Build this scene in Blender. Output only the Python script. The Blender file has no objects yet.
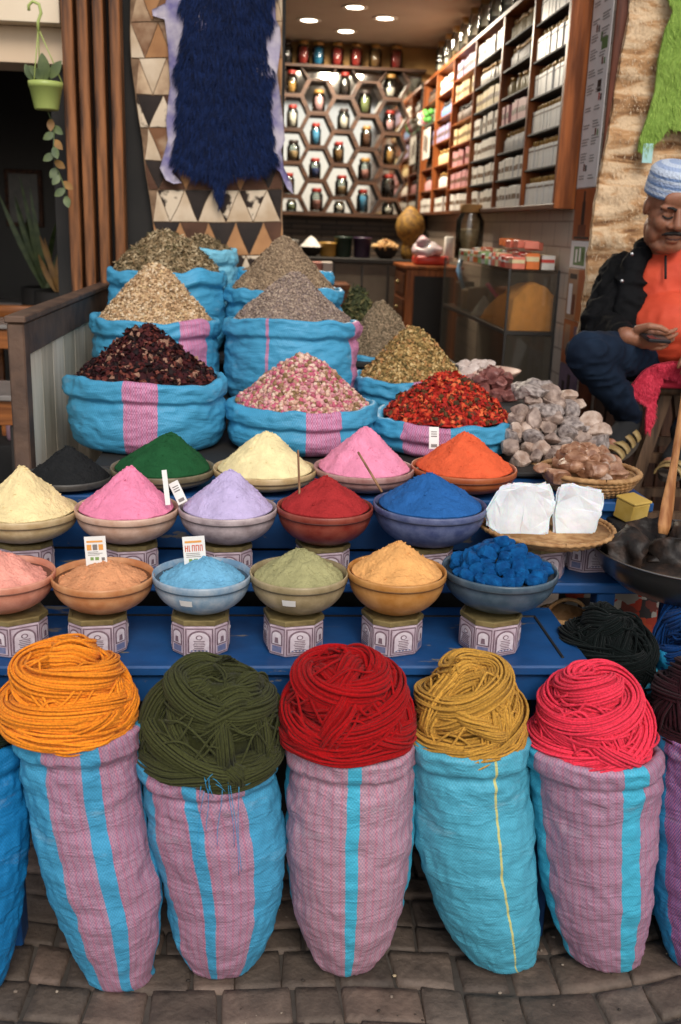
import bpy, bmesh, math, random
from mathutils import Vector, Matrix, Euler, noise
random.seed(7)
R = random.Random(11)
PI = math.pi
scene = bpy.context.scene
COL = scene.collection

# ------------------------------------------------------------------ camera
CAM = Vector((0, 0, 1.55)); F = 995.0; CX, CY = 340.5, 512.0
_p, _y, _r = math.radians(16.0), math.radians(4.8), math.radians(2.0)
FWD = Vector((math.sin(_y)*math.cos(_p), math.cos(_y)*math.cos(_p), -math.sin(_p)))
_r0 = Vector((math.cos(_y), -math.sin(_y), 0)); _u0 = _r0.cross(FWD)
RGT = _r0*math.cos(_r) + _u0*math.sin(_r)
UPV = _u0*math.cos(_r) - _r0*math.sin(_r)
cd = bpy.data.cameras.new('camera'); cam = bpy.data.objects.new('camera', cd); COL.objects.link(cam)
m = Matrix((RGT, UPV, -FWD)).transposed().to_4x4(); m.translation = CAM
cam.matrix_world = m
cd.sensor_fit = 'VERTICAL'; cd.sensor_height = 36.0; cd.lens = 36.0*F/1024.0
cd.clip_start = 0.05; cd.clip_end = 200
cd.dof.use_dof = True; cd.dof.focus_distance = 2.15; cd.dof.aperture_fstop = 4.0
scene.camera = cam

def ray(px, py):
    return FWD + RGT*((px-CX)/F) + UPV*(-(py-CY)/F)
def P(px, py, Y):
    """the place at depth Y (metres behind the camera's foot) that shows at a pixel of the photo"""
    d = ray(px, py); return CAM + d*(Y/d.y)
def S(pt):
    """pixels per metre at a place"""
    return F/((Vector(pt)-CAM).dot(FWD))

# ------------------------------------------------------------------ objects
WL = {}
def tag(o, label=None, cat=None, group=None, kind=None):
    if label: o['label'] = label
    if cat: o['category'] = cat
    if group: o['group'] = group
    if kind: o['kind'] = kind
    return o
def thing(name, loc, label, cat, group=None):
    o = bpy.data.objects.new(name, None); o.empty_display_size = .05
    COL.objects.link(o); o.location = loc; WL[o.name] = Vector(loc)
    return tag(o, label, cat, group)

class MB:
    def __init__(s): s.v = []; s.f = []; s.r = []; s.m = []; s.uv = None
    def add(s, v, f, rnd=0.0, mi=0):
        n = len(s.v); s.v.extend([Vector(p) for p in v]); s.r.extend([rnd]*len(v))
        s.f.extend([tuple(i+n for i in q) for q in f]); s.m.extend([mi]*len(f)); return s
    def box(s, x0, x1, y0, y1, z0, z1, b=0.003, rnd=0.0, mi=0, M=None):
        v, f = boxg(x0, x1, y0, y1, z0, z1, b)
        if M is not None: v = [M @ p for p in v]
        return s.add(v, f, rnd, mi)
    def tube(s, pts, rad, sides=8, rnd=0.0, mi=0, cap=True):
        v, f = tubeg(pts, rad, sides, cap); return s.add(v, f, rnd, mi)
    def lathe(s, prof, c=(0, 0, 0), n=32, rnd=0.0, mi=0, sx=1, sy=1, M=None, caps=True):
        v, f = latheg(prof, n, sx, sy, caps)
        if M is not None: v = [M @ p for p in v]
        c = Vector(c); return s.add([p+c for p in v], f, rnd, mi)

def build(name, mb, mat, parent=None, smooth=True, uvs=None, base=None):
    """link what was collected as ONE mesh object; uvs: {layer: [(u,v) per vertex]}"""
    me = bpy.data.meshes.new(name)
    if parent is not None: o0 = WL[parent.name]
    elif base is not None: o0 = Vector(base)
    else:
        xs = [p.x for p in mb.v]; ys = [p.y for p in mb.v]
        o0 = Vector(((min(xs)+max(xs))/2, (min(ys)+max(ys))/2, min(p.z for p in mb.v)))
    me.from_pydata([tuple(p-o0) for p in mb.v], [], mb.f)
    mats = mat if isinstance(mat, (list, tuple)) else [mat]
    for q in mats: me.materials.append(q)
    if len(mats) > 1: me.polygons.foreach_set('material_index', mb.m)
    if smooth: me.polygons.foreach_set('use_smooth', [True]*len(me.polygons))
    a = me.attributes.new('rnd', 'FLOAT', 'POINT'); a.data.foreach_set('value', mb.r)
    if uvs:
        for ln, uvl in uvs.items():
            L = me.uv_layers.new(name=ln)
            li = [0]*len(me.loops); me.loops.foreach_get('vertex_index', li)
            fl = []
            for i in li: fl.extend(uvl[i])
            L.data.foreach_set('uv', fl)
    me.update()
    o = bpy.data.objects.new(name, me); COL.objects.link(o)
    if parent is not None: o.parent = parent; WL[o.name] = WL[parent.name].copy()
    else: o.location = o0; WL[o.name] = o0.copy()
    return o

def dup(root, loc, label=None, group=None, rz=0.0):
    r = root.copy(); COL.objects.link(r); r.location = loc; r.rotation_euler = (0, 0, rz); WL[r.name] = Vector(loc)
    if label: r['label'] = label
    if group: r['group'] = group
    for ch in list(root.children):
        c = ch.copy(); COL.objects.link(c); c.parent = r
        for g in list(ch.children):
            d = g.copy(); COL.objects.link(d); d.parent = c
    return r

# ------------------------------------------------------------------ geometry
_bc = {}
def boxg(x0, x1, y0, y1, z0, z1, b=0.003):
    if x1 < x0: x0, x1 = x1, x0
    if y1 < y0: y0, y1 = y1, y0
    if z1 < z0: z0, z1 = z1, z0
    b = min(b, (x1-x0)*.3, (y1-y0)*.3, (z1-z0)*.3)
    bm = bmesh.new(); bmesh.ops.create_cube(bm, size=1)
    for v in bm.verts:
        v.co = Vector((x0+(v.co.x+.5)*(x1-x0), y0+(v.co.y+.5)*(y1-y0), z0+(v.co.z+.5)*(z1-z0)))
    if b > 0.0004: bmesh.ops.bevel(bm, geom=bm.edges[:], offset=b, segments=1, affect='EDGES')
    bm.verts.index_update()
    v = [p.co.copy() for p in bm.verts]; f = [tuple(q.index for q in fa.verts) for fa in bm.faces]; bm.free()
    return v, f
def frame_of(t):
    t = t.normalized(); a = Vector((0, 0, 1)) if abs(t.z) < .9 else Vector((1, 0, 0))
    u = t.cross(a).normalized(); return u, t.cross(u).normalized()
def tubeg(pts, rad, sides=8, cap=True):
    pts = [Vector(p) for p in pts]; n = len(pts); v = []; f = []
    u = None
    for i, p in enumerate(pts):
        t = (pts[min(i+1, n-1)]-pts[max(i-1, 0)])
        if t.length < 1e-9: t = Vector((0, 0, 1))
        t.normalize()
        if u is None: u, w = frame_of(t)
        else:
            u = (u-t*u.dot(t))
            if u.length < 1e-6: u, w = frame_of(t)
            u.normalize(); w = t.cross(u)
        r = rad(i/(n-1)) if callable(rad) else rad
        for k in range(sides):
            a = 2*PI*k/sides; v.append(p+u*(r*math.cos(a))+w*(r*math.sin(a)))
    for i in range(n-1):
        for k in range(sides):
            k2 = (k+1) % sides; f.append((i*sides+k, i*sides+k2, (i+1)*sides+k2, (i+1)*sides+k))
    if cap: f.append(tuple(range(sides-1, -1, -1))); f.append(tuple((n-1)*sides+k for k in range(sides)))
    return v, f
def latheg(prof, n=32, sx=1, sy=1, caps=True):
    v = []; f = []
    for (r, z) in prof:
        for k in range(n):
            a = 2*PI*k/n; v.append(Vector((sx*r*math.sin(a), -sy*r*math.cos(a), z)))
    for i in range(len(prof)-1):
        for k in range(n):
            k2 = (k+1) % n; f.append((i*n+k, i*n+k2, (i+1)*n+k2, (i+1)*n+k))
    if not caps:
        f += [((len(prof)-1)*n+k, (len(prof)-1)*n+(k+1) % n, (k+1) % n, k) for k in range(n)]; return v, f
    if prof[0][0] > 1e-6: f.append(tuple(range(n-1, -1, -1)))
    if prof[-1][0] > 1e-6: f.append(tuple((len(prof)-1)*n+k for k in range(n)))
    return v, f
def ellg(c, r, rot=None, n=16, mrows=10):
    c = Vector(c); v = [Vector((0, 0, 1))]; f = []
    for i in range(1, mrows):
        ph = PI*i/mrows
        for k in range(n): v.append(Vector((math.sin(ph)*math.cos(2*PI*k/n), math.sin(ph)*math.sin(2*PI*k/n), math.cos(ph))))
    v.append(Vector((0, 0, -1)))
    for k in range(n):
        f.append((0, 1+k, 1+(k+1) % n))
        for i in range(mrows-2):
            a = 1+i*n; f.append((a+k, a+n+k, a+n+(k+1) % n, a+(k+1) % n))
        a = 1+(mrows-2)*n; f.append((a+k, len(v)-1, a+(k+1) % n))
    M = rot.to_matrix() if rot is not None else Matrix.Identity(3)
    return [c + M @ Vector((p.x*r[0], p.y*r[1], p.z*r[2])) for p in v], f
def capg(a, b, ra, rb, n=14):
    a = Vector(a); b = Vector(b); t = (b-a); L = max(t.length, 1e-5); t.normalize()
    pts = []; rr = []
    for i in range(6): 
        q = PI/2*(1-i/5); pts.append(a-t*(ra*math.sin(q))); rr.append(max(ra*math.cos(q), 1e-4))
    for i in range(6):
        q = PI/2*(i/5); pts.append(b+t*(rb*math.sin(q))); rr.append(max(rb*math.cos(q), 1e-4))
    u, w = frame_of(t); v = []; f = []
    for p, r in zip(pts, rr):
        for k in range(n): v.append(p+u*(r*math.cos(2*PI*k/n))+w*(r*math.sin(2*PI*k/n)))
    for i in range(len(pts)-1):
        for k in range(n): f.append((i*n+k, i*n+(k+1) % n, (i+1)*n+(k+1) % n, (i+1)*n+k))
    f.append(tuple(range(n-1, -1, -1))); f.append(tuple((len(pts)-1)*n+k for k in range(n)))
    return v, f
def blob(prims, voxel, smooth=4):
    """one continuous surface round a set of overlapping closed shells"""
    mb = MB()
    for v, f in prims: mb.add(v, f)
    me = bpy.data.meshes.new('blob_tmp'); me.from_pydata([tuple(p) for p in mb.v], [], mb.f); me.update()
    bm = bmesh.new(); bm.from_mesh(me); bmesh.ops.recalc_face_normals(bm, faces=bm.faces); bm.to_mesh(me); bm.free()
    o = bpy.data.objects.new('blob_tmp', me); COL.objects.link(o)
    q = o.modifiers.new('r', 'REMESH'); q.mode = 'VOXEL'; q.voxel_size = voxel
    if smooth:
        q = o.modifiers.new('s', 'SMOOTH'); q.factor = .5; q.iterations = smooth
    dg = bpy.context.evaluated_depsgraph_get(); dg.update()
    e = o.evaluated_get(dg); m2 = e.to_mesh()
    v = [p.co.copy() for p in m2.vertices]; f = [tuple(p.vertices) for p in m2.polygons]
    e.to_mesh_clear(); bpy.data.objects.remove(o); bpy.data.meshes.remove(me)
    return v, f
def fbm(p, oct=3):
    s = 0; a = 1
    for _ in range(oct): s += a*noise.noise(p); p = p*2.03; a *= .5
    return s
def wob(v, amp, sc, seed=0.0):
    """push points about by smooth noise"""
    o = Vector((seed*3.1, seed*1.7, seed*5.3)); out = []
    for p in v:
        q = p*sc+o
        out.append(p+Vector((noise.noise(q), noise.noise(q+Vector((9.1, 0, 0))), noise.noise(q+Vector((0, 7.7, 0)))))*amp)
    return out
def ico(sub=2):
    bm = bmesh.new(); bmesh.ops.create_icosphere(bm, subdivisions=sub, radius=1); bm.verts.index_update()
    v = [p.co.copy() for p in bm.verts]; f = [tuple(q.index for q in fa.verts) for fa in bm.faces]; bm.free(); return v, f
ICO1, ICO2, ICO3 = ico(1), ico(2), ico(3)
def rockg(c, size, seed, flat=.8, cuts=7, base=None):
    """an angular lump: a ball cut flat by random planes"""
    rr = random.Random(seed); v, f = base or ICO3
    pl = [(Vector((rr.uniform(-1, 1), rr.uniform(-1, 1), rr.uniform(-1, 1))).normalized(), rr.uniform(.48, .80)) for _ in range(cuts)]
    M = Euler((rr.uniform(0, 6), rr.uniform(0, 6), rr.uniform(0, 6))).to_matrix()
    sc = Vector((1*rr.uniform(.85, 1.2), rr.uniform(.8, 1.1), flat*rr.uniform(.85, 1.15))); out = []
    for p in v:
        p = p.copy()
        for n, d in pl:
            q = p.dot(n)
            if q > d: p -= n*(q-d)*.92
        p *= 1+.05*noise.noise(p*2.2+Vector((seed, 0, 0)))+.03*noise.noise(p*5+Vector((seed, 3, 0)))
        p = M @ p
        out.append(Vector(c)+Vector((p.x*sc.x, p.y*sc.y, p.z*sc.z))*size)
    return out, f

# ------------------------------------------------------------------ materials
def nt(name):
    mt = bpy.data.materials.new(name); mt.use_nodes = True; t = mt.node_tree
    return mt, t, t.nodes['Principled BSDF']
def N(t, k, **kw):
    n = t.nodes.new(k)
    for a, b in kw.items(): setattr(n, a, b)
    return n
def c4(c): return (c[0], c[1], c[2], 1)
def srgb(r, g, b):
    f = lambda x: (x/255/12.92) if x/255 <= .04045 else ((x/255+.055)/1.055)**2.4
    return (f(r), f(g), f(b))
def shade(c, k): return tuple(min(1, x*k) for x in c)
def pm(name, col, col2=None, scale=12, rough=.6, bump=.0, bscale=60, metal=0, detail=4, stretch=(1, 1, 1), spec=.5, contrast=(.35, .65), trans=0, sheen=0, sss=0, bdist=.004):
    mt, t, b = nt(name); L = t.links
    tc = N(t, 'ShaderNodeTexCoord'); mp = N(t, 'ShaderNodeMapping'); mp.inputs['Scale'].default_value = stretch
    L.new(tc.outputs['Object'], mp.inputs['Vector'])
    if col2 is not None:
        n1 = N(t, 'ShaderNodeTexNoise'); n1.inputs['Scale'].default_value = scale; n1.inputs['Detail'].default_value = detail
        L.new(mp.outputs[0], n1.inputs['Vector'])
        r = N(t, 'ShaderNodeValToRGB'); e = r.color_ramp.elements
        e[0].position, e[1].position = contrast; e[0].color = c4(col); e[1].color = c4(col2)
        L.new(n1.outputs['Fac'], r.inputs['Fac']); L.new(r.outputs['Color'], b.inputs['Base Color'])
    else: b.inputs['Base Color'].default_value = c4(col)
    b.inputs['Roughness'].default_value = rough; b.inputs['Metallic'].default_value = metal
    b.inputs['Specular IOR Level'].default_value = spec
    if trans: b.inputs['Transmission Weight'].default_value = trans
    if sheen: b.inputs['Sheen Weight'].default_value = sheen
    if sss:
        b.inputs['Subsurface Weight'].default_value = sss; b.inputs['Subsurface Scale'].default_value = .02
    if bump:
        n2 = N(t, 'ShaderNodeTexNoise'); n2.inputs['Scale'].default_value = bscale; n2.inputs['Detail'].default_value = 5
        L.new(mp.outputs[0], n2.inputs['Vector'])
        bp = N(t, 'ShaderNodeBump'); bp.inputs['Strength'].default_value = bump; bp.inputs['Distance'].default_value = bdist
        L.new(n2.outputs['Fac'], bp.inputs['Height']); L.new(bp.outputs[0], b.inputs['Normal'])
    return mt
def pieces_mat(name, cols, rough=.75, bump=0.3):
    """a heap of bits: each bit takes one of the colours (by its own 'rnd' value)"""
    mt, t, b = nt(name); L = t.links
    a = N(t, 'ShaderNodeAttribute'); a.attribute_name = 'rnd'
    r = N(t, 'ShaderNodeValToRGB'); cr = r.color_ramp; cr.interpolation = 'CONSTANT'
    n = len(cols)
    cr.elements[0].position = 0; cr.elements[0].color = c4(cols[0]); cr.elements[1].position = 1/n; cr.elements[1].color = c4(cols[1 % n])
    for i in range(2, n): e = cr.elements.new(i/n); e.color = c4(cols[i])
    L.new(a.outputs['Fac'], r.inputs['Fac'])
    tc = N(t, 'ShaderNodeTexCoord'); nz = N(t, 'ShaderNodeTexNoise'); nz.inputs['Scale'].default_value = 160
    L.new(tc.outputs['Object'], nz.inputs['Vector'])
    mx = N(t, 'ShaderNodeMix', data_type='RGBA', blend_type='MULTIPLY'); mx.inputs[0].default_value = .6
    rr = N(t, 'ShaderNodeValToRGB'); rr.color_ramp.elements[0].color = (.55, .55, .55, 1); rr.color_ramp.elements[1].color = (1.25, 1.25, 1.25, 1)
    rr.color_ramp.elements[0].position = .3; rr.color_ramp.elements[1].position = .7
    L.new(nz.outputs['Fac'], rr.inputs['Fac']); L.new(r.outputs['Color'], mx.inputs[6]); L.new(rr.outputs['Color'], mx.inputs[7])
    L.new(mx.outputs[2], b.inputs['Base Color']); b.inputs['Roughness'].default_value = rough
    b.inputs['Specular IOR Level'].default_value = .25
    return mt
def emit(name, col, s):
    mt, t, b = nt(name); b.inputs['Base Color'].default_value = c4(col)
    b.inputs['Emission Color'].default_value = c4(col); b.inputs['Emission Strength'].default_value = s; return mt
def clear_glass(name, tint, gloss=.10, dust=0, fres=.9):
    mt, t, b = nt(name); L = t.links; out = t.nodes['Material Output']; t.nodes.remove(b)
    tr = N(t, 'ShaderNodeBsdfTransparent'); tr.inputs[0].default_value = c4(tint); gl = N(t, 'ShaderNodeBsdfGlossy'); gl.inputs['Roughness'].default_value = .06
    fr = N(t, 'ShaderNodeFresnel'); fr.inputs[0].default_value = 1.45; mul = N(t, 'ShaderNodeMath', operation='MULTIPLY_ADD'); mul.inputs[1].default_value = fres; mul.inputs[2].default_value = gloss*.2; L.new(fr.outputs[0], mul.inputs[0])
    if dust:
        df = N(t, 'ShaderNodeBsdfDiffuse'); df.inputs[0].default_value = (.42, .36, .28, 1); m0 = N(t, 'ShaderNodeMixShader'); m0.inputs[0].default_value = dust; L.new(tr.outputs[0], m0.inputs[1]); L.new(df.outputs[0], m0.inputs[2]); tr = m0
    mx = N(t, 'ShaderNodeMixShader'); L.new(mul.outputs[0], mx.inputs[0]); L.new(tr.outputs[0], mx.inputs[1]); L.new(gl.outputs[0], mx.inputs[2]); L.new(mx.outputs[0], out.inputs[0]); return mt
def wood(name, c1, c2, axis='Z', rough=.55, sc=3.0, bump=.25):
    s = {'X': (1.2, 14, 14), 'Y': (14, 1.2, 14), 'Z': (14, 14, 1.2)}[axis]
    return pm(name, shade(c1, .8), shade(c2, 1.08), scale=sc, rough=rough, bump=bump*1.6, bscale=sc*3, stretch=s, detail=9, contrast=(.36, .64), spec=.3)

def sack_mat(name, blue, mauve, stripes, weave=.0023, wstr=1.0, lines=None, thread_a=None, thread_b=None):
    """woven plastic sacking: stripes run down the sack (given as fractions across its front, -1..1)"""
    mt, t, b = nt(name); L = t.links
    ua = N(t, 'ShaderNodeUVMap'); ua.uv_map = 'ang'; sx = N(t, 'ShaderNodeSeparateXYZ'); L.new(ua.outputs[0], sx.inputs[0])
    um = N(t, 'ShaderNodeUVMap'); um.uv_map = 'metre'
    # soft wander of the stripe edges
    nz = N(t, 'ShaderNodeTexNoise'); nz.inputs['Scale'].default_value = 9; L.new(um.outputs[0], nz.inputs['Vector'])
    ma = N(t, 'ShaderNodeMath', operation='MULTIPLY_ADD'); ma.inputs[1].default_value = .012; ma.inputs[2].default_value = -.006
    L.new(nz.outputs['Fac'], ma.inputs[0]); ad = N(t, 'ShaderNodeMath', operation='ADD'); L.new(sx.outputs[0], ad.inputs[0]); L.new(ma.outputs[0], ad.inputs[1])
    ramp = N(t, 'ShaderNodeValToRGB'); cr = ramp.color_ramp; cr.interpolation = 'CONSTANT'
    cr.elements[0].color = (0, 0, 0, 1); cr.elements[0].position = 0
    cr.elements[1].position = 1.0; cr.elements[1].color = (0, 0, 0, 1)
    fa = lambda q: .5+math.asin(max(-1, min(1, q)))/(2*PI) if abs(q) <= 1 else (.5+q/4)
    for a0, a1 in stripes:
        e = cr.elements.new(fa(a0)); e.color = (1, 1, 1, 1)
        e = cr.elements.new(fa(a1)); e.color = (0, 0, 0, 1)
    L.new(ad.outputs[0], ramp.inputs['Fac'])
    # weave
    mp = N(t, 'ShaderNodeMapping'); mp.inputs['Scale'].default_value = (1, 1, 1); L.new(um.outputs[0], mp.inputs['Vector'])
    ck = N(t, 'ShaderNodeTexChecker'); ck.inputs['Scale'].default_value = .5/weave*1.0
    rot = N(t, 'ShaderNodeMapping'); rot.inputs['Rotation'].default_value = (0, 0, .0); rot.inputs['Scale'].default_value = (2, 1, 1)
    L.new(um.outputs[0], rot.inputs['Vector']); L.new(rot.outputs[0], ck.inputs['Vector'])
    ck.inputs['Color1'].default_value = c4(thread_a or shade(mauve, .78)); ck.inputs['Color2'].default_value = c4(thread_b or shade(mauve, 1.25))
    # fine coloured warp bands in the mauve cloth
    wv = N(t, 'ShaderNodeTexWave', wave_type='BANDS', bands_direction='X'); wv.inputs['Scale'].default_value = 26; wv.inputs['Distortion'].default_value = .4
    L.new(um.outputs[0], wv.inputs['Vector'])
    wr = N(t, 'ShaderNodeValToRGB'); wr.color_ramp.elements[0].position = .72; wr.color_ramp.elements[1].position = .9
    wr.color_ramp.elements[0].color = (1, 1, 1, 1); wr.color_ramp.elements[1].color = (1.15, .62, .72, 1); L.new(wv.outputs['Fac'], wr.inputs['Fac'])
    mm = N(t, 'ShaderNodeMix', data_type='RGBA', blend_type='MULTIPLY'); mm.inputs[0].default_value = .55*wstr
    L.new(ck.outputs['Color'], mm.inputs[6]); L.new(wr.outputs['Color'], mm.inputs[7])
    ck2 = N(t, 'ShaderNodeTexChecker'); ck2.inputs['Scale'].default_value = .5/weave
    L.new(rot.outputs[0], ck2.inputs['Vector']); ck2.inputs['Color1'].default_value = c4(shade(blue, .9)); ck2.inputs['Color2'].default_value = c4(shade(blue, 1.1))
    mx = N(t, 'ShaderNodeMix', data_type='RGBA'); L.new(ramp.outputs['Color'], mx.inputs[0]); L.new(ck2.outputs['Color'], mx.inputs[6]); L.new(mm.outputs[2], mx.inputs[7])
    out = mx.outputs[2]
    for (q, w, c) in (lines or []):
        s1 = N(t, 'ShaderNodeMath', operation='SUBTRACT'); s1.inputs[1].default_value = fa(q); L.new(ad.outputs[0], s1.inputs[0])
        s2 = N(t, 'ShaderNodeMath', operation='ABSOLUTE'); L.new(s1.outputs[0], s2.inputs[0])
        s3 = N(t, 'ShaderNodeMath', operation='LESS_THAN'); s3.inputs[1].default_value = w; L.new(s2.outputs[0], s3.inputs[0])
        x = N(t, 'ShaderNodeMix', data_type='RGBA'); L.new(s3.outputs[0], x.inputs[0]); L.new(out, x.inputs[6]); x.inputs[7].default_value = c4(c); out = x.outputs[2]
    # scuffs: pale rubbed streaks, and faint dirt
    sc = N(t, 'ShaderNodeTexNoise'); sc.inputs['Scale'].default_value = 7; sc.inputs['Detail'].default_value = 8; sc.inputs['Roughness'].default_value = .7
    sm = N(t, 'ShaderNodeMapping'); sm.inputs['Scale'].default_value = (1, 2.2, 1); L.new(um.outputs[0], sm.inputs['Vector']); L.new(sm.outputs[0], sc.inputs['Vector'])
    sr = N(t, 'ShaderNodeValToRGB'); sr.color_ramp.elements[0].position = .58; sr.color_ramp.elements[1].position = .8
    sr.color_ramp.elements[1].color = (.4, .4, .4, 1); L.new(sc.outputs['Fac'], sr.inputs['Fac'])
    x = N(t, 'ShaderNodeMix', data_type='RGBA'); L.new(sr.outputs['Color'], x.inputs[0]); L.new(out, x.inputs[6]); x.inputs[7].default_value = (.5, .55, .58, 1); out = x.outputs[2]
    d = N(t, 'ShaderNodeTexNoise'); d.inputs['Scale'].default_value = 3.3; d.inputs['Detail'].default_value = 6; L.new(um.outputs[0], d.inputs['Vector'])
    dr = N(t, 'ShaderNodeValToRGB'); dr.color_ramp.elements[0].position = .35; dr.color_ramp.elements[1].position = .7; dr.color_ramp.elements[0].color = (.82, .8, .78, 1); dr.color_ramp.elements[1].color = (1.05, 1.05, 1.05, 1)
    L.new(d.outputs['Fac'], dr.inputs['Fac'])
    x = N(t, 'ShaderNodeMix', data_type='RGBA', blend_type='MULTIPLY'); x.inputs[0].default_value = 1; L.new(out, x.inputs[6]); L.new(dr.outputs['Color'], x.inputs[7]); out = x.outputs[2]
    L.new(out, b.inputs['Base Color']); b.inputs['Roughness'].default_value = .5; b.inputs['Specular IOR Level'].default_value = .35
    # crumples + weave relief
    cn = N(t, 'ShaderNodeTexNoise'); cn.inputs['Scale'].default_value = 30; cn.inputs['Detail'].default_value = 7; cn.inputs['Distortion'].default_value = .8
    cm = N(t, 'ShaderNodeMapping'); cm.inputs['Scale'].default_value = (.6, 1.6, 1); L.new(um.outputs[0], cm.inputs['Vector']); L.new(cm.outputs[0], cn.inputs['Vector'])
    bp = N(t, 'ShaderNodeBump'); bp.inputs['Strength'].default_value = .55; bp.inputs['Distance'].default_value = .006; L.new(cn.outputs['Fac'], bp.inputs['Height'])
    rn = N(t, 'ShaderNodeTexNoise'); rn.inputs['Scale'].default_value = 9; rn.inputs['Detail'].default_value = 3; rn.inputs['Distortion'].default_value = 1.6
    rm = N(t, 'ShaderNodeMapping'); rm.inputs['Scale'].default_value = (.8, 1.7, 1); rm.inputs['Rotation'].default_value = (0, 0, .35); L.new(um.outputs[0], rm.inputs['Vector']); L.new(rm.outputs[0], rn.inputs['Vector'])
    r1 = N(t, 'ShaderNodeMath', operation='SUBTRACT'); r1.inputs[1].default_value = .5; L.new(rn.outputs['Fac'], r1.inputs[0]); r2 = N(t, 'ShaderNodeMath', operation='ABSOLUTE'); L.new(r1.outputs[0], r2.inputs[0])
    r3 = N(t, 'ShaderNodeMath', operation='MULTIPLY', use_clamp=True); r3.inputs[1].default_value = 9; L.new(r2.outputs[0], r3.inputs[0])
    bp3 = N(t, 'ShaderNodeBump'); bp3.invert = True; bp3.inputs['Strength'].default_value = .26; bp3.inputs['Distance'].default_value = .004; L.new(r3.outputs[0], bp3.inputs['Height']); L.new(bp.outputs[0], bp3.inputs['Normal']); bp = bp3
    bp2 = N(t, 'ShaderNodeBump'); bp2.inputs['Strength'].default_value = .25; bp2.inputs['Distance'].default_value = .001
    L.new(ck.outputs['Fac'], bp2.inputs['Height']); L.new(bp.outputs[0], bp2.inputs['Normal']); L.new(bp2.outputs[0], b.inputs['Normal'])
    return mt
# ------------------------------------------------------------------ builders
def lerp(a, b, t): return a+(b-a)*t
def catmull(ctrl, n):
    k = len(ctrl); out = []
    for i in range(n):
        t = i/(n-1)*(k-1); j = min(int(t), k-2); u = t-j
        p0, p1, p2, p3 = ctrl[max(j-1, 0)], ctrl[j], ctrl[j+1], ctrl[min(j+2, k-1)]
        out.append(tuple(.5*((2*b)+(-a+c)*u+(2*a-5*b+4*c-d)*u*u+(-a+3*b-3*c+d)*u**3) for a, b, c, d in zip(p0, p1, p2, p3)))
    return out
def sack_mesh(rings, seed, fold=.010, cuff=.05, wr=.006, nrow=64, n=112, rimwave=.006, sq=1.0):
    rows = catmull(rings, nrow); v = []; f = []; um = []; ua = []
    rav = sum(r[3] for r in rings)/len(rings); arc = 0; prev = None
    sd = Vector((seed*13.7, seed*5.1, seed*2.3))
    def add_ring(cx, cy, cz, rx, ry, arc, out, wk, wave):
        for k in range(n):
            th = 2*PI*(k/(n-1))-PI
            s, c = math.sin(th), math.cos(th)
            q = Vector((math.sin(th)*1.3, math.cos(th)*1.3, 0))
            d = wk*(1.1*noise.noise(Vector((q.x*1.6, q.y*1.6, arc*26))+sd)+.55*noise.noise(Vector((q.x*4.5, q.y*4.5, arc*60))+sd)+.8*noise.noise(Vector((q.x*1.1, q.y*1.1, arc*9))+sd*1.7)
                + .8*abs(noise.noise(Vector((q.x*5, q.y*5, arc*22+3*noise.noise(q*2+sd)))+sd)))
            zz = wave*(noise.noise(q*1.1+sd*2)+.5*noise.noise(q*3+sd))
            v.append(Vector((cx+(rx+out+d)*s, cy-(ry+out+d)*c, cz+zz)))
            um.append((th*rav, arc)); ua.append((th/(2*PI)+.5, arc))
    nr = 0; zt = rows[-1][2]
    for i, (cx, cy, cz, rx, ry) in enumerate(rows):
        if prev: arc += math.sqrt((cz-prev[2])**2+(rx-prev[3])**2*.5)
        prev = (cx, cy, cz, rx, ry)
        d = zt-cz; t = max(0, min(1, (cuff-d)/(.012)+.5)); out = fold*t*t*(3-2*t)
        pinch = -.6*fold*math.exp(-((d-cuff-.006)/.012)**2)
        add_ring(cx, cy, cz, max(rx, .004), max(ry, .004), arc, out+pinch, wr*(.6+.8*(i/(nrow-1))), rimwave*max(0, 1-d/.12)); nr += 1
    cx, cy, cz, rx, ry = rows[-1]
    for a in (30, 70, 110, 150):
        a = math.radians(a); arc += fold*.5
        add_ring(cx, cy, cz+fold*1.0*math.sin(a), rx, ry, arc, -fold*.1+fold*1.1*math.cos(a), wr, rimwave); nr += 1
    for dz, o in ((.02, -fold*1.6), (.07, -fold*1.5-.004)):
        arc += .03; add_ring(cx, cy, cz-dz, rx, ry, arc, o, wr*.6, rimwave); nr += 1
    for i in range(nr-1):
        for k in range(n-1): f.append((i*n+k, i*n+k+1, (i+1)*n+k+1, (i+1)*n+k))
    f.append(tuple(range(n-2, -1, -1)))
    mb = MB(); mb.add(v, f)
    return mb, {'metre': um, 'ang': ua}
def front_sack(rows, Yb, Yt, seed, depth=.8, zb=None):
    """rings of a standing sack from the outline (pixel row, its two edges), bottom depth Yb, top depth Yt"""
    n = len(rows); out = []
    for i, (y, a, b) in enumerate(rows):
        Y = lerp(Yb, Yt, i/(n-1)); L = P(a, y, Y); Rr = P(b, y, Y); c = (L+Rr)/2; rx = (Rr-L).length/2
        out.append((c.x, Y, c.z, rx, rx*depth))
    return out
def drop_to_ground(rings):
    z0 = rings[0][2]; zt = rings[-1][2]
    return [(a, b, (z-z0)/(zt-z0)*(zt-.012)+.012, c, d) for a, b, z, c, d in rings]

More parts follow.
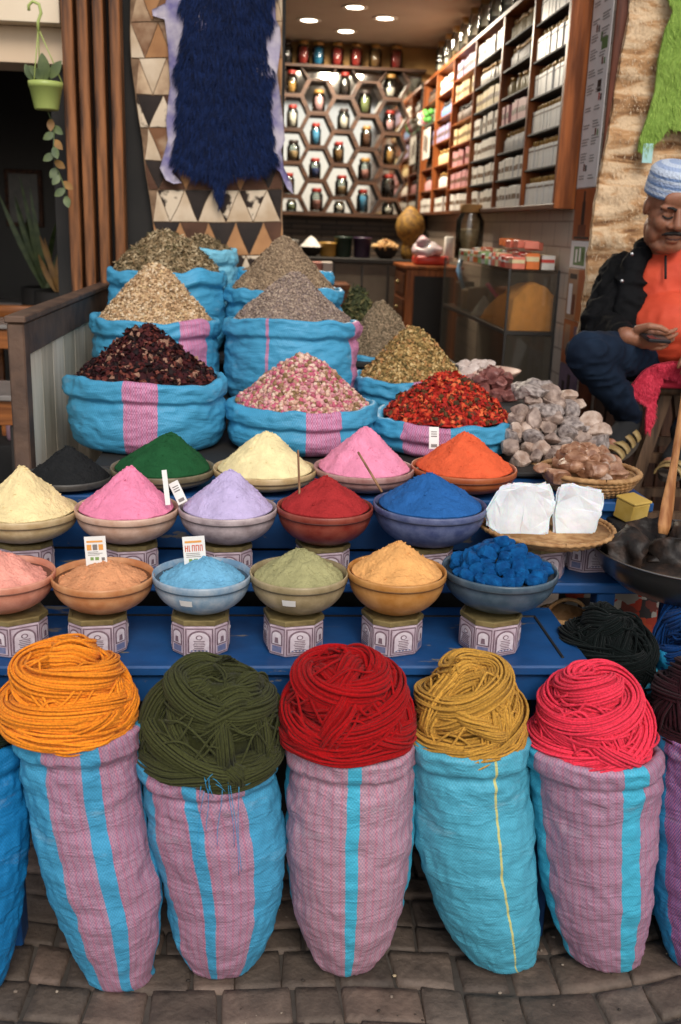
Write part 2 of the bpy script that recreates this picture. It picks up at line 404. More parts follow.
def mound_z(t, H, e=.12, p=1.0): 
    return H*(1-(math.sqrt(t*t+e*e)-e)/(math.sqrt(1+e*e)-e))**p
def mound_mesh(c, Rx, H, seed, amp=.006, p=1.0, e=.12, nr=46, n=110, skew=(0, 0), crumble=.0028):
    c = Vector(c); v = []; f = []; sd = Vector((seed*3.3, seed*7.1, 0))
    tip = Vector((skew[0], skew[1], 0))
    for i in range(nr+1):
        t = i/nr
        for k in range(n):
            a = 2*PI*k/n; q = Vector((math.cos(a)*t, math.sin(a)*t, 0))
            rad = Rx*t*(1+.03*noise.noise(q*2+sd)*t)
            z = mound_z(t, H, e, p)
            z += (amp*fbm(q*3.1+sd)+crumble*fbm(q*17+sd, 2))*min(1, t*6+.4)*(1 if t < .97 else .3)
            if seed % 3 == 0:   # a scoop has been taken out here
                sx_ = (q.x-.28)*Rx; sy_ = (q.y+.38)*Rx; z -= .011*math.exp(-(sx_*sx_+sy_*sy_)/(2*.016**2))
            # little slips running down the slope
            z -= amp*.7*max(0, noise.noise(Vector((math.cos(a)*3, math.sin(a)*3, t*1.2))+sd)-.12)*math.sin(PI*t)
            v.append(c+Vector((q.x/t*rad if t > 0 else 0, q.y/t*rad if t > 0 else 0, z))+tip*(1-t))
    for i in range(nr):
        for k in range(n): f.append((i*n+k, (i+1)*n+k, (i+1)*n+(k+1) % n, i*n+(k+1) % n))
    b = len(v)
    for k in range(n): q = v[nr*n+k]-c; v.append(c+Vector((q.x*.72, q.y*.72, q.z-.022)))
    for k in range(n): f.append((nr*n+k, b+k, b+(k+1) % n, nr*n+(k+1) % n))
    f.append(tuple(b+k for k in range(n)))
    return v, f
def powder_mat(name, col, dark=.82, light=1.12):
    g = .3*col[0]+.6*col[1]+.1*col[2]; col = tuple(min(.85, x*.90+g*.10+.008) for x in col)
    return pm(name, shade(col, dark), shade(col, light), scale=26, rough=.95, bump=.85, bscale=190, spec=.08, detail=8, contrast=(.3, .72), bdist=.004)

def petal(kind, p, n, s, rr):
    """one bit of a dried heap at p on a slope with normal n; returns verts, faces"""
    q = Vector((rr.gauss(0, 1), rr.gauss(0, 1), rr.gauss(0, 1))).normalized()
    if kind == 'bud':
        M = Euler((rr.uniform(0, 6), rr.uniform(0, 6), 0)).to_matrix(); sx = rr.uniform(.8, 1.1)
        return [p+M @ Vector((a.x*s*sx, a.y*s*sx, a.z*s*1.3*(1 if a.z < 0 else .85))) for a in ICO1[0]], ICO1[1]
    nn = (n*1.0+q*(.9 if kind != 'leaf' else 1.2)).normalized(); u, w = frame_of(nn)
    a = rr.uniform(0, 6.28); u, w = u*math.cos(a)+w*math.sin(a), w*math.cos(a)-u*math.sin(a)
    if kind == 'leaf':   # curled sliver
        L, W, h = s*rr.uniform(1, 2.2), s*rr.uniform(.25, .5), s*rr.uniform(.1, .5)
        vs = [p-u*L-w*W*.3, p-u*L*.3-w*W+nn*h, p+u*L*.5-w*W*.8+nn*h, p+u*L, p+u*L*.4+w*W+nn*h*.6, p-u*L*.4+w*W*.9+nn*h*.4, p+nn*h*1.5]
        return vs, [(0, 1, 6), (1, 2, 6), (2, 3, 6), (3, 4, 6), (4, 5, 6), (5, 0, 6)]
    if kind == 'chunk':   # broken curled petal
        vs = []; k = 6; h = s*rr.uniform(.2, .9)
        for i in range(k):
            b = 2*PI*i/k; r = s*rr.uniform(.5, 1.25)
            vs.append(p+u*math.cos(b)*r+w*math.sin(b)*r*.75+nn*rr.uniform(-.3, .6)*s)
        vs.append(p+nn*h); return vs, [(i, (i+1) % k, k) for i in range(k)]
    # seed: tiny four-sided bit
    L = s*rr.uniform(.8, 1.6); W = s*rr.uniform(.5, .8)
    vs = [p-u*L, p+w*W+nn*W*.5, p+u*L, p-w*W+nn*W*.4, p+nn*W*1.3]
    return vs, [(0, 1, 4), (1, 2, 4), (2, 3, 4), (3, 0, 4)]
def dried_heap(name, c, Rx, H, kind, count, size, mat, label, cat, seed, e=.16, p=1.0, group=None):
    rr = random.Random(seed); mb = MB(); c = Vector(c)
    v, f = mound_mesh(c, Rx, H-size*.4, seed, amp=.012, p=p, e=e, nr=20, n=48, crumble=.004)
    mb.add(v, f, .02)
    sl = math.atan2(H, Rx); sd = Vector((seed*3.3, seed*7.1, 0))
    for i in range(count):
        t = math.sqrt(rr.random())*1.0; a = rr.uniform(0, 2*PI)
        if math.cos(a-PI/2) > .35 and rr.random() < .75: a = -a   # fewer on the hidden back
        q = Vector((math.cos(a)*t, math.sin(a)*t, 0)); rad = Rx*t*(1+.03*noise.noise(q*2+sd)*t)
        z = mound_z(t, H-size*.4, e, p)+.012*fbm(q*3.1+sd)*min(1, t*6+.4)
        n = Vector((math.cos(a)*math.sin(sl), math.sin(a)*math.sin(sl), math.cos(sl)))
        s = size*rr.uniform(.65, 1.25)
        pt = c+Vector((math.cos(a)*rad, math.sin(a)*rad, z))+n*size*rr.uniform(-.1, .55)
        pv, pf = petal(kind, pt, n, s, rr); mb.add(pv, pf, rr.random())
    o = build(name, mb, mat, smooth=(kind == 'bud'))
    return tag(o, label, cat, group, 'stuff')

def bowl_mesh(c, Rr, H, foot=.45, thick=.006):
    prof = []
    prof += [(foot*Rr*.9, 0), (foot*Rr, .002)]
    for i in range(1, 9):
        t = i/8; r = Rr*(foot+(1-.02-foot)*math.sin(t*PI/2)**.95); prof.append((r, .004+(H-.022)*(1-math.cos(t*PI/2))**.62*t**.25))
    prof += [(Rr*1.0, H-.016), (Rr*1.015, H-.013), (Rr*1.02, H-.004), (Rr*1.01, H), (Rr*.985, H-.001), (Rr*.965, H-.012)]
    for i in range(1, 7):
        t = i/6; prof.append((Rr*(.965-.6*t**1.6), H-.012-(H-.02)*t))
    prof.append((0.0005, .008))
    return latheg(prof, 56)
BOWL_MATS = {}
def bowl_mat(key, col, dust, rough=.45):
    mt, t, b = nt(key+'_bowl'); L = t.links
    tc = N(t, 'ShaderNodeTexCoord'); n1 = N(t, 'ShaderNodeTexNoise'); n1.inputs['Scale'].default_value = 22; n1.inputs['Detail'].default_value = 8; n1.inputs['Roughness'].default_value = .65
    L.new(tc.outputs['Object'], n1.inputs['Vector'])
    r = N(t, 'ShaderNodeValToRGB'); r.color_ramp.elements[0].position = .38; r.color_ramp.elements[1].position = .66
    r.color_ramp.elements[0].color = c4(col); r.color_ramp.elements[1].color = c4(dust); L.new(n1.outputs['Fac'], r.inputs['Fac'])
    # dark joint line and stains under the rim
    n2 = N(t, 'ShaderNodeTexNoise'); n2.inputs['Scale'].default_value = 9; n2.inputs['Detail'].default_value = 5; L.new(tc.outputs['Object'], n2.inputs['Vector'])
    r2 = N(t, 'ShaderNodeValToRGB'); r2.color_ramp.elements[0].position = .62; r2.color_ramp.elements[1].position = .74
    r2.color_ramp.elements[0].color = (0, 0, 0, 1); r2.color_ramp.elements[1].color = (.75, .75, .75, 1); L.new(n2.outputs['Fac'], r2.inputs['Fac'])
    x = N(t, 'ShaderNodeMix', data_type='RGBA'); L.new(r2.outputs['Color'], x.inputs[0]); L.new(r.outputs['Color'], x.inputs[6]); x.inputs[7].default_value = c4(shade(col, .55))
    L.new(x.outputs[2], b.inputs['Base Color']); b.inputs['Roughness'].default_value = rough
    bp = N(t, 'ShaderNodeBump'); bp.inputs['Strength'].default_value = .2; bp.inputs['Distance'].default_value = .003; L.new(n1.outputs['Fac'], bp.inputs['Height']); L.new(bp.outputs[0], b.inputs['Normal'])
    return mt

YARN_MATS = {}
def yarn_mat(name, col):
    mt, t, b = nt(name); L = t.links
    a = N(t, 'ShaderNodeAttribute'); a.attribute_name = 'rnd'
    r = N(t, 'ShaderNodeValToRGB'); r.color_ramp.elements[0].color = c4(shade(col, .72)); r.color_ramp.elements[1].color = c4(shade(col, 1.18)); L.new(a.outputs['Fac'], r.inputs['Fac'])
    b.inputs['Roughness'].default_value = .9; b.inputs['Specular IOR Level'].default_value = .1; tc2 = N(t, 'ShaderNodeTexCoord'); fn = N(t, 'ShaderNodeTexNoise'); fn.inputs['Scale'].default_value = 260; fn.inputs['Detail'].default_value = 4; L.new(tc2.outputs['Object'], fn.inputs['Vector']); fr_ = N(t, 'ShaderNodeValToRGB'); fr_.color_ramp.elements[0].position = .35; fr_.color_ramp.elements[1].position = .68; fr_.color_ramp.elements[0].color = (.74, .74, .74, 1); fr_.color_ramp.elements[1].color = (1.14, 1.14, 1.14, 1); L.new(fn.outputs['Fac'], fr_.inputs['Fac']); fm = N(t, 'ShaderNodeMix', data_type='RGBA', blend_type='MULTIPLY'); fm.inputs[0].default_value = 1; L.new(r.outputs['Color'], fm.inputs[6]); L.new(fr_.outputs['Color'], fm.inputs[7]); L.new(fm.outputs[2], b.inputs['Base Color'])
    b.inputs['Sheen Weight'].default_value = .06
    tc = N(t, 'ShaderNodeTexCoord'); n = N(t, 'ShaderNodeTexNoise'); n.inputs['Scale'].default_value = 420; n.inputs['Detail'].default_value = 3; L.new(tc.outputs['Object'], n.inputs['Vector'])
    bp = N(t, 'ShaderNodeBump'); bp.inputs['Strength'].default_value = .5; bp.inputs['Distance'].default_value = .002; L.new(n.outputs['Fac'], bp.inputs['Height']); L.new(bp.outputs[0], b.inputs['Normal'])
    return mt
def yarn(c, a, b, h, col, label, seed, strand=.0027, ns=25, group='yarn hanks in the sacks', rings=4, arcs=6, rb=.023, drop=.3, loose=1.5):
    """a loosely coiled hank: thick skeins of parallel strands wound round and over a dome (half axes a, b, height h)"""
    rr = random.Random(seed); c = Vector(c); mb = MB(); sd = Vector((seed*2.7, seed*1.3, seed))
    core, cf = ellg(c+Vector((0, 0, h*.30)), (a*.80, b*.80, h*.52), n=24, mrows=14); mb.add(core, cf, .0)
    def bundle(pts, rb, ns, tw, gather=None):
        n = len(pts); fr = []; u = None
        for i, p in enumerate(pts):
            t = (pts[min(i+1, n-1)]-pts[max(i-1, 0)]).normalized()
            if u is None: u, w = frame_of(t)
            u = (u-t*u.dot(t)).normalized(); w = t.cross(u); fr.append((u.copy(), w.copy()))
        base = rr.uniform(.35, .75)
        for k in range(ns):
            ph = 2*PI*k/ns+rr.uniform(-.12, .12); rk = rb*rr.uniform(.86, 1.08); sk = rr.uniform(0, 50); path = []
            for i, p in enumerate(pts):
                s = i/(n-1); u, w = fr[i]; an = ph+tw*s*2*PI
                rad = rk*(1+.25*noise.noise(Vector((s*4, sk, seed))))
                if gather: rad *= 1-.45*math.exp(-((s-gather)/.05)**2)
                path.append(p+u*(rad*math.cos(an))+w*(rad*math.sin(an)*.85)+Vector((noise.noise(Vector((s*8, sk, 1))), noise.noise(Vector((s*8, sk, 2))), noise.noise(Vector((s*8, sk, 3)))))*strand*loose)
            mb.tube(path, strand*rr.uniform(.88, 1.12), 5, rnd=max(0, min(1, base+rr.uniform(-.3, .3))), cap=False)
        core = [q for q in pts]; mb.tube(core, rb*.8, 8, rnd=.0, cap=False)
    def dome(th, el, k):      # el: 0 at the sack mouth, 1 at the top; below 0 the hank sags over the rim
        ce = math.cos(el*PI/2); se = math.sin(el*PI/2)
        if el < 0: return c+Vector((a*k*math.cos(th)*(1+el*.35), b*k*math.sin(th)*(1+el*.35), h*.9*el*.7))
        return c+Vector((a*k*math.cos(th)*ce**.75, b*k*math.sin(th)*ce**.75, h*k*se))
    # the hank itself: one thick skein wound in a tilted spiral from the mouth of the sack to the top
    st = rr.uniform(0, 6.28); ax = rr.uniform(0, 6.28); tl = rr.uniform(.10, .22); sg = rr.choice([1, -1]); turns = rings*.62; pts = []; M_ = int(40*turns)
    for j in range(M_):
        s = j/(M_-1); an = st+sg*2*PI*turns*s
        e = lerp(-.05, .86, s**.9)+tl*math.sin(an-ax)*(1-.6*s)+.07*noise.noise(Vector((s*7, 1, seed)))
        pts.append(dome(an, e, .93*(1+.10*noise.noise(Vector((s*9, 9, seed))))))
    for q in range(2): bundle([p+Vector((0, 0, (-.018, .006)[q])) for p in (pts if q else [c+(p-c)*.95 for p in pts])], rb*1.15, int(ns*1.25), rr.uniform(-3, 3))
    bundle([dome(2*PI*1.04*j/44+st, -.06+.06*noise.noise(Vector((j*.25, 2, seed))), .97*(1+.05*noise.noise(Vector((j*.3, 5, seed))))) for j in range(45)], rb, ns, rr.uniform(-2, 2))
    for i in range(2):
        e0 = rr.uniform(.05, .45); ax = rr.uniform(0, 6.28); tl = rr.uniform(.2, .4); k = rr.uniform(.94, 1.0); st = rr.uniform(-2.6, -.9) if i == 0 else rr.uniform(0, 6.28); span = rr.uniform(.35, .6); pts = []
        for j in range(45):
            s = j/44; an = st+2*PI*span*s; e = 1-min(1, min(s, 1-s)/.16)
            pts.append(dome(an, e0+tl*math.sin(an-ax)+.08*noise.noise(Vector((s*3.5, i, seed))), k*(1-.34*e*e)*(1+.06*noise.noise(Vector((s*5, i+9, seed))))))
        bundle(pts, rb*rr.uniform(.85, 1.1), ns, rr.uniform(-1.6, 1.6), gather=rr.uniform(.35, .65))
    for i in range(arcs):
        az = rr.uniform(-.5, .5)+PI*i/arcs; off = rr.uniform(-.5, .5); k = rr.uniform(.84, 1.0); bend = rr.uniform(-.8, .8); pts = []
        d = Vector((math.cos(az), math.sin(az), 0)); nrm = Vector((-d.y, d.x, 0))
        for j in range(33):
            s = -1.02+2.04*j/32
            o = off+bend*s*s*.5+.1*math.sin(s*4+i)
            x = math.sin(s*PI/2*1.04); zz = math.sqrt(max(0, 1-x*x*.98-o*o*.55)); l = d*x*math.sqrt(max(.2, 1-o*o*.6))+nrm*o
            z = h*k*(.2+.8*zz) if zz > .02 else h*.1
            if abs(s) > .9: z -= h*drop*(abs(s)-.9)*5; l = l*(1-1.6*(abs(s)-.9))
            kk = k*(1+.08*noise.noise(Vector((s*3, i, seed+4)))); pts.append(c+Vector((l.x*a*kk, l.y*b*kk, z*kk/k-h*.07)))
        bundle(pts, rb*rr.uniform(.8, 1.15), ns, rr.uniform(-1.4, 1.4), gather=rr.choice([None, None, rr.uniform(.3, .7)]))
    for i in range(1100):      # wool fuzz standing off the strands
        th = rr.uniform(0, 6.28); e1 = rr.random()**.8; q = dome(th, e1*.98, rr.uniform(.96, 1.06)); d = ((q-c).normalized()*.5+Vector((rr.gauss(0, .6), rr.gauss(0, .6), rr.gauss(0, .6)))).normalized(); u_, w2 = frame_of(d); l = rr.uniform(.006, .014)
        mb.add([q-u_*.00025, q+u_*.00025, q+d*l*.6+w2*l*.25+u_*.0002, q+d*l+w2*l*.5], [(0, 1, 2), (0, 2, 3)], rr.uniform(.4, 1))
    for i in range(26):      # loose ends and stray loops
        th = rr.uniform(0, 6.28); e1 = rr.uniform(-.1, .6); pts = []; ln = rr.uniform(.8, 2.4); up = rr.uniform(-.5, .6)
        for j in range(22):
            s = j/21; pts.append(dome(th+ln*s, max(-.25, min(.98, e1+up*s+.12*math.sin(7*s+i))), 1.07+.02*math.sin(9*s+i)))
        mb.tube(pts, strand*.95, 5, rnd=rr.uniform(.2, .9))
    o = build('yarn_hank', mb, yarn_mat('wool_'+str(seed), col), base=c)
    return tag(o, label, 'yarn', group)

# ------------------------------------------------------------------ palette
BLUE = srgb(70, 156, 196); CYAN = srgb(70, 175, 205); MAUVE = srgb(170, 134, 154); PINKM = srgb(190, 130, 165)
M_blue_paint = pm('blue_paint', srgb(14, 62, 112), srgb(22, 80, 138), scale=9, rough=.5, bump=.25, bscale=40, detail=8)
def chip(mt, col, lo=.63, hi=.66, sc=18):
    t = mt.node_tree; b = t.nodes['Principled BSDF']; src = b.inputs['Base Color'].links[0].from_socket; tc = N(t, 'ShaderNodeTexCoord'); mp = N(t, 'ShaderNodeMapping'); mp.inputs['Scale'].default_value = (.35, 1, 1); t.links.new(tc.outputs['Object'], mp.inputs[0])
    n = N(t, 'ShaderNodeTexNoise'); n.inputs['Scale'].default_value = sc; n.inputs['Detail'].default_value = 10; n.inputs['Roughness'].default_value = .65; t.links.new(mp.outputs[0], n.inputs['Vector'])
    r = N(t, 'ShaderNodeValToRGB'); r.color_ramp.elements[0].position = lo; r.color_ramp.elements[1].position = hi; t.links.new(n.outputs['Fac'], r.inputs['Fac'])
    x = N(t, 'ShaderNodeMix', data_type='RGBA'); t.links.new(r.outputs['Color'], x.inputs[0]); t.links.new(src, x.inputs[6]); x.inputs[7].default_value = c4(col); t.links.new(x.outputs[2], b.inputs['Base Color'])
chip(M_blue_paint, srgb(120, 112, 104))
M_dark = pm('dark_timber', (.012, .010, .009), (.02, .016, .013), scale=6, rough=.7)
M_white = pm('white_card', (.74, .72, .68), (.8, .78, .74), scale=30, rough=.6)
M_gold = pm('gold_lid', (.20, .15, .06), (.34, .26, .11), scale=40, rough=.45, metal=.5, bump=.15)
M_tin = pm('tin_print', srgb(196, 178, 186), srgb(170, 148, 158), scale=45, rough=.45, detail=8, bump=.1)
M_tin2 = pm('tin_print_dark', srgb(104, 82, 92), srgb(132, 108, 116), scale=90, rough=.5)
M_tin3 = pm('tin_print_pale', srgb(214, 202, 206), srgb(196, 180, 186), scale=80, rough=.5)
M_tin4 = pm('tin_print_bluegrey', srgb(96, 104, 140), srgb(120, 122, 150), scale=80, rough=.5)
M_red_ink = pm('red_ink', srgb(205, 75, 40), rough=.6)
M_orange_ink = pm('orange_ink', srgb(220, 150, 70), rough=.6)
M_green_ink = pm('green_ink', srgb(120, 150, 80), rough=.6)
M_grey_ink = pm('grey_ink', srgb(120, 112, 108), rough=.6)

# ------------------------------------------------------------------ ground
def pavement():
    g = MB(); g.add([(-60, -30, 0), (60, -30, 0), (60, 90, 0), (-60, 90, 0)], [(0, 1, 2, 3)])
    tag(build('ground', g, pm('dust_ground', (.05, .041, .034), (.085, .07, .058), scale=12, rough=.95, bump=.4, bscale=50), smooth=False), kind='structure')
    rr = random.Random(5); mb = MB(); y = .55
    while y < 2.6:
        h = rr.uniform(.075, .115); x = -1.75+rr.uniform(0, .1)
        while x < 1.75:
            w = rr.uniform(.08, .17); g = rr.uniform(.0015, .004)
            a0 = .03*math.sin(x*3+y*2)+.02*math.sin(x*7); a1 = .03*math.sin((x+w)*3+y*2)+.02*math.sin((x+w)*7)
            cs = [(x+g, y+g+a0), (x+w-g, y+g+a1), (x+w-g, y+h-g+a1), (x+g, y+h-g+a0)]
            cs = [(p[0]+rr.uniform(-.007, .007), p[1]+rr.uniform(-.006, .006)) for p in cs]
            z = .010+rr.uniform(-.002, .003); ss = [0, .035, .2, .4, .6, .8, .965, 1]; nn = 7; v = []
            for j in range(nn+1):
                for i in range(nn+1):
                    s, t = ss[i], ss[j]
                    px = lerp(lerp(cs[0][0], cs[1][0], s), lerp(cs[3][0], cs[2][0], s), t); py = lerp(lerp(cs[0][1], cs[1][1], s), lerp(cs[3][1], cs[2][1], s), t)
                    ed = min(s, 1-s, t, 1-t)
                    v.append((px, py, (z+.003*fbm(Vector((px*13, py*13, 0)))) if ed > 0 else -.001))
            # round the outline: pull edge ring in slightly
            mb.add(v, [(j*(nn+1)+i, j*(nn+1)+i+1, (j+1)*(nn+1)+i+1, (j+1)*(nn+1)+i) for j in range(nn) for i in range(nn)], rr.random())
            x += w
        y += h
    mt, t, b = nt('paving_stone'); L = t.links
    a = N(t, 'ShaderNodeAttribute'); a.attribute_name = 'rnd'
    r = N(t, 'ShaderNodeValToRGB'); cr = r.color_ramp; cr.elements[0].color = c4(srgb(84, 73, 65)); cr.elements[1].color = c4(srgb(108, 96, 86))
    e = cr.elements.new(.5); e.color = c4(srgb(95, 83, 73)); e = cr.elements.new(.8); e.color = c4(srgb(116, 98, 86)); L.new(a.outputs['Fac'], r.inputs['Fac'])
    tc = N(t, 'ShaderNodeTexCoord'); n = N(t, 'ShaderNodeTexNoise'); n.inputs['Scale'].default_value = 14; n.inputs['Detail'].default_value = 10; n.inputs['Roughness'].default_value = .7; L.new(tc.outputs['Object'], n.inputs['Vector'])
    r2 = N(t, 'ShaderNodeValToRGB'); r2.color_ramp.elements[0].position = .3; r2.color_ramp.elements[1].position = .72; r2.color_ramp.elements[0].color = (.42, .40, .39, 1); r2.color_ramp.elements[1].color = (1.25, 1.2, 1.16, 1); L.new(n.outputs['Fac'], r2.inputs['Fac'])
    x = N(t, 'ShaderNodeMix', data_type='RGBA', blend_type='MULTIPLY'); x.inputs[0].default_value = 1; L.new(r.outputs['Color'], x.inputs[6]); L.new(r2.outputs['Color'], x.inputs[7])
    L.new(x.outputs[2], b.inputs['Base Color']); b.inputs['Roughness'].default_value = .75
    n3 = N(t, 'ShaderNodeTexNoise'); n3.inputs['Scale'].default_value = 60; n3.inputs['Detail'].default_value = 8; L.new(tc.outputs['Object'], n3.inputs['Vector'])
    bp = N(t, 'ShaderNodeBump'); bp.inputs['Strength'].default_value = .7; bp.inputs['Distance'].default_value = .006; L.new(n3.outputs['Fac'], bp.inputs['Height']); L.new(bp.outputs[0], b.inputs['Normal'])
    tag(build('pavement', mb, mt), kind='structure')
pavement()

# ------------------------------------------------------------------ the stepped blue stand
Z1, Z2, Z3, Z4, Z5, Z6 = .70, .77, .91, .93, 1.0, 1.10
XL = P(-60, 650, 1.9).x; XR1 = P(583, 655, 1.9).x; XR = P(760, 590, 2.15).x
st = thing('display_stand', (0, 1.85, 0), 'blue painted stepped timber stand that carries the bowls and the large sacks', 'stand')
def part(name, fn, mat, root, smooth=False):
    mb = MB(); fn(mb); return build(name, mb, mat, root, smooth)
sb = part('shelf_board', lambda m: m.box(XL, XR1, 1.83, 2.16, Z1-.022, Z1, .004), M_blue_paint, st)
part('shelf_board', lambda m: m.box(XL, XR, 2.13, 2.36, Z2-.026, Z2, .004), M_blue_paint, st)
part('shelf_board', lambda m: m.box(XL, XR1+.30, 2.34, 2.58, Z3-.026, Z3, .004), M_blue_paint, st)
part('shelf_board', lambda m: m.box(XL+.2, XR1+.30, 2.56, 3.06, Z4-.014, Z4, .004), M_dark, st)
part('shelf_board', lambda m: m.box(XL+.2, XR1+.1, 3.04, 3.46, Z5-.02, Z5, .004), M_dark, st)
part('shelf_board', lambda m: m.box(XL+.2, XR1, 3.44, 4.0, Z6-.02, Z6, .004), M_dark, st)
part('apron', lambda m: m.box(XL, XR1-.004, 1.845, 1.867, Z1-.085, Z1-.024, .003), M_blue_paint, st)
part('groove_strip', lambda m: (m.box(XL, XR1-.05, 2.095, 2.101, Z1-.001, Z1+.003, .001), m.box(XR1-.056, XR1-.05, 1.87, 2.10, Z1-.001, Z1+.003, .001)), M_dark, st)
part('riser', lambda m: m.box(XL, XR1+.29, 2.365, 2.38, Z2+.002, Z3-.028, .002), M_blue_paint, st)
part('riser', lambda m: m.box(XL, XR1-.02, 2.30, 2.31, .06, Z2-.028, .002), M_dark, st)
part('riser', lambda m: m.box(XL+.2, XR1+.09, 3.06, 3.075, Z4+.002, Z5-.022, .002), M_dark, st)
for x in (XL+.1, XR1-.06): part('leg', lambda m: m.box(x-.03, x+.03, 1.88, 1.94, .0, Z1-.025, .003), M_blue_paint, st)
for px, w in ((603, .022), (674, .024)):
    x = P(px, 600, 2.16).x; part('leg', lambda m: m.box(x-w, x+w, 2.14, 2.19, .0, Z2-.028, .003), M_blue_paint, st)
part('back_panel', lambda m: m.box(XL, XR1+.1, 2.6, 2.62, .02, Z4-.02, .003), M_dark, st)

# ------------------------------------------------------------------ front sacks with yarn
FS = [
 ('sack with a royal blue skin at the picture edge, dark green yarn in it', [(945, -70, -12), (915, -78, 8), (870, -84, 20), (820, -88, 26), (770, -88, 27), (742, -86, 20)], 1.74, 1.73, .8, srgb(24, 120, 178), MAUVE, [(-.98, -.6)], None),
 ('sack with mauve and blue stripes under the orange yarn', [(978, 98, 146), (962, 84, 152), (930, 68, 158), (890, 52, 160), (850, 39, 153), (800, 28, 144), (760, 20, 140), (726, 17, 136)], 1.76, 1.70, .8, BLUE, MAUVE, [(-.44, .17), (.44, .985)], None),
 ('sack with loose blue threads and mauve and blue stripes under the olive yarn', [(970, 203, 235), (955, 188, 255), (925, 173, 272), (885, 165, 281), (840, 152, 285), (800, 145, 281), (775, 141, 274), (756, 141, 270)], 1.78, 1.72, .78, BLUE, MAUVE, [(-.80, -.30), (-.10, .52)], None),
 ('sack of mauve weave with one thin blue stripe under the red yarn', [(975, 335, 366), (962, 317, 376), (935, 303, 392), (895, 292, 404), (850, 287, 410), (800, 286, 413), (765, 288, 414), (742, 289, 413)], 1.78, 1.72, .8, CYAN, srgb(176, 142, 156), [(-.99, -.14), (.06, .95)], None),
 ('plain turquoise sack with a fine yellow seam under the mustard yarn', [(968, 494, 527), (953, 466, 535), (925, 447, 538), (890, 431, 537), (850, 419, 533), (800, 414, 529), (765, 412, 526), (738, 412, 524)], 1.78, 1.72, .8, srgb(82, 170, 196), MAUVE, [], [(.28, .0035, srgb(205, 200, 130))]),
 ('sack of mauve weave with one broad blue stripe under the pink yarn', [(965, 585, 630), (950, 569, 640), (925, 556, 646), (890, 545, 650), (850, 538, 653), (800, 532, 656), (770, 529, 659), (745, 529, 656)], 1.78, 1.72, .8, CYAN, srgb(168, 134, 154), [(-.93, .17), (.50, .99)], None),
 ('purple sack with a blue side at the picture edge, maroon yarn in it', [(955, 680, 745), (930, 664, 760), (890, 655, 768), (840, 652, 772), (790, 650, 774), (752, 652, 772), (728, 654, 768)], 1.78, 1.73, .8, srgb(40, 140, 190), srgb(146, 110, 152), [(-.9, .9)], None),
]
for i, (lab, rows, Yb, Yt, dep, bl, mv, stp, lines) in enumerate(FS):
    y0, a0, b0_ = rows[0]; hw_ = max((b0_-a0)/2*1.32, 21); rows = [(y0-10, (a0+b0_)/2-hw_, (a0+b0_)/2+hw_)]+rows[1:]
    rings = drop_to_ground(front_sack(rows, Yb+.025, Yt, i, dep))
    c0 = rings[0]; rings = [(c0[0], c0[1], .003, c0[3]*.62, c0[4]*.62), (c0[0], c0[1], .006, c0[3]*.86, c0[4]*.86)]+rings
    mb, uv = sack_mesh(rings, i+1, fold=.0085, cuff=.040, wr=.0046, nrow=96, n=144)
    mt = sack_mat('sacking_'+str(i), bl, mv, stp, lines=lines, thread_a=(mv[0]*.76, mv[1]*.84, mv[2]*.94) if i != 6 else srgb(96, 84, 140), thread_b=(mv[0]*1.22, mv[1]*1.1, mv[2]*1.08) if i != 6 else srgb(168, 112, 150))
    o = build('yarn_sack', mb, mt, uvs=uv, base=(c0[0], c0[1], 0))
    tag(o, lab, 'sack', 'row of woven sacks along the front of the stall')
    FS[i] = (o, rings)
# loose threads that fray out of the second sack
fr = MB(); rr = random.Random(3); o2, rg = FS[2]
for k in range(6):
    px, py = rr.uniform(198, 238), rr.uniform(775, 800); ln = rr.choice([14, 22, 40, 70, 95])*rr.uniform(.7, 1.1); pts = []; dx = rr.uniform(-.12, .12); Yf = 1.60
    for j in range(12):
        t_ = j/11; pts.append(P(px+dx*ln*t_+1.2*math.sin(t_*5+k), py+ln*t_, Yf+.012*t_-.003*math.sin(6*t_+k)))
    fr.tube(pts, .0006, 4)
for k in range(8):
    px, py = rr.uniform(197, 216), rr.uniform(772, 786); pts = []; a = rr.uniform(-1.3, 1.3)
    for j in range(6): pts.append(P(px+j*2.2*math.sin(a), py+j*1.8*math.cos(a)+j*j*.2, 1.598-.006*math.sin(j*.6)))
    fr.tube(pts, .0006, 4)
build('frayed_thread', fr, pm('thread_blue', srgb(40, 150, 200)), o2)

YARNS = [   # px centre at the mouth, half width px, mouth row, top row, Y, colour, label
 (1, 68, 66, 712, 640, 1.71, srgb(246, 142, 38), 'bright orange yarn hank coiled on a striped sack', dict(rings=4, arcs=2)),
 (2, 211, 74, 742, 655, 1.73, srgb(64, 66, 36), 'olive green yarn hank sagging over its sack', dict(rings=3, arcs=4, strand=.0023, ns=30)),
 (3, 346, 68, 725, 646, 1.73, srgb(160, 14, 18), 'deep red yarn hank on a mauve sack', dict(rings=4, arcs=3)),
 (4, 468, 55, 728, 652, 1.73, srgb(196, 146, 62), 'mustard yellow yarn hank on the plain turquoise sack', dict(rings=3, arcs=5, loose=2.0)),
 (5, 589, 60, 738, 664, 1.73, srgb(240, 58, 82), 'hot pink yarn hank between the mustard and the maroon ones', dict(rings=4, arcs=2)),
 (0, -38, 44, 730, 690, 1.73, srgb(24, 38, 22), 'dark green yarn hank in the royal blue sack', dict(rings=3, arcs=4)),
 (6, 704, 56, 718, 656, 1.74, srgb(46, 18, 24), 'dark maroon yarn hank in the purple sack', dict(rings=4, arcs=6)),
]
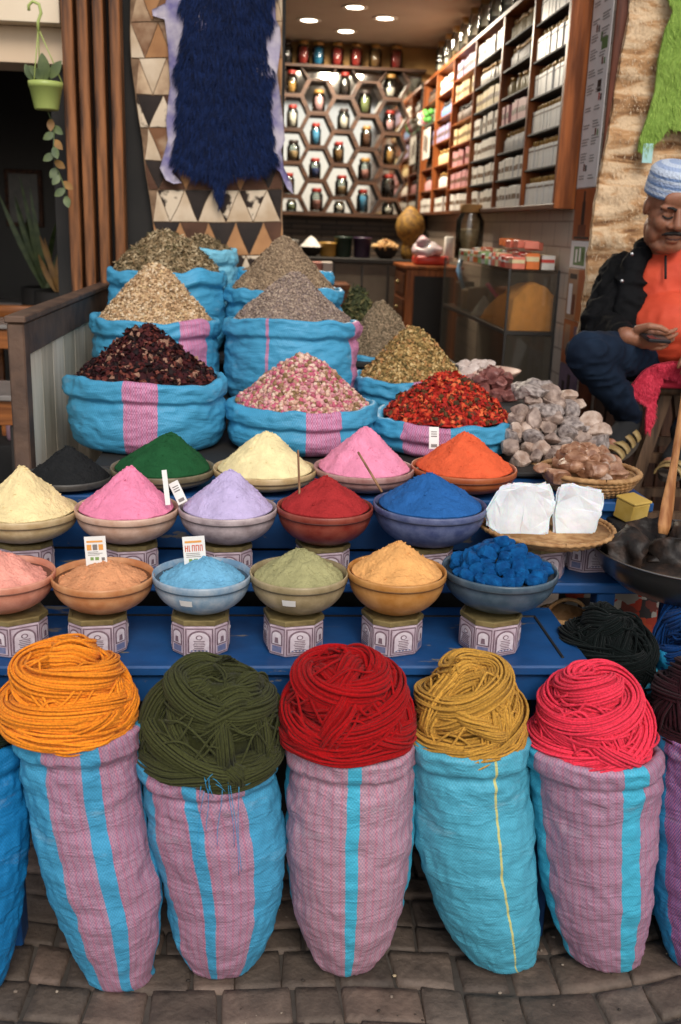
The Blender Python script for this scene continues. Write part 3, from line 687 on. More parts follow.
for sd, px, hw, ym, yt, Y, col, lab, kw in YARNS:
    c = P(px, ym, Y); s = S(c); a = hw/s; top = P(px, yt, Y+.03); h = top.z-c.z
    yarn(c-Vector((0, 0, .004)), a*.87, a*.80, h*.93, col, lab, sd+20, **kw)
# ------------------------------------------------------------------ tea tins (one built, the rest copied)
def make_tin(loc, label, rz=0.0):
    t = thing('tea_tin', loc, label, 'tin', 'printed tea tins under the bowls'); o = Vector(loc)
    hw, ch, H = .056, .026, .088
    oc = [(-hw+ch, -hw), (hw-ch, -hw), (hw, -hw+ch), (hw, hw-ch), (hw-ch, hw), (-hw+ch, hw), (-hw, hw-ch), (-hw, -hw+ch)]
    mb = MB(); v = []
    for z, k in ((0, .95), (.004, 1), (H-.012, 1), (H-.010, .97), (H-.006, .97)): v += [o+Vector((x*k, y*k, z)) for x, y in oc]
    f = [tuple(range(7, -1, -1))]+[(i*8+k, i*8+(k+1) % 8, i*8+8+(k+1) % 8, i*8+8+k) for i in range(4) for k in range(8)]+[tuple(32+k for k in range(8))]
    mb.add(v, f); build('body', mb, M_tin, t, smooth=False)
    mb = MB(); v = []
    for z, k in ((H-.008, 1.0), (H-.006, 1.03), (H+.004, 1.03), (H+.006, .99), (H+.006, .9), (H+.003, .88)): v += [o+Vector((x*k, y*k, z)) for x, y in oc]
    f = [tuple(range(7, -1, -1))]+[(i*8+k, i*8+(k+1) % 8, i*8+8+(k+1) % 8, i*8+8+k) for i in range(5) for k in range(8)]+[tuple(40+k for k in range(8))]
    mb.add(v, f); build('lid', mb, M_gold, t, smooth=False)
    pr = MB(); rr = random.Random(4)
    def shape(poly, ctr, tv, n, d, mi):
        vs = [ctr+tv*x+Vector((0, 0, z))+n*d for x, z in poly]; k = len(vs)
        vs2 = [p-n*.0006 for p in vs]
        pr.add(vs+vs2, [tuple(range(k))]+[(i, k+i, k+(i+1) % k, (i+1) % k) for i in range(k)], 0, mi)
    def arch(w, z0, z1):
        pts = [(-w, z0), (w, z0)]; zc = z1-w*.9
        for i in range(11):
            a = PI*i/10; q = 1+.10*math.sin(a*5)**2; pts.append((w*math.cos(a), zc+w*.9*math.sin(a)))
        return pts
    for k in range(8):
        a, b = Vector((*oc[k], 0)), Vector((*oc[(k+1) % 8], 0)); c = (a+b)/2; n = c.normalized(); tv = (b-a).normalized(); W = (b-a).length/2; ctr = o+c
        big = W > .02
        shape([(-W*.94, .006), (W*.94, .006), (W*.94, H-.014), (-W*.94, H-.014)], ctr, tv, n, .0008, 1)
        shape([(-W*.84, .009), (W*.84, .009), (W*.84, H-.017), (-W*.84, H-.017)], ctr, tv, n, .0016, 0)
        if big:
            shape(arch(W*.78, .012, H-.019), ctr, tv, n, .0024, 1)
            shape(arch(W*.66, .015, H-.023), ctr, tv, n, .0032, 2)
            shape([(.007*math.cos(q*PI/6), .052+.006*math.sin(q*PI/6)) for q in range(12)], ctr, tv, n, .0040, 1)
            shape([(.0045*math.cos(q*PI/6), .052+.004*math.sin(q*PI/6)) for q in range(12)], ctr, tv, n, .0047, 2)
            for i in range(6):
                z = .042-.0045*i; w = W*rr.uniform(.32, .56); shape([(-w, z), (w, z), (w, z+.0016), (-w, z+.0016)], ctr, tv, n, .0040, 1)
            for i in range(5): x = -W*.5+i*W*.25; shape([(x-.002, .0165), (x+.002, .0165), (x+.002, .019), (x-.002, .019)], ctr, tv, n, .0040, 3)
        else:
            shape(arch(W*.72, .03, H-.020), ctr, tv, n, .0024, 1); shape(arch(W*.56, .033, H-.024), ctr, tv, n, .0032, 2)
            shape([(-W*.6, .012), (W*.6, .012), (W*.6, .027), (-W*.6, .027)], ctr, tv, n, .0024, 3)
            shape([(-W*.25, .036), (W*.25, .036), (W*.18, .05), (-W*.18, .05)], ctr, tv, n, .0040, 1)
    build('printed_label', pr, [M_tin, M_tin2, M_tin3, M_tin4], t, smooth=False)
    t.rotation_euler = (0, 0, rz); return t
TIN = None
def tin(px, py_bottom, Yc, label, z, rz=0.0):
    global TIN
    x = P(px, py_bottom, Yc).x; loc = (x, Yc, z+.001)
    if TIN is None: TIN = make_tin(loc, label, rz); return TIN
    return dup(TIN, loc, label, 'printed tea tins under the bowls', rz)
TH = .096

# ------------------------------------------------------------------ bowls and powders
def bowl(px, py, w, Y, H, key, col, dust, label, zb=None, foot=.45, rough=.45, fillname='powder_heap', seed=1, peak=None, pcol=None, plabel=None, fill=.955, sink=.004, p=1.0, e=.12, skew=(0, 0), amp=.006):
    """bowl whose rim ellipse is centred on a pixel; powder heaped in it"""
    c = P(px, py, Y); s = S(c); Rr = w/2/s
    base = Vector((c.x, Y, zb if zb is not None else c.z-H)); Hh = c.z-base.z
    mb = MB(); v, f = bowl_mesh(base, Rr, Hh, foot); mb.add([q+base for q in v], f)
    o = build('bowl', mb, bowl_mat(key, col, dust, rough), base=base); tag(o, label, 'bowl', 'bowls on the blue stand')
    # joint groove under the rim, stickers are added by the caller
    g = MB(); g.lathe([(Rr*1.0, Hh-.0175), (Rr*1.012, Hh-.0165), (Rr*1.012, Hh-.0145), (Rr*1.0, Hh-.0135)], base, 56); build('rim_line', g, pm(key+'_line', shade(col, .3)), o)
    if peak is not None:
        Rp = Rr*fill*.97; zc = c.z-sink
        tp = P(peak[0], peak[1], Y); Hp = tp.z-zc
        pc = Vector((c.x, Y, zc))
        mb = MB(); v, f = mound_mesh(pc, Rp, Hp, seed, amp=amp, p=p, e=e, skew=(tp.x-c.x, 0)); mb.add(v, f); r2 = random.Random(seed*7+1)
        for q in range(90):
            w = v[r2.randrange(int(len(v)*.93))] if q > 14 else v[r2.randrange(110*8)]; sz = r2.choice([.0008, .001, .0014, .002, .0028])*r2.uniform(.8, 1.2); g_ = rockg(w+Vector((0, 0, sz*.3)), sz, seed*50+q, .8, 4, ICO1); mb.add(*g_)
        tag(build(fillname, mb, powder_mat(key+'_powder', pcol), base=pc), plabel, 'powder', 'powders heaped in the bowls')
    return o, base, Rr, Hh
DUSTY = srgb(205, 180, 150)
def C(*a): return srgb(*a)
# lowest row, each on a tin on the first step
ROW1 = [
 (3, 571, 100, C(188, 118, 92), C(214, 150, 126), 'salmon', (-4, 551), C(236, 152, 132), 'salmon pink', .018, 1.1),
 (103, 573, 100, C(178, 112, 66), C(206, 150, 104), 'tan', (103, 561), C(216, 144, 92), 'tan orange', .016, 1.0),
 (202, 572, 97, C(104, 138, 164), C(170, 178, 184), 'sky', (204, 556), C(102, 170, 204), 'sky blue', .016, 1.0),
 (299, 571, 97, C(132, 116, 82), C(170, 152, 118), 'olive', (302, 549), C(160, 154, 102), 'olive green', .008, 1.0),
 (397, 569, 98, C(170, 112, 48), C(196, 142, 82), 'ochre', (398, 543), C(232, 164, 84), 'pale ochre', .004, 1.0),
]
Y1 = 1.94; ZT1 = Z1+.001+TH*.84
BW = {}
for i, (px, py, w, col, dust, key, pk, pc, word, sink, p) in enumerate(ROW1):
    BW[key] = bowl(px, py, w, Y1, .07, key, col, dust, {'salmon': 'terracotta bowl of salmon powder cut by the picture edge', 'tan': 'orange brown bowl of tan powder on a tin', 'sky': 'greyish blue bowl with a paper sticker, sky blue powder in it', 'olive': 'glassy greenish bowl with an oval sticker, olive powder in it', 'ochre': 'caramel brown bowl of pale ochre powder'}[key],
        zb=ZT1, seed=i+1, peak=pk, pcol=pc, plabel=word+' powder heap in the lowest row of bowls', sink=sink, p=p, fill=.93 if sink > .01 else .955, e=.2 if i < 2 else .14)
    tin([17, 99, 201, 293, 391][i], 640, Y1-.01, {'salmon': 'printed tea tin under the salmon powder bowl', 'tan': 'printed tea tin under the tan orange powder bowl', 'sky': 'printed tea tin under the sky blue powder bowl', 'olive': 'printed tea tin under the olive powder bowl', 'ochre': 'printed tea tin under the pale ochre powder bowl'}[key], Z1, [.5, .12, 0, .2, .3][i]).scale = (1, 1, .84)
tin(489, 640, Y1-.01, 'printed tea tin under the bowl of blue lumps', Z1, .35).scale = (1, 1, .84)
# stickers
def sticker(key, px, py, w, h, mat=M_white):
    o, base, Rr, Hh = BW[key]; mb = MB(); c = P(px, py, Y1)
    th0 = math.asin(max(-1, min(1, (c.x-base.x)/(Rr*.92)))); pts = []
    for j, zz in enumerate((base.z+Hh*.48, base.z+Hh*.66)):
        rad = Rr*(.915 if j == 0 else .985)+.002
        for q in range(7): a = th0+(q/6-.5)*w; pts.append(Vector((base.x+rad*math.sin(a), base.y-rad*math.cos(a), zz)))
    mb.add(pts+[p+Vector((0, -.001, .0004)) for p in pts], [(i+14, i+15, i+22, i+21) for i in range(6)]+[(i, i+7, i+8, i+1) for i in range(6)])
    build('sticker', mb, mat, o)
sticker('sky', 190, 599, .26, .01); sticker('olive', 288, 598, .28, .01)
# second row, on tins on the second step
ROW2 = [
 (24, 508, 106, C(176, 148, 104), C(206, 184, 144), 'cream', (22, 467), C(240, 212, 150), 'pale cream', .002, 1.1, 'tan bowl of cream powder cut by the picture edge'),
 (127, 506, 101, C(186, 146, 122), C(214, 182, 162), 'pink', (132, 467), C(236, 128, 164), 'pink', .002, 1.05, 'beige bowl of pink powder with a wooden stick'),
 (228, 506, 97, C(146, 128, 128), C(196, 178, 178), 'lavender', (231, 470), C(190, 172, 212), 'lavender', .002, 1.0, 'chipped grey white bowl of lavender powder'),
 (325, 505, 95, C(120, 40, 28), C(146, 74, 58), 'crimson', (327, 477), C(166, 24, 26), 'dark crimson', .002, .9, 'red brown bowl of dark crimson powder'),
 (430, 503, 112, C(62, 72, 112), C(110, 118, 150), 'cobalt', (430, 473), C(18, 92, 160), 'cobalt blue', .002, .95, 'deep slate blue bowl of cobalt powder'),
]
Y2 = 2.2; ZT2 = Z2+.001+TH*.80
for i, (px, py, w, col, dust, key, pk, pc, word, sink, p, lab) in enumerate(ROW2):
    BW[key] = bowl(px, py, w, Y2, .08, key, col, dust, lab, zb=ZT2, seed=i+11, peak=pk, pcol=pc, plabel=word+' powder heap in the middle row of bowls', sink=sink, p=p)
    tin([28, 132, 226, 322, 424][i], 570, Y2, 'printed tea tin under the '+word+' powder bowl', Z2, [.2, .15, .1, .25, .3][i]).scale = (1, 1, .80)
# third row, straight on the third step
ROW3 = [
 (68, 474, 88, C(48, 46, 44), C(84, 80, 74), 'black', (69, 446), C(24, 25, 26), 'black', .006, 1.0, 'dark bowl of black powder by the plank board'),
 (163, 466, 102, C(94, 84, 60), C(134, 122, 96), 'green', (171, 433), C(10, 78, 36), 'dark green', .002, .9, 'worn brown bowl of dark green powder'),
 (265, 467, 102, C(176, 146, 98), C(206, 182, 140), 'butter', (266, 431), C(240, 218, 158), 'butter yellow', .002, 1.0, 'wooden brown bowl of butter yellow powder'),
 (364, 466, 99, C(150, 104, 96), C(188, 148, 140), 'rose', (366, 427), C(234, 136, 168), 'rose pink', .002, 1.0, 'brownish bowl of rose pink powder in the top row'),
 (464, 466, 104, C(158, 74, 36), C(182, 104, 62), 'orange', (465, 432), C(228, 84, 24), 'bright orange', .002, 1.0, 'reddish clay bowl of bright orange powder'),
]
Y3 = 2.44
for i, (px, py, w, col, dust, key, pk, pc, word, sink, p, lab) in enumerate(ROW3):
    BW[key] = bowl(px, py, w, Y3, .08, key, col, dust, lab, zb=Z3+.001, seed=i+21, peak=pk, pcol=pc, plabel=word+' powder heap in the top row of bowls', sink=sink, p=p)

# bowl of blue lumps
o, bb, bR, bH = bowl(500, 567, 114, Y1+.02, .07, 'steelblue', C(54, 74, 88), C(84, 100, 112), 'wide grey bowl full of vivid blue lumps', zb=ZT1, rough=.3)
M_lump = pm('blue_lump', C(4, 60, 112), C(12, 88, 146), scale=60, rough=.85, bump=.5, bscale=200, spec=.15)
rr = random.Random(17); spots = []
for ring, (n, rad, z) in enumerate(((19, .76, -.004), (14, .60, .006), (12, .54, .018), (8, .36, .022), (7, .33, .036), (3, .14, .044), (1, .0, .054))):
    for k in range(n):
        a = 2*PI*k/n+ring*.7+rr.uniform(-.12, .12); spots.append((bb.x+bR*rad*math.cos(a), bb.y+bR*rad*math.sin(a), bb.z+bH+z+rr.uniform(-.002, .003)))
for k, q in enumerate(spots):
    mb = MB(); M = Euler((rr.uniform(-.5, .5), rr.uniform(-.5, .5), rr.uniform(0, 3))).to_matrix(); s = rr.uniform(.0175, .023)
    v, f = rockg((0, 0, 0), 1, 300+k, .8, 5, ICO2)
    sx = Vector((s*rr.uniform(.9, 1.3), s*rr.uniform(.8, 1.0), s*rr.uniform(.7, .95)))
    def sq(p):   # squarish lump
        m_ = max(abs(p.x), abs(p.y), abs(p.z)); return p.lerp(p/m_*.82, .6)
    mb.add([Vector(q)+M @ Vector((sq(p).x*sx.x, sq(p).y*sx.y, sq(p).z*sx.z)) for p in v], f)
    tag(build('pigment_lump', mb, M_lump, smooth=False), 'blue pigment lump heaped in the wide grey bowl' if k < len(spots)-1 else 'blue pigment lump at the very top of the bowl', 'lump', 'blue lumps in the bowl')

# ------------------------------------------------------------------ sticks and cards standing in the powders
M_stick = wood('stick_wood', C(120, 84, 58), C(150, 112, 80)); M_stick2 = pm('pale_stick', C(200, 190, 170), C(222, 214, 196), scale=40)
def stick(p0, p1, Y0, Y1_, r, label, mat=M_stick):
    mb = MB(); mb.tube([P(*p0, Y0).lerp(P(*p1, Y1_), i/6) for i in range(7)], lambda s: r*(1-.15*s), 8); tag(build('stick', mb, mat), label, 'stick')
stick((300, 506), (298, 450), Y2-.02, Y2+.0, .0028, 'thin upright brown stick in the dark crimson powder')
stick((382, 492), (358, 452), Y2-.05, Y2+.0, .003, 'slanting brown stick in the cobalt powder')
def card(px, pyb, pyt, wpx, Y, label, ink, lean=.05, tilt=0.0, rows=5, groups='price cards stuck in the powders'):
    b = P(px, pyb, Y); tp = P(px, pyt, Y); s = S(b); w = wpx/s/2; h = (tp.z-b.z); h *= 1.0
    base = b-Vector((0, 0, .012)); t = thing('price_card', base, label, 'price card', groups)
    M = Matrix.Translation(base) @ Euler((-lean*2, tilt, 0)).to_matrix().to_4x4()
    mb = MB(); mb.box(-w, w, -.0006, .0006, 0, h+.012, .0003, M=M); build('card', mb, M_white, t, smooth=False)
    rr = random.Random(int(px)); k = MB(); z = h+.006; y = -.0011
    def bar(x0, x1, z0, z1, mi): k.box(x0, x1, y-.0003, y, z0, z1, .0001, mi=mi, M=M)
    x = -w*.82     # a line of big letters made of strokes
    zt, zb_ = z-h*.20, z-h*.42
    bar(-w*.8, w*.7, z-h*.12, z-h*.05, 1)
    if ink == 'red':
        while x < w*.75:
            lw = w*rr.uniform(.2, .3); st_ = w*.07
            bar(x, x+st_, zb_, zt, 0)
            if rr.random() < .8: bar(x+lw-st_, x+lw, zb_, zt, 0)
            bar(x+st_, x+lw-st_, *rr.choice([(zt-st_, zt), (zb_, zb_+st_), ((zb_+zt)/2, (zb_+zt)/2+st_)]), 0); x += lw+w*.08
    else:
        for i in range(3): bar(-w*.8+i*w*.55, -w*.8+i*w*.55+w*.42, zb_, zt, 1 if i != 1 else 3)
    for i in range(3):
        q = zb_-h*(.06+.06*i); bar(-w*.75, w*rr.uniform(.1, .75), q-h*.018, q, 3)
    bar(-w*.55, -w*.25, h*.30, h*.42, 2); bar(-w*.1, w*.25, h*.30, h*.42, 2); bar(w*.5, w*.8, h*.28, h*.40, 3)
    build('lettering', k, [M_red_ink, M_orange_ink, M_green_ink, M_grey_ink], t, smooth=False); return t
card(97, 562, 537, 21, Y1-.0, 'white price card with orange print in the tan powder', 'orange', .04, -.06)
card(196, 565, 537, 22, Y1-.0, 'white price card with red lettering in the sky blue powder', 'red', .04, -.08)
def strip(p0, p1, Y, w, label, print_=True):
    a = P(*p0, Y); b = P(*p1, Y+.02); t = thing('paper_strip', a, label, 'paper strip'); d = (b-a).normalized(); u = Vector((d.z, 0, -d.x)).normalized(); nrm = d.cross(u).normalized()
    if nrm.y > 0: nrm = -nrm
    hw = w/S(a)/2; mb = MB(); q = [a-u*hw, a+u*hw, b+u*hw, b-u*hw]; mb.add(q+[p-nrm*.001 for p in q], [(0, 1, 2, 3), (7, 6, 5, 4), (0, 4, 5, 1), (1, 5, 6, 2), (2, 6, 7, 3), (3, 7, 4, 0)]); build('paper', mb, M_white, t, smooth=False)
    if print_:
        k = MB(); L = (b-a).length
        for i, (s0, s1) in enumerate(((.08, .22), (.55, .6), (.66, .7), (.76, .8))):
            q = [a+d*L*s0-u*hw*.6, a+d*L*s0+u*hw*.6, a+d*L*s1+u*hw*.6, a+d*L*s1-u*hw*.6]; q = [p+nrm*.0008 for p in q]; k.add(q+[p-nrm*.0005 for p in q], [(0, 1, 2, 3), (0, 4, 5, 1), (1, 5, 6, 2), (2, 6, 7, 3), (3, 7, 4, 0)])
        build('lettering', k, M_grey_ink, t, smooth=False)
strip((168, 505), (164, 470), Y2-.05, 5, 'narrow pale spatula standing in the pink powder', False)
strip((183, 503), (173, 482), Y2-.03, 10, 'small slanting white paper strip between the pink and lavender powders')
strip((434, 449), (434, 427), Y3+.1, 10, 'small white paper tag behind the orange powder bowl')

# ------------------------------------------------------------------ large sacks of dried flowers and herbs
def big_sack(px, py, w, Y, zb, peak, kind, count, size, cols, lab, hlab, seed, stripes=(), lines=None, blue=BLUE, mauve=PINKM, p=1.0, e=.16, hr=.88, wr=.006, depth=.92, fold=.010, sink=.012):
    c = P(px, py, Y); s = S(c); Rr = w/2/s-fold*.6; H = c.z-zb
    rings = [(c.x, Y, zb, Rr*.55, Rr*.5), (c.x, Y, zb+.004, Rr*.86, Rr*.8), (c.x, Y, zb+H*.18, Rr*.97, Rr*.92), (c.x, Y, zb+H*.45, Rr*1.0, Rr*.94), (c.x, Y, zb+H*.75, Rr*.985, Rr*depth), (c.x, Y, c.z-.012, Rr*.965, Rr*depth*.97)]
    mb, uv = sack_mesh(rings, seed, fold=fold, cuff=.042, wr=wr, nrow=80, n=144, rimwave=.017)
    o = build('spice_sack', mb, sack_mat('big_sack_'+str(seed), blue, mauve, list(stripes), lines=lines, weave=.003), uvs=uv, base=(c.x, Y, zb)); tag(o, lab, 'sack', 'large blue sacks of dried goods')
    tp = P(peak[0], peak[1], Y); zc = c.z-sink
    if kind: dried_heap('dried_heap', (c.x, Y, zc), Rr*hr, tp.z-zc, kind, count, size, pieces_mat('bits_'+str(seed), cols), hlab, 'dried goods', seed, e=e, p=p)
    return o
big_sack(147, 374, 160, 2.86, Z4, (146, 326), 'chunk', 1500, .0105, [C(52, 14, 18), C(34, 10, 14), C(70, 22, 22), C(24, 9, 12), C(86, 34, 28), C(44, 16, 18), C(60, 18, 24), C(110, 56, 44), C(28, 12, 12), C(150, 112, 92)],
         'blue sack with a pink front stripe holding dark hibiscus', 'heap of dark red dried hibiscus flowers', 41, [(-.2, .2)])
big_sack(156, 316, 130, 3.28, Z5, (157, 263), 'chunk', 2600, .0068, [C(204, 172, 134), C(186, 150, 112), C(216, 190, 156), C(168, 132, 96), C(196, 160, 118), C(222, 200, 168), C(150, 118, 84), C(206, 176, 132)],
         'blue sack with an off-centre pink stripe holding pale dried blossom', 'heap of pale straw coloured dried blossom', 42, [(.42, .82)])
big_sack(167, 268, 120, 3.64, Z6, (172, 231), 'leaf', 2200, .0085, [C(146, 124, 92), C(116, 98, 70), C(170, 148, 114), C(92, 78, 54), C(132, 108, 76), C(186, 166, 132), C(104, 92, 62)],
         'blue sack of dried leaves behind the pale blossom', 'heap of dry brown leaves and stalks', 43, [], p=.8, e=.3)
big_sack(203, 248, 70, 3.88, Z6, (196, 234), 'leaf', 700, .0085, [C(140, 118, 88), C(110, 94, 66), C(164, 142, 108), C(92, 78, 54)],
         'pale blue sack rearmost by the patchwork hide', 'low heap of dry stalks in the rearmost sack', 44, [], blue=srgb(120, 190, 215))
big_sack(302, 399, 152, 2.86, Z4, (300, 354), 'bud', 1500, .0068, [C(206, 150, 150), C(190, 118, 128), C(214, 178, 156), C(176, 132, 112), C(222, 190, 172), C(196, 96, 118), C(150, 116, 84), C(206, 160, 140), C(180, 90, 110), C(130, 104, 70)],
         'blue sack with a pink stripe holding rosebuds', 'heap of dried pink rosebuds', 45, [(.02, .45)])
big_sack(292, 317, 138, 3.26, Z5, (292, 273), 'seed', 6000, .0042, [C(150, 130, 116), C(130, 112, 102), C(172, 150, 132), C(116, 100, 92), C(160, 138, 122), C(142, 124, 118), C(186, 166, 146)],
         'wide blue sack with a thin pink seam line holding lavender', 'grey mauve heap of dried lavender in the nearer sack', 46, [(.86, 1.0)], lines=[(-.37, .0035, PINKM)])
big_sack(284, 286, 120, 3.62, Z6, (281, 236), 'seed', 4200, .0046, [C(154, 130, 104), C(134, 112, 90), C(176, 152, 122), C(118, 98, 80), C(164, 140, 112)],
         'blue sack of brown grey seed behind the lavender', 'tall brown grey heap of dried seed', 47, [])
big_sack(283, 270, 104, 3.98, Z6, (283, 256), 'seed', 300, .0046, [C(154, 130, 104), C(134, 112, 90)],
         'blue sack almost hidden behind the brown grey seed', 'low seed heap almost hidden behind the tall one', 48, [], blue=srgb(70, 165, 210))
big_sack(446, 413, 143, 2.86, Z4, (438, 373), 'chunk', 1500, .0098, [C(176, 38, 26), C(206, 70, 40), C(146, 26, 20), C(120, 30, 22), C(90, 62, 34), C(190, 52, 30), C(216, 104, 60), C(70, 50, 30), C(166, 34, 24)],
         'blue sack with a mauve rim patch holding red petals', 'heap of scarlet dried petals', 49, [(-.72, -.12)], p=.85, e=.25, sink=.006)
big_sack(412, 374, 118, 3.24, Z4+.001, (406, 326), 'chunk', 2200, .0072, [C(166, 132, 80), C(140, 112, 62), C(190, 156, 100), C(120, 100, 56), C(176, 128, 80), C(204, 174, 120), C(104, 88, 50)],
         'blue sack holding yellow brown chamomile', 'heap of yellow brown dried chamomile', 50, [(-.1, .3)])
big_sack(380, 352, 96, 3.62, Z4+.001, (378, 300), 'seed', 3600, .0050, [C(140, 120, 96), C(118, 102, 80), C(160, 138, 110), C(100, 86, 66), C(150, 126, 100)],
         'small blue sack of grey brown herbs behind the chamomile', 'heap of grey brown dried herbs', 51, [])
dried_heap('dried_heap', (P(356, 345, 3.86).x, 3.86, 1.10), .13, .24, 'leaf', 900, .010, pieces_mat('bits_52', [C(58, 62, 34), C(44, 48, 26), C(76, 78, 44), C(100, 92, 56)]), 'heap of dull green leaves behind the grey brown herbs', 'dried goods', 52)
mb = MB(); mb.box(P(356, 345, 3.86).x-.16, P(356, 345, 3.86).x+.16, 3.72, 4.0, .93, 1.10, .01); tag(build('crate', mb, M_dark), 'dark crate under the dull green leaves', 'crate')
# ------------------------------------------------------------------ stones, crystals and baskets to the side of the bowls
M_wick = pm('wicker', C(150, 106, 62), C(190, 148, 100), scale=40, rough=.75, bump=.4, bscale=120)
def basket(c, Rr, H, label, seed=1, tilt=(0, 0)):
    """shallow coiled basket: coils of plaited straw wound up the side"""
    M = Matrix.Translation(Vector(c)) @ Euler((tilt[0], tilt[1], 0)).to_matrix().to_4x4(); mb = MB(); n = 7
    for i in range(n):
        t = i/(n-1); r = Rr*(.62+.38*t**.7); z = H*t**1.3; pts = []
        for k in range(97):
            a = 2*PI*k/96; pts.append(M @ Vector(((r+.0018*math.sin(a*46+i*PI))*math.sin(a), -(r+.0018*math.sin(a*46+i*PI))*math.cos(a), z+.0012*math.cos(a*46+i*PI))))
        mb.tube(pts, H*.10+.0015 if i < n-1 else H*.09+.003, 6, cap=False)
    v, f = latheg([(.0005, .002), (Rr*.6, .003), (Rr*.8, H*.35), (Rr*.95, H*.8)], 40); mb.add([M @ p for p in v], f)
    return tag(build('basket', mb, M_wick, base=c), label, 'basket')
def stone_mat(name, c1, c2, c3, rough=.55, sss=0, scale=40):
    mt = pm(name, c1, c2, scale=scale, rough=rough, bump=.6, bscale=110, detail=9, sss=sss); return mt
def stone(c, s, seed, mat, label, group, flat=.75, cuts=8, cat='stone', name='stone', base=None, dust=.05):
    mb = MB(); v, f = rockg(c, s, seed, flat, cuts, base); v = wob(v, s*dust, 1.6/s, seed); mb.add(v, f); return tag(build(name, mb, mat, smooth=False), label, cat, group)
# alum tray
cA = P(546, 529, 2.2); sA = S(cA)
tin(536, 575, 2.2, 'printed tea tin under the tray of white crystals', Z2, .3)
tin(584, 575, 2.26, 'printed tea tin behind the one under the white crystal tray', Z2, .1).scale = (1, 1, .9)
basket((cA.x, 2.2, cA.z-.018), 66/sA, .026, 'wide flat coiled straw tray with white crystals on it', tilt=(0, .0))
M_alum = pm('alum', C(232, 234, 236), C(212, 216, 220), scale=16, rough=.4, bump=.5, bscale=60, sss=.5, bdist=.004)
def slab(pts, Y0, Y1_, mat, label, name, cat, group, seed):
    """a broken block: an outline in the block's front plane, carried back and chipped"""
    bm = bmesh.new(); fv = [bm.verts.new(P(x, y, Y0)) for x, y in pts]; cx = sum(x for x, y in pts)/len(pts); cy = sum(y for x, y in pts)/len(pts)
    bv = [bm.verts.new(P(cx+(x-cx)*.88, cy+(y-cy)*.86-3, Y1_)) for x, y in pts]; n = len(pts)
    bm.faces.new(fv); bm.faces.new(bv[::-1])
    for i in range(n): bm.faces.new((fv[i], bv[i], bv[(i+1) % n], fv[(i+1) % n]))
    bmesh.ops.recalc_face_normals(bm, faces=bm.faces); bmesh.ops.bevel(bm, geom=bm.edges[:], offset=.006, segments=2, affect='EDGES')
    bmesh.ops.triangulate(bm, faces=bm.faces); bmesh.ops.subdivide_edges(bm, edges=bm.edges[:], cuts=2); bm.verts.index_update()
    mb = MB(); mb.add(wob(wob([v.co.copy() for v in bm.verts], .007, 26, seed), .0035, 70, seed+1), [tuple(q.index for q in fa.verts) for fa in bm.faces]); bm.free()
    return tag(build(name, mb, mat, smooth=False), label, cat, group)
slab([(486, 528), (484, 512), (497, 490), (512, 482), (528, 484), (549, 482), (556, 500), (552, 520), (545, 538), (520, 540), (498, 536)], 2.15, 2.25, M_alum, 'larger rounded white crystal block on the straw tray', 'crystal_block', 'crystal', 'white crystals on the tray', 3)
slab([(553, 536), (554, 508), (558, 486), (570, 484), (603, 490), (602, 512), (593, 538), (572, 541)], 2.16, 2.24, M_alum, 'squarer white crystal block on the straw tray', 'crystal_block', 'crystal', 'white crystals on the tray', 5)
slab([(494, 520), (500, 498), (512, 484), (524, 488), (512, 510), (505, 530)], 2.235, 2.28, M_alum, 'sharp white crystal splinter behind the larger block', 'crystal_block', 'crystal', 'white crystals on the tray', 8)
# amber resin basket
M_amber = stone_mat('amber_resin', C(120, 76, 50), C(182, 140, 112), None, .35); M_resin = stone_mat('pale_resin', C(150, 122, 104), C(198, 176, 160), None, .5)
M_grey = stone_mat('grey_rock', C(116, 96, 86), C(178, 156, 142), None, .6); M_greyd = stone_mat('dark_grey_rock', C(94, 82, 78), C(172, 158, 150), None, .5, scale=70)
cB = P(588, 488, 2.46); sB = S(cB); basket((cB.x, 2.46, Z3+.002), 48/sB, .05, 'straw basket of amber resin chunks behind the white crystals')
part_z = Z3+.05
rr = random.Random(23)
def pile(c, Rr, H, n, smin, smax, mats, seed, lab, grp, cat, name='stone'):
    rr = random.Random(seed); out = []
    for k in range(n):
        t = (k/n)**.6; lay = k/n; rad = Rr*(1-lay)**.75*(.55+.45*rr.random()); a = k*2.4+rr.uniform(-.3, .3)
        if math.cos(a-PI/2) > .5 and k % 2: a = -a
        s = rr.uniform(smin, smax)*(1-.15*lay); p = (c[0]+rad*math.cos(a), c[1]+rad*.85*math.sin(a), c[2]+H*lay**.85+s*.3)
        out.append(stone(p, s, seed*100+k, rr.choice(mats), lab, grp, flat=rr.uniform(.6, .85), cat=cat, name=name, base=ICO2 if s < .02 else ICO3))
    return out
pile((cB.x-.015, 2.46, Z3+.04), .125, .07, 34, .022, .036, [M_amber, M_amber, M_resin], 31, 'brown amber resin chunk in the straw basket', 'amber resin chunks', 'resin', 'resin_chunk')
p = P(579, 462, 2.53); stone(p, .055, 71, M_amber, 'biggest craggy amber brown chunk, standing on the resin heap', None, .8, 12, 'resin', 'resin_chunk', dust=.3)
p = P(612, 482, 2.44); stone(p, .040, 75, M_amber, 'flat reddish brown resin slab at the outer edge of its basket', None, .35, 6, 'resin', 'resin_chunk', dust=.3)
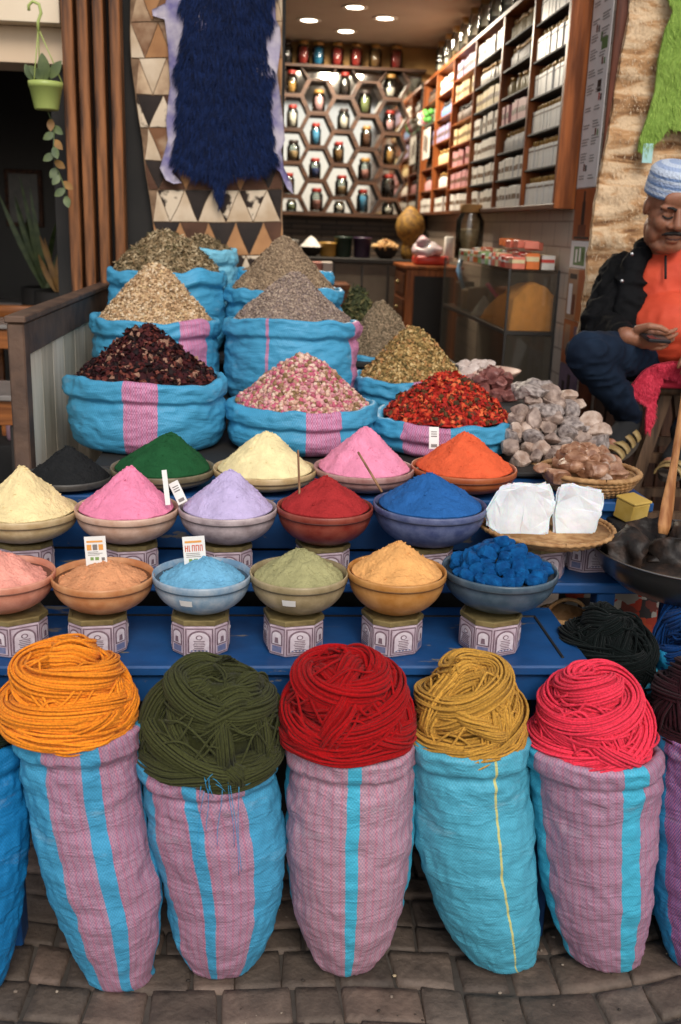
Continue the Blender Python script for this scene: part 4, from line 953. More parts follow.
# grey rock basket
cG = P(566, 462, 2.74); sG = S(cG); zG = cG.z
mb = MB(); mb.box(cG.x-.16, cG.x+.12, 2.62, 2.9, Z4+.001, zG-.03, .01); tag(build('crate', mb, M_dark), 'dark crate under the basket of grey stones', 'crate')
basket((cG.x, 2.74, zG-.028), 50/sG, .04, 'straw basket heaped with grey stones beside the scarlet petals')
rr = random.Random(61); rows_ = [(458, 520, 604, 2.66), (449, 512, 608, 2.685), (440, 514, 606, 2.71), (430, 516, 600, 2.735), (420, 518, 594, 2.76), (411, 520, 588, 2.78), (403, 534, 578, 2.80), (396, 548, 572, 2.82)]
mb = MB(); v, f = mound_mesh((cG.x-.01, 2.80, zG-.01), .13, .16, 62, amp=.02); mb.add(v, f); tag(build('stone', mb, M_greyd), 'lowest grey stone mass that the heaped lumps rest on', 'stone')
k = 0
for (py, x0, x1, Yr) in rows_:
    px = x0
    while px < x1:
        s = rr.uniform(.028, .043); p = P(px+rr.uniform(-2, 2), py+rr.uniform(-3, 3), Yr+rr.uniform(-.02, .02))
        stone(p, s, 3700+k, rr.choice([M_grey, M_grey, M_resin, M_greyd]), 'grey pink rock salt lump piled in the straw basket', 'grey stones in the basket', flat=rr.uniform(.65, .9), cuts=9); k += 1; px += s*2*345*.70
for px, py, s in ((578, 404, .03), (548, 408, .032), (530, 416, .035)): stone(P(px, py, 2.80), s, 3800+px, M_resin if px > 560 else M_grey, 'grey pink rock salt lump piled in the straw basket', 'grey stones in the basket', flat=.75, cuts=9)
p = P(532, 392, 2.83); stone(p, .074, 81, M_greyd, 'biggest speckled grey rock, on top of the grey heap by the scarlet petals', None, .58, 12, dust=.3)
# reddish stones and the pink tray behind
M_redst = stone_mat('red_stone', C(96, 48, 44), C(150, 96, 88), None, .5)
cT = P(468, 372, 3.5); mb = MB(); M_pinktray = pm('pink_tray', C(196, 158, 140), C(210, 176, 158), scale=20, rough=.5)
s_ = 52/S(cT); mb.lathe([(.001, 0), (s_*.8, .0), (s_, .05), (s_*1.03, .052), (s_*1.0, .044), (s_*.8, .008), (.001, .006)], (cT.x, 3.5, cT.z-.04), 40, sy=.7)
tag(build('tray', mb, M_pinktray), 'salmon pink shallow tray of pale stones', 'tray')
mb = MB(); mb.box(cT.x-.22, cT.x+.16, 3.28, 3.72, .3, cT.z-.043, .01); tag(build('crate', mb, M_dark), 'dark crate under the salmon pink tray', 'crate')
M_pale = stone_mat('pale_stone', C(180, 160, 150), C(214, 200, 192), None, .6)
pile((cT.x+.03, 3.48, cT.z), .12, .03, 14, .022, .032, [M_pale], 43, 'pale whitish stone in the salmon pink tray', 'pale stones in the tray', 'stone')
cR = P(495, 386, 3.15); pile((cR.x, 3.2, cR.z-.06), .10, .10, 20, .028, .040, [M_redst], 47, 'reddish brown stone heaped behind the scarlet petals', 'reddish stones', 'stone')
mb = MB(); mb.box(cR.x-.1, cR.x+.14, 3.08, 3.27, .3, cR.z-.05, .01); tag(build('crate', mb, M_dark), 'dark crate under the reddish stones', 'crate')
# yellow carton, steel bowl with dark soap and its spatula
p = P(632, 508, 2.33); mb = MB(); Mx = Matrix.Translation(p) @ Euler((.15, 0, .5)).to_matrix().to_4x4(); mb.box(-.03, .03, -.03, .03, -.03, .02, .003, M=Mx)
yc = build('carton', mb, pm('yellow_carton', C(186, 150, 62), C(204, 172, 92), scale=20, rough=.6), smooth=False); tag(yc, 'small yellow carton between the resin basket and the steel bowl', 'box')
mb = MB(); v, f = boxg(-.032, .032, -.032, .032, .0205, .027, .002); mb.add([Mx @ q for q in v], f); WL[yc.name] = WL[yc.name]; build('lid', mb, pm('yellow_carton_lid', C(196, 162, 78), rough=.6), yc, smooth=False)
mb = MB(); mb.box(p.x-.05, p.x+.06, 2.26, 2.42, Z2+.001, p.z-.033, .004); tag(build('crate', mb, M_dark), 'dark box holding up the yellow carton', 'crate')
M_steel = pm('dark_steel', (.20, .19, .185), (.30, .28, .26), scale=8, rough=.28, metal=.9, bump=.05)
cS = P(697, 549, 2.12); rS = 103/S(cS); zb = Z2+.001; Hs = cS.z-zb
mb = MB(); mb.lathe([(rS*.62, 0), (rS*.74, .006), (rS*.90, Hs*.4), (rS*.975, Hs*.8), (rS*1.0, Hs-.003), (rS*1.015, Hs), (rS*1.0, Hs+.002), (rS*.97, Hs*.85), (rS*.88, Hs*.42), (rS*.7, .014), (.001, .012)], (cS.x, 2.12, zb), 72)
tag(build('steel_bowl', mb, M_steel), 'wide dark steel bowl of black soap at the picture edge', 'bowl')
M_soap = pm('black_soap', (.012, .008, .006), (.085, .045, .028), scale=20, rough=.55, spec=.35, bump=.9, bscale=50, detail=6, contrast=(.42, .8))
for k, (px, py, Y, s, lab) in enumerate(((630, 545, 2.09, .062, 'largest glossy black soap lump by the rim of the steel bowl'), (648, 532, 2.16, .056, 'upright black soap lump beside the spatula'), (673, 548, 2.07, .05, 'low grey brown soap lump at the front of the steel bowl'), (684, 534, 2.12, .05, 'reddish brown soap lump behind the low one'), (615, 545, 2.14, .04, 'small dark soap lump nearest the straw tray'), (700, 540, 2.2, .07, 'dark soap lump beyond the picture edge'), (655, 556, 2.09, .042, 'dark soap lump under the upright one'), (674, 526, 2.2, .045, 'brown soap lump just behind the foot of the spatula'), (662, 536, 2.17, .036, 'small brown soap lump wedged against the spatula'))):
    v, f = rockg(P(px, py+4, Y), s, 500+k, .72, 5); mb = MB(); mb.add(wob(wob(v, s*.45, 20, k), s*.18, 55, k), f); tag(build('soap_lump', mb, M_soap), lab, 'soap', 'black soap lumps in the steel bowl')
mb = MB(); mb.lathe([(rS*.90, 0), (rS*.6, .012), (.001, .02)], (cS.x, 2.12, zb+Hs*.72), 40); tag(build('soap_mass', mb, M_soap), 'dark soft soap filling the bottom of the steel bowl', 'soap')
M_spat = wood('spatula_wood', C(150, 92, 48), C(196, 142, 92)); a = P(663, 534, 2.1); b = P(686, 388, 2.2); ax = (b-a).normalized(); u = Vector((1, .1, 0)); u = (u-ax*u.dot(ax)).normalized(); w_ = ax.cross(u); mb = MB(); L = (b-a).length; n = 22; v = []; f = []
for i in range(n):
    s = i/(n-1); hw = lerp(.0165, .0085, min(1, max(0, (s-.16)/.2))) if s > .03 else .012; th = lerp(.004, .008, min(1, s/.3)); q = a.lerp(b, s*1.25)
    for k in range(12): an = 2*PI*k/12; v.append(q+u*(hw*math.cos(an))+w_*(th*math.sin(an)))
for i in range(n-1):
    for k in range(12): f.append((i*12+k, i*12+(k+1) % 12, (i+1)*12+(k+1) % 12, (i+1)*12+k))
f += [tuple(range(11, -1, -1)), tuple((n-1)*12+k for k in range(12))]; mb.add(v, f); tag(build('spatula', mb, M_spat), 'long wooden spatula standing in the black soap', 'spatula')

# ------------------------------------------------------------------ under the side shelf
c = P(604, 668, 1.98); s = S(c)
rings = drop_to_ground([(c.x, 1.98, .1, .05, .05), (c.x, 1.98, .15, .10, .10), (c.x, 1.98, .35, .115, .11), (c.x, 1.98, c.z, .108, .1)])
mb, uv = sack_mesh(rings, 61, fold=.008, cuff=.03, wr=.005, n=96); tag(build('yarn_sack', mb, sack_mat('sacking_61', CYAN, MAUVE, [(-.6, -.3)]), uvs=uv, base=(c.x, 1.98, 0)), 'cyan sack under the side shelf behind the pink yarn', 'sack')
yarn(c+Vector((0, 0, -.02)), .105, .10, P(600, 612, 2.0).z-c.z+.015, C(9, 17, 16), 'black yarn hank under the side shelf', 62, rings=3, arcs=8)
c = P(697, 650, 1.97); rings = drop_to_ground([(c.x, 1.97, .1, .05, .05), (c.x, 1.97, .15, .09, .09), (c.x, 1.97, .35, .10, .1), (c.x, 1.97, c.z, .085, .09)])
mb, uv = sack_mesh(rings, 63, fold=.008, cuff=.03, wr=.005, n=96); tag(build('yarn_sack', mb, sack_mat('sacking_63', srgb(40, 150, 200), MAUVE, [(.6, .9)]), uvs=uv, base=(c.x, 1.97, 0)), 'blue sack behind the maroon yarn at the picture edge', 'sack')
yarn(c, .075, .08, P(690, 600, 1.97).z-c.z, C(16, 62, 120), 'blue yarn hank behind the maroon one at the picture edge', 64, rings=3, arcs=5, rb=.02)
# patterned rug hanging behind the legs
def rug_mat():
    mt, t, b = nt('patterned_rug'); L = t.links; tc = N(t, 'ShaderNodeTexCoord'); v = N(t, 'ShaderNodeTexVoronoi', feature='F1', distance='CHEBYCHEV'); v.inputs['Scale'].default_value = 34; L.new(tc.outputs['Object'], v.inputs['Vector'])
    r = N(t, 'ShaderNodeValToRGB'); r.color_ramp.interpolation = 'CONSTANT'; cols = [C(176, 60, 40), C(60, 52, 50), C(180, 170, 156), C(190, 76, 46), C(120, 60, 50), C(150, 140, 128)]
    r.color_ramp.elements[0].color = c4(cols[0]); r.color_ramp.elements[1].position = 1/6; r.color_ramp.elements[1].color = c4(cols[1])
    for i in range(2, 6): e = r.color_ramp.elements.new(i/6); e.color = c4(cols[i])
    sx = N(t, 'ShaderNodeSeparateColor'); L.new(v.outputs['Color'], sx.inputs[0]); L.new(sx.outputs[0], r.inputs['Fac']); L.new(r.outputs['Color'], b.inputs['Base Color']); b.inputs['Roughness'].default_value = .95; return mt
mb = MB(); a = P(556, 640, 2.42); b = P(720, 640, 2.42); nn = 40
for j in range(13):
    for i in range(nn): x = lerp(a.x, b.x, i/(nn-1)); mb.v.append(Vector((x, 2.42+.012*math.sin(x*40+j*.2), lerp(.30, Z2-.03, j/12))))
for j in range(13):
    for i in range(nn): p = mb.v[j*nn+i]; mb.v.append(p+Vector((0, .006, 0)))
Q = 13*nn
mb.f = [(j*nn+i, j*nn+i+1, (j+1)*nn+i+1, (j+1)*nn+i) for j in range(12) for i in range(nn-1)]+[(Q+j*nn+i, Q+(j+1)*nn+i, Q+(j+1)*nn+i+1, Q+j*nn+i+1) for j in range(12) for i in range(nn-1)]
mb.r = [0]*len(mb.v); mb.m = [0]*len(mb.f); tag(build('rug', mb, rug_mat()), 'red black and white patterned rug hanging under the side shelf', 'rug')
# rope handled basket
c = P(563, 612, 2.25); mb = MB(); mb.lathe([(.05, -.1), (.065, -.05), (.06, 0), (.052, 0), (.055, -.05), (.03, -.09), (.001, -.09)], c, 28)
bk = build('rope_basket', mb, M_wick, base=c-Vector((0, 0, .1))); tag(bk, 'straw basket with a rope handle under the blue shelf', 'basket')
mb = MB(); mb.tube([c+Vector((.05*math.cos(a*PI/14), -.03, .045*math.sin(a*PI/14))) for a in range(15)], .005, 6); build('handle', mb, M_wick, bk)
mb = MB(); mb.box(c.x-.08, c.x+.08, 2.19, 2.31, .02, c.z-.103, .006); tag(build('crate', mb, M_dark), 'dark crate under the rope handled basket', 'crate')

# ------------------------------------------------------------------ plank board at the side of the stall
M_rust = pm('rust_brown_paint', C(66, 48, 38), C(98, 74, 58), scale=14, rough=.6, bump=.4, bscale=50, detail=8); M_board = pm('weathered_board', C(210, 194, 170), C(232, 218, 198), scale=4, rough=.8, bump=.3, bscale=26, stretch=(10, 10, 1), detail=8)
M_board2 = pm('weathered_board_dark', C(176, 162, 140), C(204, 190, 168), scale=4, rough=.8, bump=.3, bscale=26, stretch=(10, 10, 1), detail=8)
xb = P(19, 320, 2.6).x; zt = P(28, 322, 2.6).z
pb = thing('plank_board', (xb, 3.3, 0), 'weathered pale plank board in a rusty brown frame at the side of the stall', 'board')
mb = MB(); mb.box(xb-.022, xb+.020, 2.56, 2.62, .0, zt, .004); build('post', mb, M_rust, pb, smooth=False)
mb = MB(); mb.box(xb-.022, xb+.020, 4.05, 4.12, .0, zt, .004); build('post', mb, M_rust, pb, smooth=False)
mb = MB(); mb.box(xb-.026, xb+.026, 2.552, 4.13, zt+.001, zt+.018, .003); build('top_rail', mb, M_rust, pb, smooth=False)
mb = MB(); mb.box(xb-.02, xb+.018, 2.622, 4.048, zt-.085, zt-.002, .003); build('side_rail', mb, M_rust, pb, smooth=False)
y = 2.625; k = 0
while y < 4.0:
    w = rr.uniform(.15, .21); mb = MB(); mb.box(xb-.012+rr.uniform(-.002, .002), xb+.012, y+.0015, min(y+w, 4.045), .05, zt-.088, .002); build('plank', mb, M_board if k % 2 == 0 else M_board2, pb, smooth=False); y += w; k += 1

# grit and scraps on the paving
rr = random.Random(66); mb = MB()
for k in range(240):
    x, y = rr.uniform(-1.2, 1.2), rr.uniform(.9, 2.0); sz = rr.choice([.0015, .002, .003, .0045])*rr.uniform(.7, 1.3); mb.add(*rockg((x, y, .012), sz, 9000+k, .6, 4, ICO1), rnd=rr.random())
tag(build('grit', mb, pieces_mat('grit_bits', [C(120, 106, 94), C(80, 70, 62), C(150, 136, 120), C(60, 52, 46), C(170, 150, 120)])), 'small grit and crumbs scattered over the paving', 'grit', kind='stuff')
# ------------------------------------------------------------------ the shop behind
XW, XC = 1.21, 1.13      # side wall, front of the wall cabinet
YB = 7.6; ZC = 2.68; YF = 3.72; ZF = .30
def wall(name, x0, x1, y0, y1, z0, z1, mat, kind='structure', label=None, cat=None):
    mb = MB(); mb.box(x0, x1, y0, y1, z0, z1, .002); o = build(name, mb, mat, smooth=False)
    if label: tag(o, label, cat)
    else: tag(o, kind=kind)
    return o
def tile_mat(name, c1, c2, mortar, w, h, rough=.35, bump=.4):
    mt, t, b = nt(name); L = t.links; tc = N(t, 'ShaderNodeTexCoord'); sp = N(t, 'ShaderNodeSeparateXYZ'); L.new(tc.outputs['Object'], sp.inputs[0])
    ad = N(t, 'ShaderNodeMath', operation='ADD'); L.new(sp.outputs[0], ad.inputs[0]); L.new(sp.outputs[1], ad.inputs[1]); cb = N(t, 'ShaderNodeCombineXYZ'); L.new(ad.outputs[0], cb.inputs[0]); L.new(sp.outputs[2], cb.inputs[1])
    br = N(t, 'ShaderNodeTexBrick'); br.inputs['Color1'].default_value = c4(c1); br.inputs['Color2'].default_value = c4(c2); br.inputs['Mortar'].default_value = c4(mortar)
    br.inputs['Scale'].default_value = 1; br.inputs['Brick Width'].default_value = w; br.inputs['Row Height'].default_value = h; br.inputs['Mortar Size'].default_value = .004; L.new(cb.outputs[0], br.inputs['Vector'])
    L.new(br.outputs['Color'], b.inputs['Base Color']); b.inputs['Roughness'].default_value = rough
    bp = N(t, 'ShaderNodeBump'); bp.inputs['Strength'].default_value = bump; bp.inputs['Distance'].default_value = .003; bp.invert = True; L.new(br.outputs['Fac'], bp.inputs['Height']); L.new(bp.outputs[0], b.inputs['Normal']); return mt
M_tile = tile_mat('cream_tile', C(186, 168, 150), C(176, 156, 140), C(140, 120, 106), .2, .1)
M_slate = tile_mat('dark_slate', C(60, 50, 44), C(92, 76, 62), C(24, 20, 18), .22, .035, .6, .8)
M_plaster = pm('cream_plaster', C(200, 180, 160), C(188, 166, 146), scale=5, rough=.85)
M_ceil = pm('shop_ceiling', C(176, 160, 142), C(166, 150, 132), scale=3, rough=.8)
M_cab = wood('orange_wood', C(122, 64, 28), C(164, 92, 46), 'Z', .4); M_cabd = wood('brown_wood', C(74, 40, 20), C(104, 58, 30), 'Y', .5)
M_honey = wood('honeycomb_wood', C(52, 34, 24), C(78, 52, 36), 'X', .5)
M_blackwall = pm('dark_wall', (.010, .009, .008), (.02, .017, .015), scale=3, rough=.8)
wall('floor', -1.6, 2.6, 4.0, YB+.1, .0, ZF, pm('shop_floor', C(70, 60, 54), C(90, 78, 70), scale=6, rough=.6))
wall('doorstep', .72, 2.6, 2.72, 4.0, .0, ZF+.02, pm('step_concrete', C(72, 62, 56), C(96, 84, 76), scale=8, rough=.85, bump=.3))
wall('back_wall', -1.0, XW+.1, YB, YB+.1, ZF, 2.56, M_slate)
wall('back_wall_top', -1.0, XW+.1, YB, YB+.1, 2.562, ZC+.1, pm('ochre_wall', C(176, 138, 84), C(160, 122, 72), scale=3, rough=.8))
wall('side_wall', XW, XW+.14, YF+.0, YB, ZF, ZC+.1, M_tile)
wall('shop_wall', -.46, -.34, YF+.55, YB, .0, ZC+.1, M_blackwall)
wall('ceiling', -.46, XW+.14, YF+.1, YB+.1, ZC+.102, ZC+.2, M_ceil)
wall('facade_pier', XW+.142, 3.2, YF, YF+.12, .0, 4.2, M_plaster)
wall('facade_wall', -.60, XW+.14, YF+.22, YF+.4, ZC+.32, 4.2, M_plaster)
# recessed lamps
M_lampg = emit('lamp_glow', (1, .86, .66), 9); M_lampr = pm('lamp_ring', C(220, 214, 204), rough=.4)
def at_z(px, py, z):
    d = ray(px, py); return CAM+d*((z-CAM.z)/d.z)
LAMPS = [(309, 20, 'recessed ceiling lamp beside the blue fleece'), (355, 7, 'recessed ceiling lamp closest to the street'), (385, 18, 'recessed ceiling lamp closest to the wall cabinet'), (346, 31, 'recessed ceiling lamp deepest in the shop')]
for k, (px, py, lab) in enumerate(LAMPS):
    p = at_z(px, py, ZC+.1); t = thing('ceiling_lamp', p, lab, 'lamp', 'recessed ceiling lamps')
    mb = MB(); mb.lathe([(.052, -.004), (.075, -.004), (.078, 0), (.05, .0)], p, 32, caps=False); build('ring', mb, M_lampr, t)
    mb = MB(); mb.lathe([(.001, -.003), (.051, -.003), (.051, .0)], p, 32); build('diffuser', mb, M_lampg, t)
    l = bpy.data.lights.new('lamp_light', 'SPOT'); l.energy = (40, 66, 46, 20)[k]; l.color = (1, .88, .70); l.spot_size = math.radians(176); l.spot_blend = .25; l.shadow_soft_size = .06
    lo = bpy.data.objects.new('lamp_light', l); COL.objects.link(lo); lo.parent = t; lo.location = (0, 0, -.03)

# honeycomb shelf
xh0, xh1 = P(280, 140, YB).x, XC-.02
p_lo, p_hi = P(340, 214, YB-.12), P(340, 68, YB-.12); zh0, zh1 = p_lo.z, p_hi.z
hs = thing('honeycomb_shelf', (xh0+.3, YB-.06, zh0), 'mirror backed shelf of hexagonal wooden cells on the back wall', 'shelf')
dx = P(319, 140, YB-.1).x-P(294, 140, YB-.1).x; dz = (P(340, 100, YB-.1).z-P(340, 134, YB-.1).z)
M_mirror = pm('mirror', (.80, .78, .74), rough=.06, metal=1); M_mirror.node_tree.nodes['Principled BSDF'].inputs['Base Color'].default_value = (.48, .47, .44, 1)
mb = MB(); mb.box(xh0, xh1, YB-.012, YB-.004, zh0+.01, zh1-.01, .001); build('mirror_back', mb, M_mirror, hs, smooth=False)
mb = MB(); cells = []
hx, hz = dx*2/3, dz/2
x0 = P(292, 140, YB-.1).x; z0 = P(318, 197, YB-.1).z; th = .014
def hexring(cx, cz):
    o_ = [(cx+hx*a, cz+hz*b) for a, b in ((1, 0), (.5, 1), (-.5, 1), (-1, 0), (-.5, -1), (.5, -1))]; i_ = [(cx+(x-cx)*.86, cz+(z-cz)*.88) for x, z in o_]
    keep = lambda x, z: (min(max(x, xh0+.004), xh1-.004), min(max(z, zh0+.006), zh1-.006))
    o_ = [keep(*q) for q in o_]; i_ = [keep(*q) for q in i_]
    v = []
    for y in (YB-.125, YB-.014):
        v += [Vector((x, y, z)) for x, z in o_]+[Vector((x, y, z)) for x, z in i_]
    f = []
    for k in range(6):
        k2 = (k+1) % 6; f += [(k, k2, 6+k2, 6+k), (6+k, 6+k2, 18+k2, 18+k), (12+k, 18+k, 18+k2, 12+k2), (k, 12+k, 12+k2, k2)]
    mb.add(v, f)
for i in range(5):
    for j in range(-1, 5):
        cx = x0+i*dx; cz = z0+j*dz+(dz/2 if i % 2 == 0 else 0)
        if cz+hz*.3 < zh0 or cz-hz*.3 > zh1: continue
        hexring(cx, cz); cells.append((cx, cz, i, j))
build('cells', mb, M_honey, hs, smooth=False)
mb = MB(); mb.box(xh0-.01, xh1+.012, YB-.15, YB-.002, zh1-.004, zh1+.014, .002); build('top_board', mb, M_honey, hs, smooth=False)
mb = MB(); mb.box(xh0-.01, xh1+.012, YB-.15, YB-.002, zh0-.02, zh0+.004, .002); build('bottom_board', mb, M_honey, hs, smooth=False)
JAR_GLASS = clear_glass('jar_glass', (.93, .95, .94))
JAR_COLS = {'brown': C(92, 54, 30), 'ochre': C(164, 120, 60), 'rose': C(190, 130, 120), 'blue': C(80, 150, 190), 'white': C(210, 200, 188), 'green': C(120, 126, 80), 'navy': C(40, 60, 110), 'tan': C(170, 140, 100), 'dark': C(44, 34, 30), 'pink': C(196, 150, 150), 'red': C(150, 34, 24), 'teal': C(20, 110, 150), 'black': C(18, 20, 22), 'amber': C(120, 84, 40)}
JM = {k: pm('jar_fill_'+k, shade(c, .8), shade(c, 1.15), scale=70, rough=.8, bump=.3, bscale=160) for k, c in JAR_COLS.items()}
LIDM = [pm('jar_lid_red', C(140, 40, 30), rough=.45), pm('jar_lid_gold', C(160, 120, 60), rough=.4), pm('jar_lid_dark', C(50, 40, 36), rough=.5)]
def jar(c, r, h, fill, lidm, label, group, level=.7, cork=None):
    t = thing('jar', c, label, 'jar', group); c = Vector(c)
    mb = MB(); mb.lathe([(r*.9, 0), (r, .006), (r, h*.70), (r*.72, h*.82), (r*.72, h*.86), (r*.68, h*.86), (r*.68, h*.82), (r*.94, h*.69), (r*.94, .008), (.0005, .006)], c, 20); build('glass', mb, JAR_GLASS, t)
    mb = MB(); mb.lathe([(r*.91, .009), (r*.91, h*level*.93), (r*.5, h*level), (.0005, h*level*1.02)], c, 18); build('contents', mb, JM[fill], t)
    mb = MB(); mb.lathe([(r*.76, h*.85), (r*.78, h*.86), (r*.78, h*.985), (r*.74, h), (.0005, h)], c, 18); build('lid', mb, lidm, t); return t
CN = ['first', 'second', 'third', 'fourth', 'fifth']; fills = list(JAR_COLS)
rr = random.Random(9); colname = ['column by the fleece', 'second column from the fleece', 'middle column', 'second column from the cabinet', 'column by the cabinet']
bycol = {}
for q in cells: bycol.setdefault(q[2], []).append(q)
ffix = ['ochre', 'white', 'tan', 'brown', 'green', 'pink', 'blue', 'navy', 'rose', 'dark', 'white', 'amber', 'tan', 'white', 'green', 'brown', 'rose', 'blue', 'white', 'pink', 'ochre', 'dark', 'white', 'navy', 'tan']
k = 0
for ci, lst in bycol.items():
    lst.sort(key=lambda q: -q[1])
    for n, (cx, cz, i, j) in enumerate(lst):
        zb_ = cz-hz*.86
        if zb_ < zh0+.0: zb_ = zh0+.008
        hh = min(rr.uniform(.135, .165), zh1-.02-zb_, cz+hz*.8-zb_)
        if hh < .07: continue
        fl = ffix[k % len(ffix)]; k += 1
        jar((cx+rr.uniform(-.02, .015), YB-.075, zb_), rr.uniform(.036, .045), hh, fl, LIDM[rr.choice([0, 0, 1, 2])], '%s jar, %s from the top, honeycomb %s' % ({'navy': 'navy blue', 'dark': 'dark'}.get(fl, fl), CN[n], colname[min(ci, 4)]), 'jars in the honeycomb shelf', rr.uniform(.45, .72))
for k, (px, fl, lab) in enumerate(((286, 'black', 'black jar'), (303, 'red', 'bright red jar next to the black one'), (318, 'teal', 'blue jar'), (337, 'red', 'dark red jar beside the blue one'), (356, 'red', 'brick red jar between dark red and amber ones'), (375, 'amber', 'amber jar'), (396, 'red', 'red jar beside the wall cabinet'))):
    p = P(px, 66, YB-.08); jar((p.x, YB-.08, zh1+.015), .046, .15, fl, LIDM[1 if k != 0 else 2], lab+' on top of the honeycomb shelf', 'jars on top of the honeycomb shelf', .78)

# wall cabinet
cb = thing('wall_cabinet', (XC, 5.8, 1.66), 'long orange wood wall cabinet full of boxed goods', 'cabinet')
ZB, ZT = 1.665, 2.53; DIV = [4.0, 4.53, 5.1, 5.75, 6.4, 7.0, 7.56]
for y in DIV: mb = MB(); mb.box(XC-.004, XW-.006, y-.011, y+.011, ZB, ZT, .002); build('divider', mb, M_cab, cb, smooth=False)
mb = MB(); mb.box(XC-.004, XW-.002, 3.978, 3.987, ZB-.02, ZT+.03, .002); build('end_panel', mb, M_cab, cb, smooth=False)
mb = MB(); mb.box(XC-.006, XW-.004, 3.989, 7.572, ZB-.02, ZB-.001, .002); build('bottom_board', mb, M_cabd, cb, smooth=False)
mb = MB(); mb.box(XC-.006, XW-.004, 3.989, 7.572, ZT+.001, ZT+.022, .002); build('top_board', mb, M_cab, cb, smooth=False)
mb = MB(); mb.box(XW-.005, XW-.002, 3.989, 7.57, ZB, ZT, .0005); build('back_board', mb, M_cabd, cb, smooth=False)
nsh = [6, 7, 7, 7, 6, 6]
for b in range(6):
    for s in range(1, nsh[b]): z = lerp(ZB, ZT, s/nsh[b]); mb = MB(); mb.box(XC+.002, XW-.006, DIV[b]+.012, DIV[b+1]-.012, z-.005, z+.003, .001); build('shelf', mb, M_dark if b < 3 else M_cab, cb, smooth=False)
M_boxw = pm('box_white', C(232, 226, 216), C(222, 214, 204), scale=30, rough=.45); M_boxcap = pm('box_goldcap', C(150, 108, 48), C(190, 146, 76), scale=50, rough=.35, metal=.4)
PAST = {'white': M_boxw, 'pink': pm('box_pink', C(206, 150, 150), rough=.5), 'lilac': pm('box_lilac', C(160, 150, 180), rough=.5), 'pale green': pm('box_green', C(150, 180, 150), rough=.5), 'cream': pm('box_cream', C(206, 186, 140), rough=.5), 'blue': pm('box_blue', C(90, 120, 160), rough=.5), 'brown': pm('box_brown', C(90, 66, 48), rough=.5)}
M_boxline = pm('box_line', C(110, 84, 60), rough=.5)
def perfume_box(loc):
    t = thing('perfume_box', loc, 'x', 'box'); o = Vector(loc); w, h, d = .021, .088, .03
    mb = MB(); mb.box(o.x, o.x+d*2, o.y-w, o.y+w, o.z, o.z+h, .001); build('carton', mb, M_boxw, t, smooth=False)
    mb = MB(); mb.box(o.x-.0012, o.x-.0002, o.y-w*.98, o.y+w*.98, o.z+h*.78, o.z+h*.85, .0003); build('print', mb, M_boxline, t, smooth=False)
    mb = MB(); mb.lathe([(.010, 0), (.010, .022), (.008, .025), (.0005, .025)], o+Vector((d*.7, 0, h+.0005)), 10); build('cap', mb, M_boxcap, t); return t
PROT = {}
def goods(kind, loc):
    o = Vector(loc)
    if kind == 'perfume':
        if kind not in PROT: PROT[kind] = perfume_box(loc); return PROT[kind]
        return dup(PROT[kind], loc)
    if kind in PROT:
        r = PROT[kind].copy(); COL.objects.link(r); r.location = loc
        for ch in PROT[kind].children: c = ch.copy(); COL.objects.link(c); c.parent = r
        return r
    k, colr = kind
    if k == 'carton':
        mb = MB(); mb.box(o.x, o.x+.05, o.y-.026, o.y+.026, o.z, o.z+.082, .001); q = build('carton', mb, PAST[colr], smooth=False, base=loc)
        mb = MB(); mb.box(o.x-.0012, o.x-.0002, o.y-.02, o.y+.02, o.z+.03, o.z+.05, .0003); build('print', mb, M_boxline if colr != 'brown' else M_boxw, q, smooth=False)
    else:
        mb = MB(); mb.lathe([(.016, 0), (.017, .004), (.017, .05), (.008, .062), (.008, .068), (.0005, .068)], (o.x+.03, o.y, o.z), 12); q = build('bottle', mb, PAST[colr], base=loc)
        mb = MB(); mb.lathe([(.010, .067), (.010, .085), (.0005, .086)], (o.x+.03, o.y, o.z), 10); build('cap', mb, M_boxcap if colr in ('white', 'cream') else LIDM[2], q)
    tag(q, None, {'carton': 'box', 'bottle': 'bottle'}[k]); PROT[kind] = q; return q
rr = random.Random(77)
bayname = ['bay closest to the street', 'second bay from the street', 'third bay from the street', 'fourth bay from the street', 'fifth bay from the street', 'bay closest to the honeycomb']
order = ['lowest', 'second lowest', 'third lowest', 'fourth lowest', 'fifth lowest', 'sixth lowest', 'seventh lowest']
kinds_bay = {1: ['carton', 'carton', 'bottle', 'carton', 'bottle', 'bottle', 'bottle'], 2: ['carton']*5+['bottle', 'carton'], 3: ['carton']*4+['bottle', 'carton', 'carton'], 4: ['carton', 'bottle', 'bottle', 'carton', 'bottle', 'carton'], 5: ['carton', 'bottle', 'bottle', 'carton', 'carton', 'bottle']}
cols_bay = {1: ['white', 'white', 'white', 'pink', 'cream', 'white', 'cream'], 2: ['white', 'white', 'white', 'white', 'cream', 'white', 'white'], 3: ['white', 'pink', 'pink', 'cream', 'brown', 'cream', 'lilac'], 4: ['white', 'white', 'cream', 'lilac', 'blue', 'white'], 5: ['white', 'pink', 'brown', 'lilac', 'pale green', 'brown']}
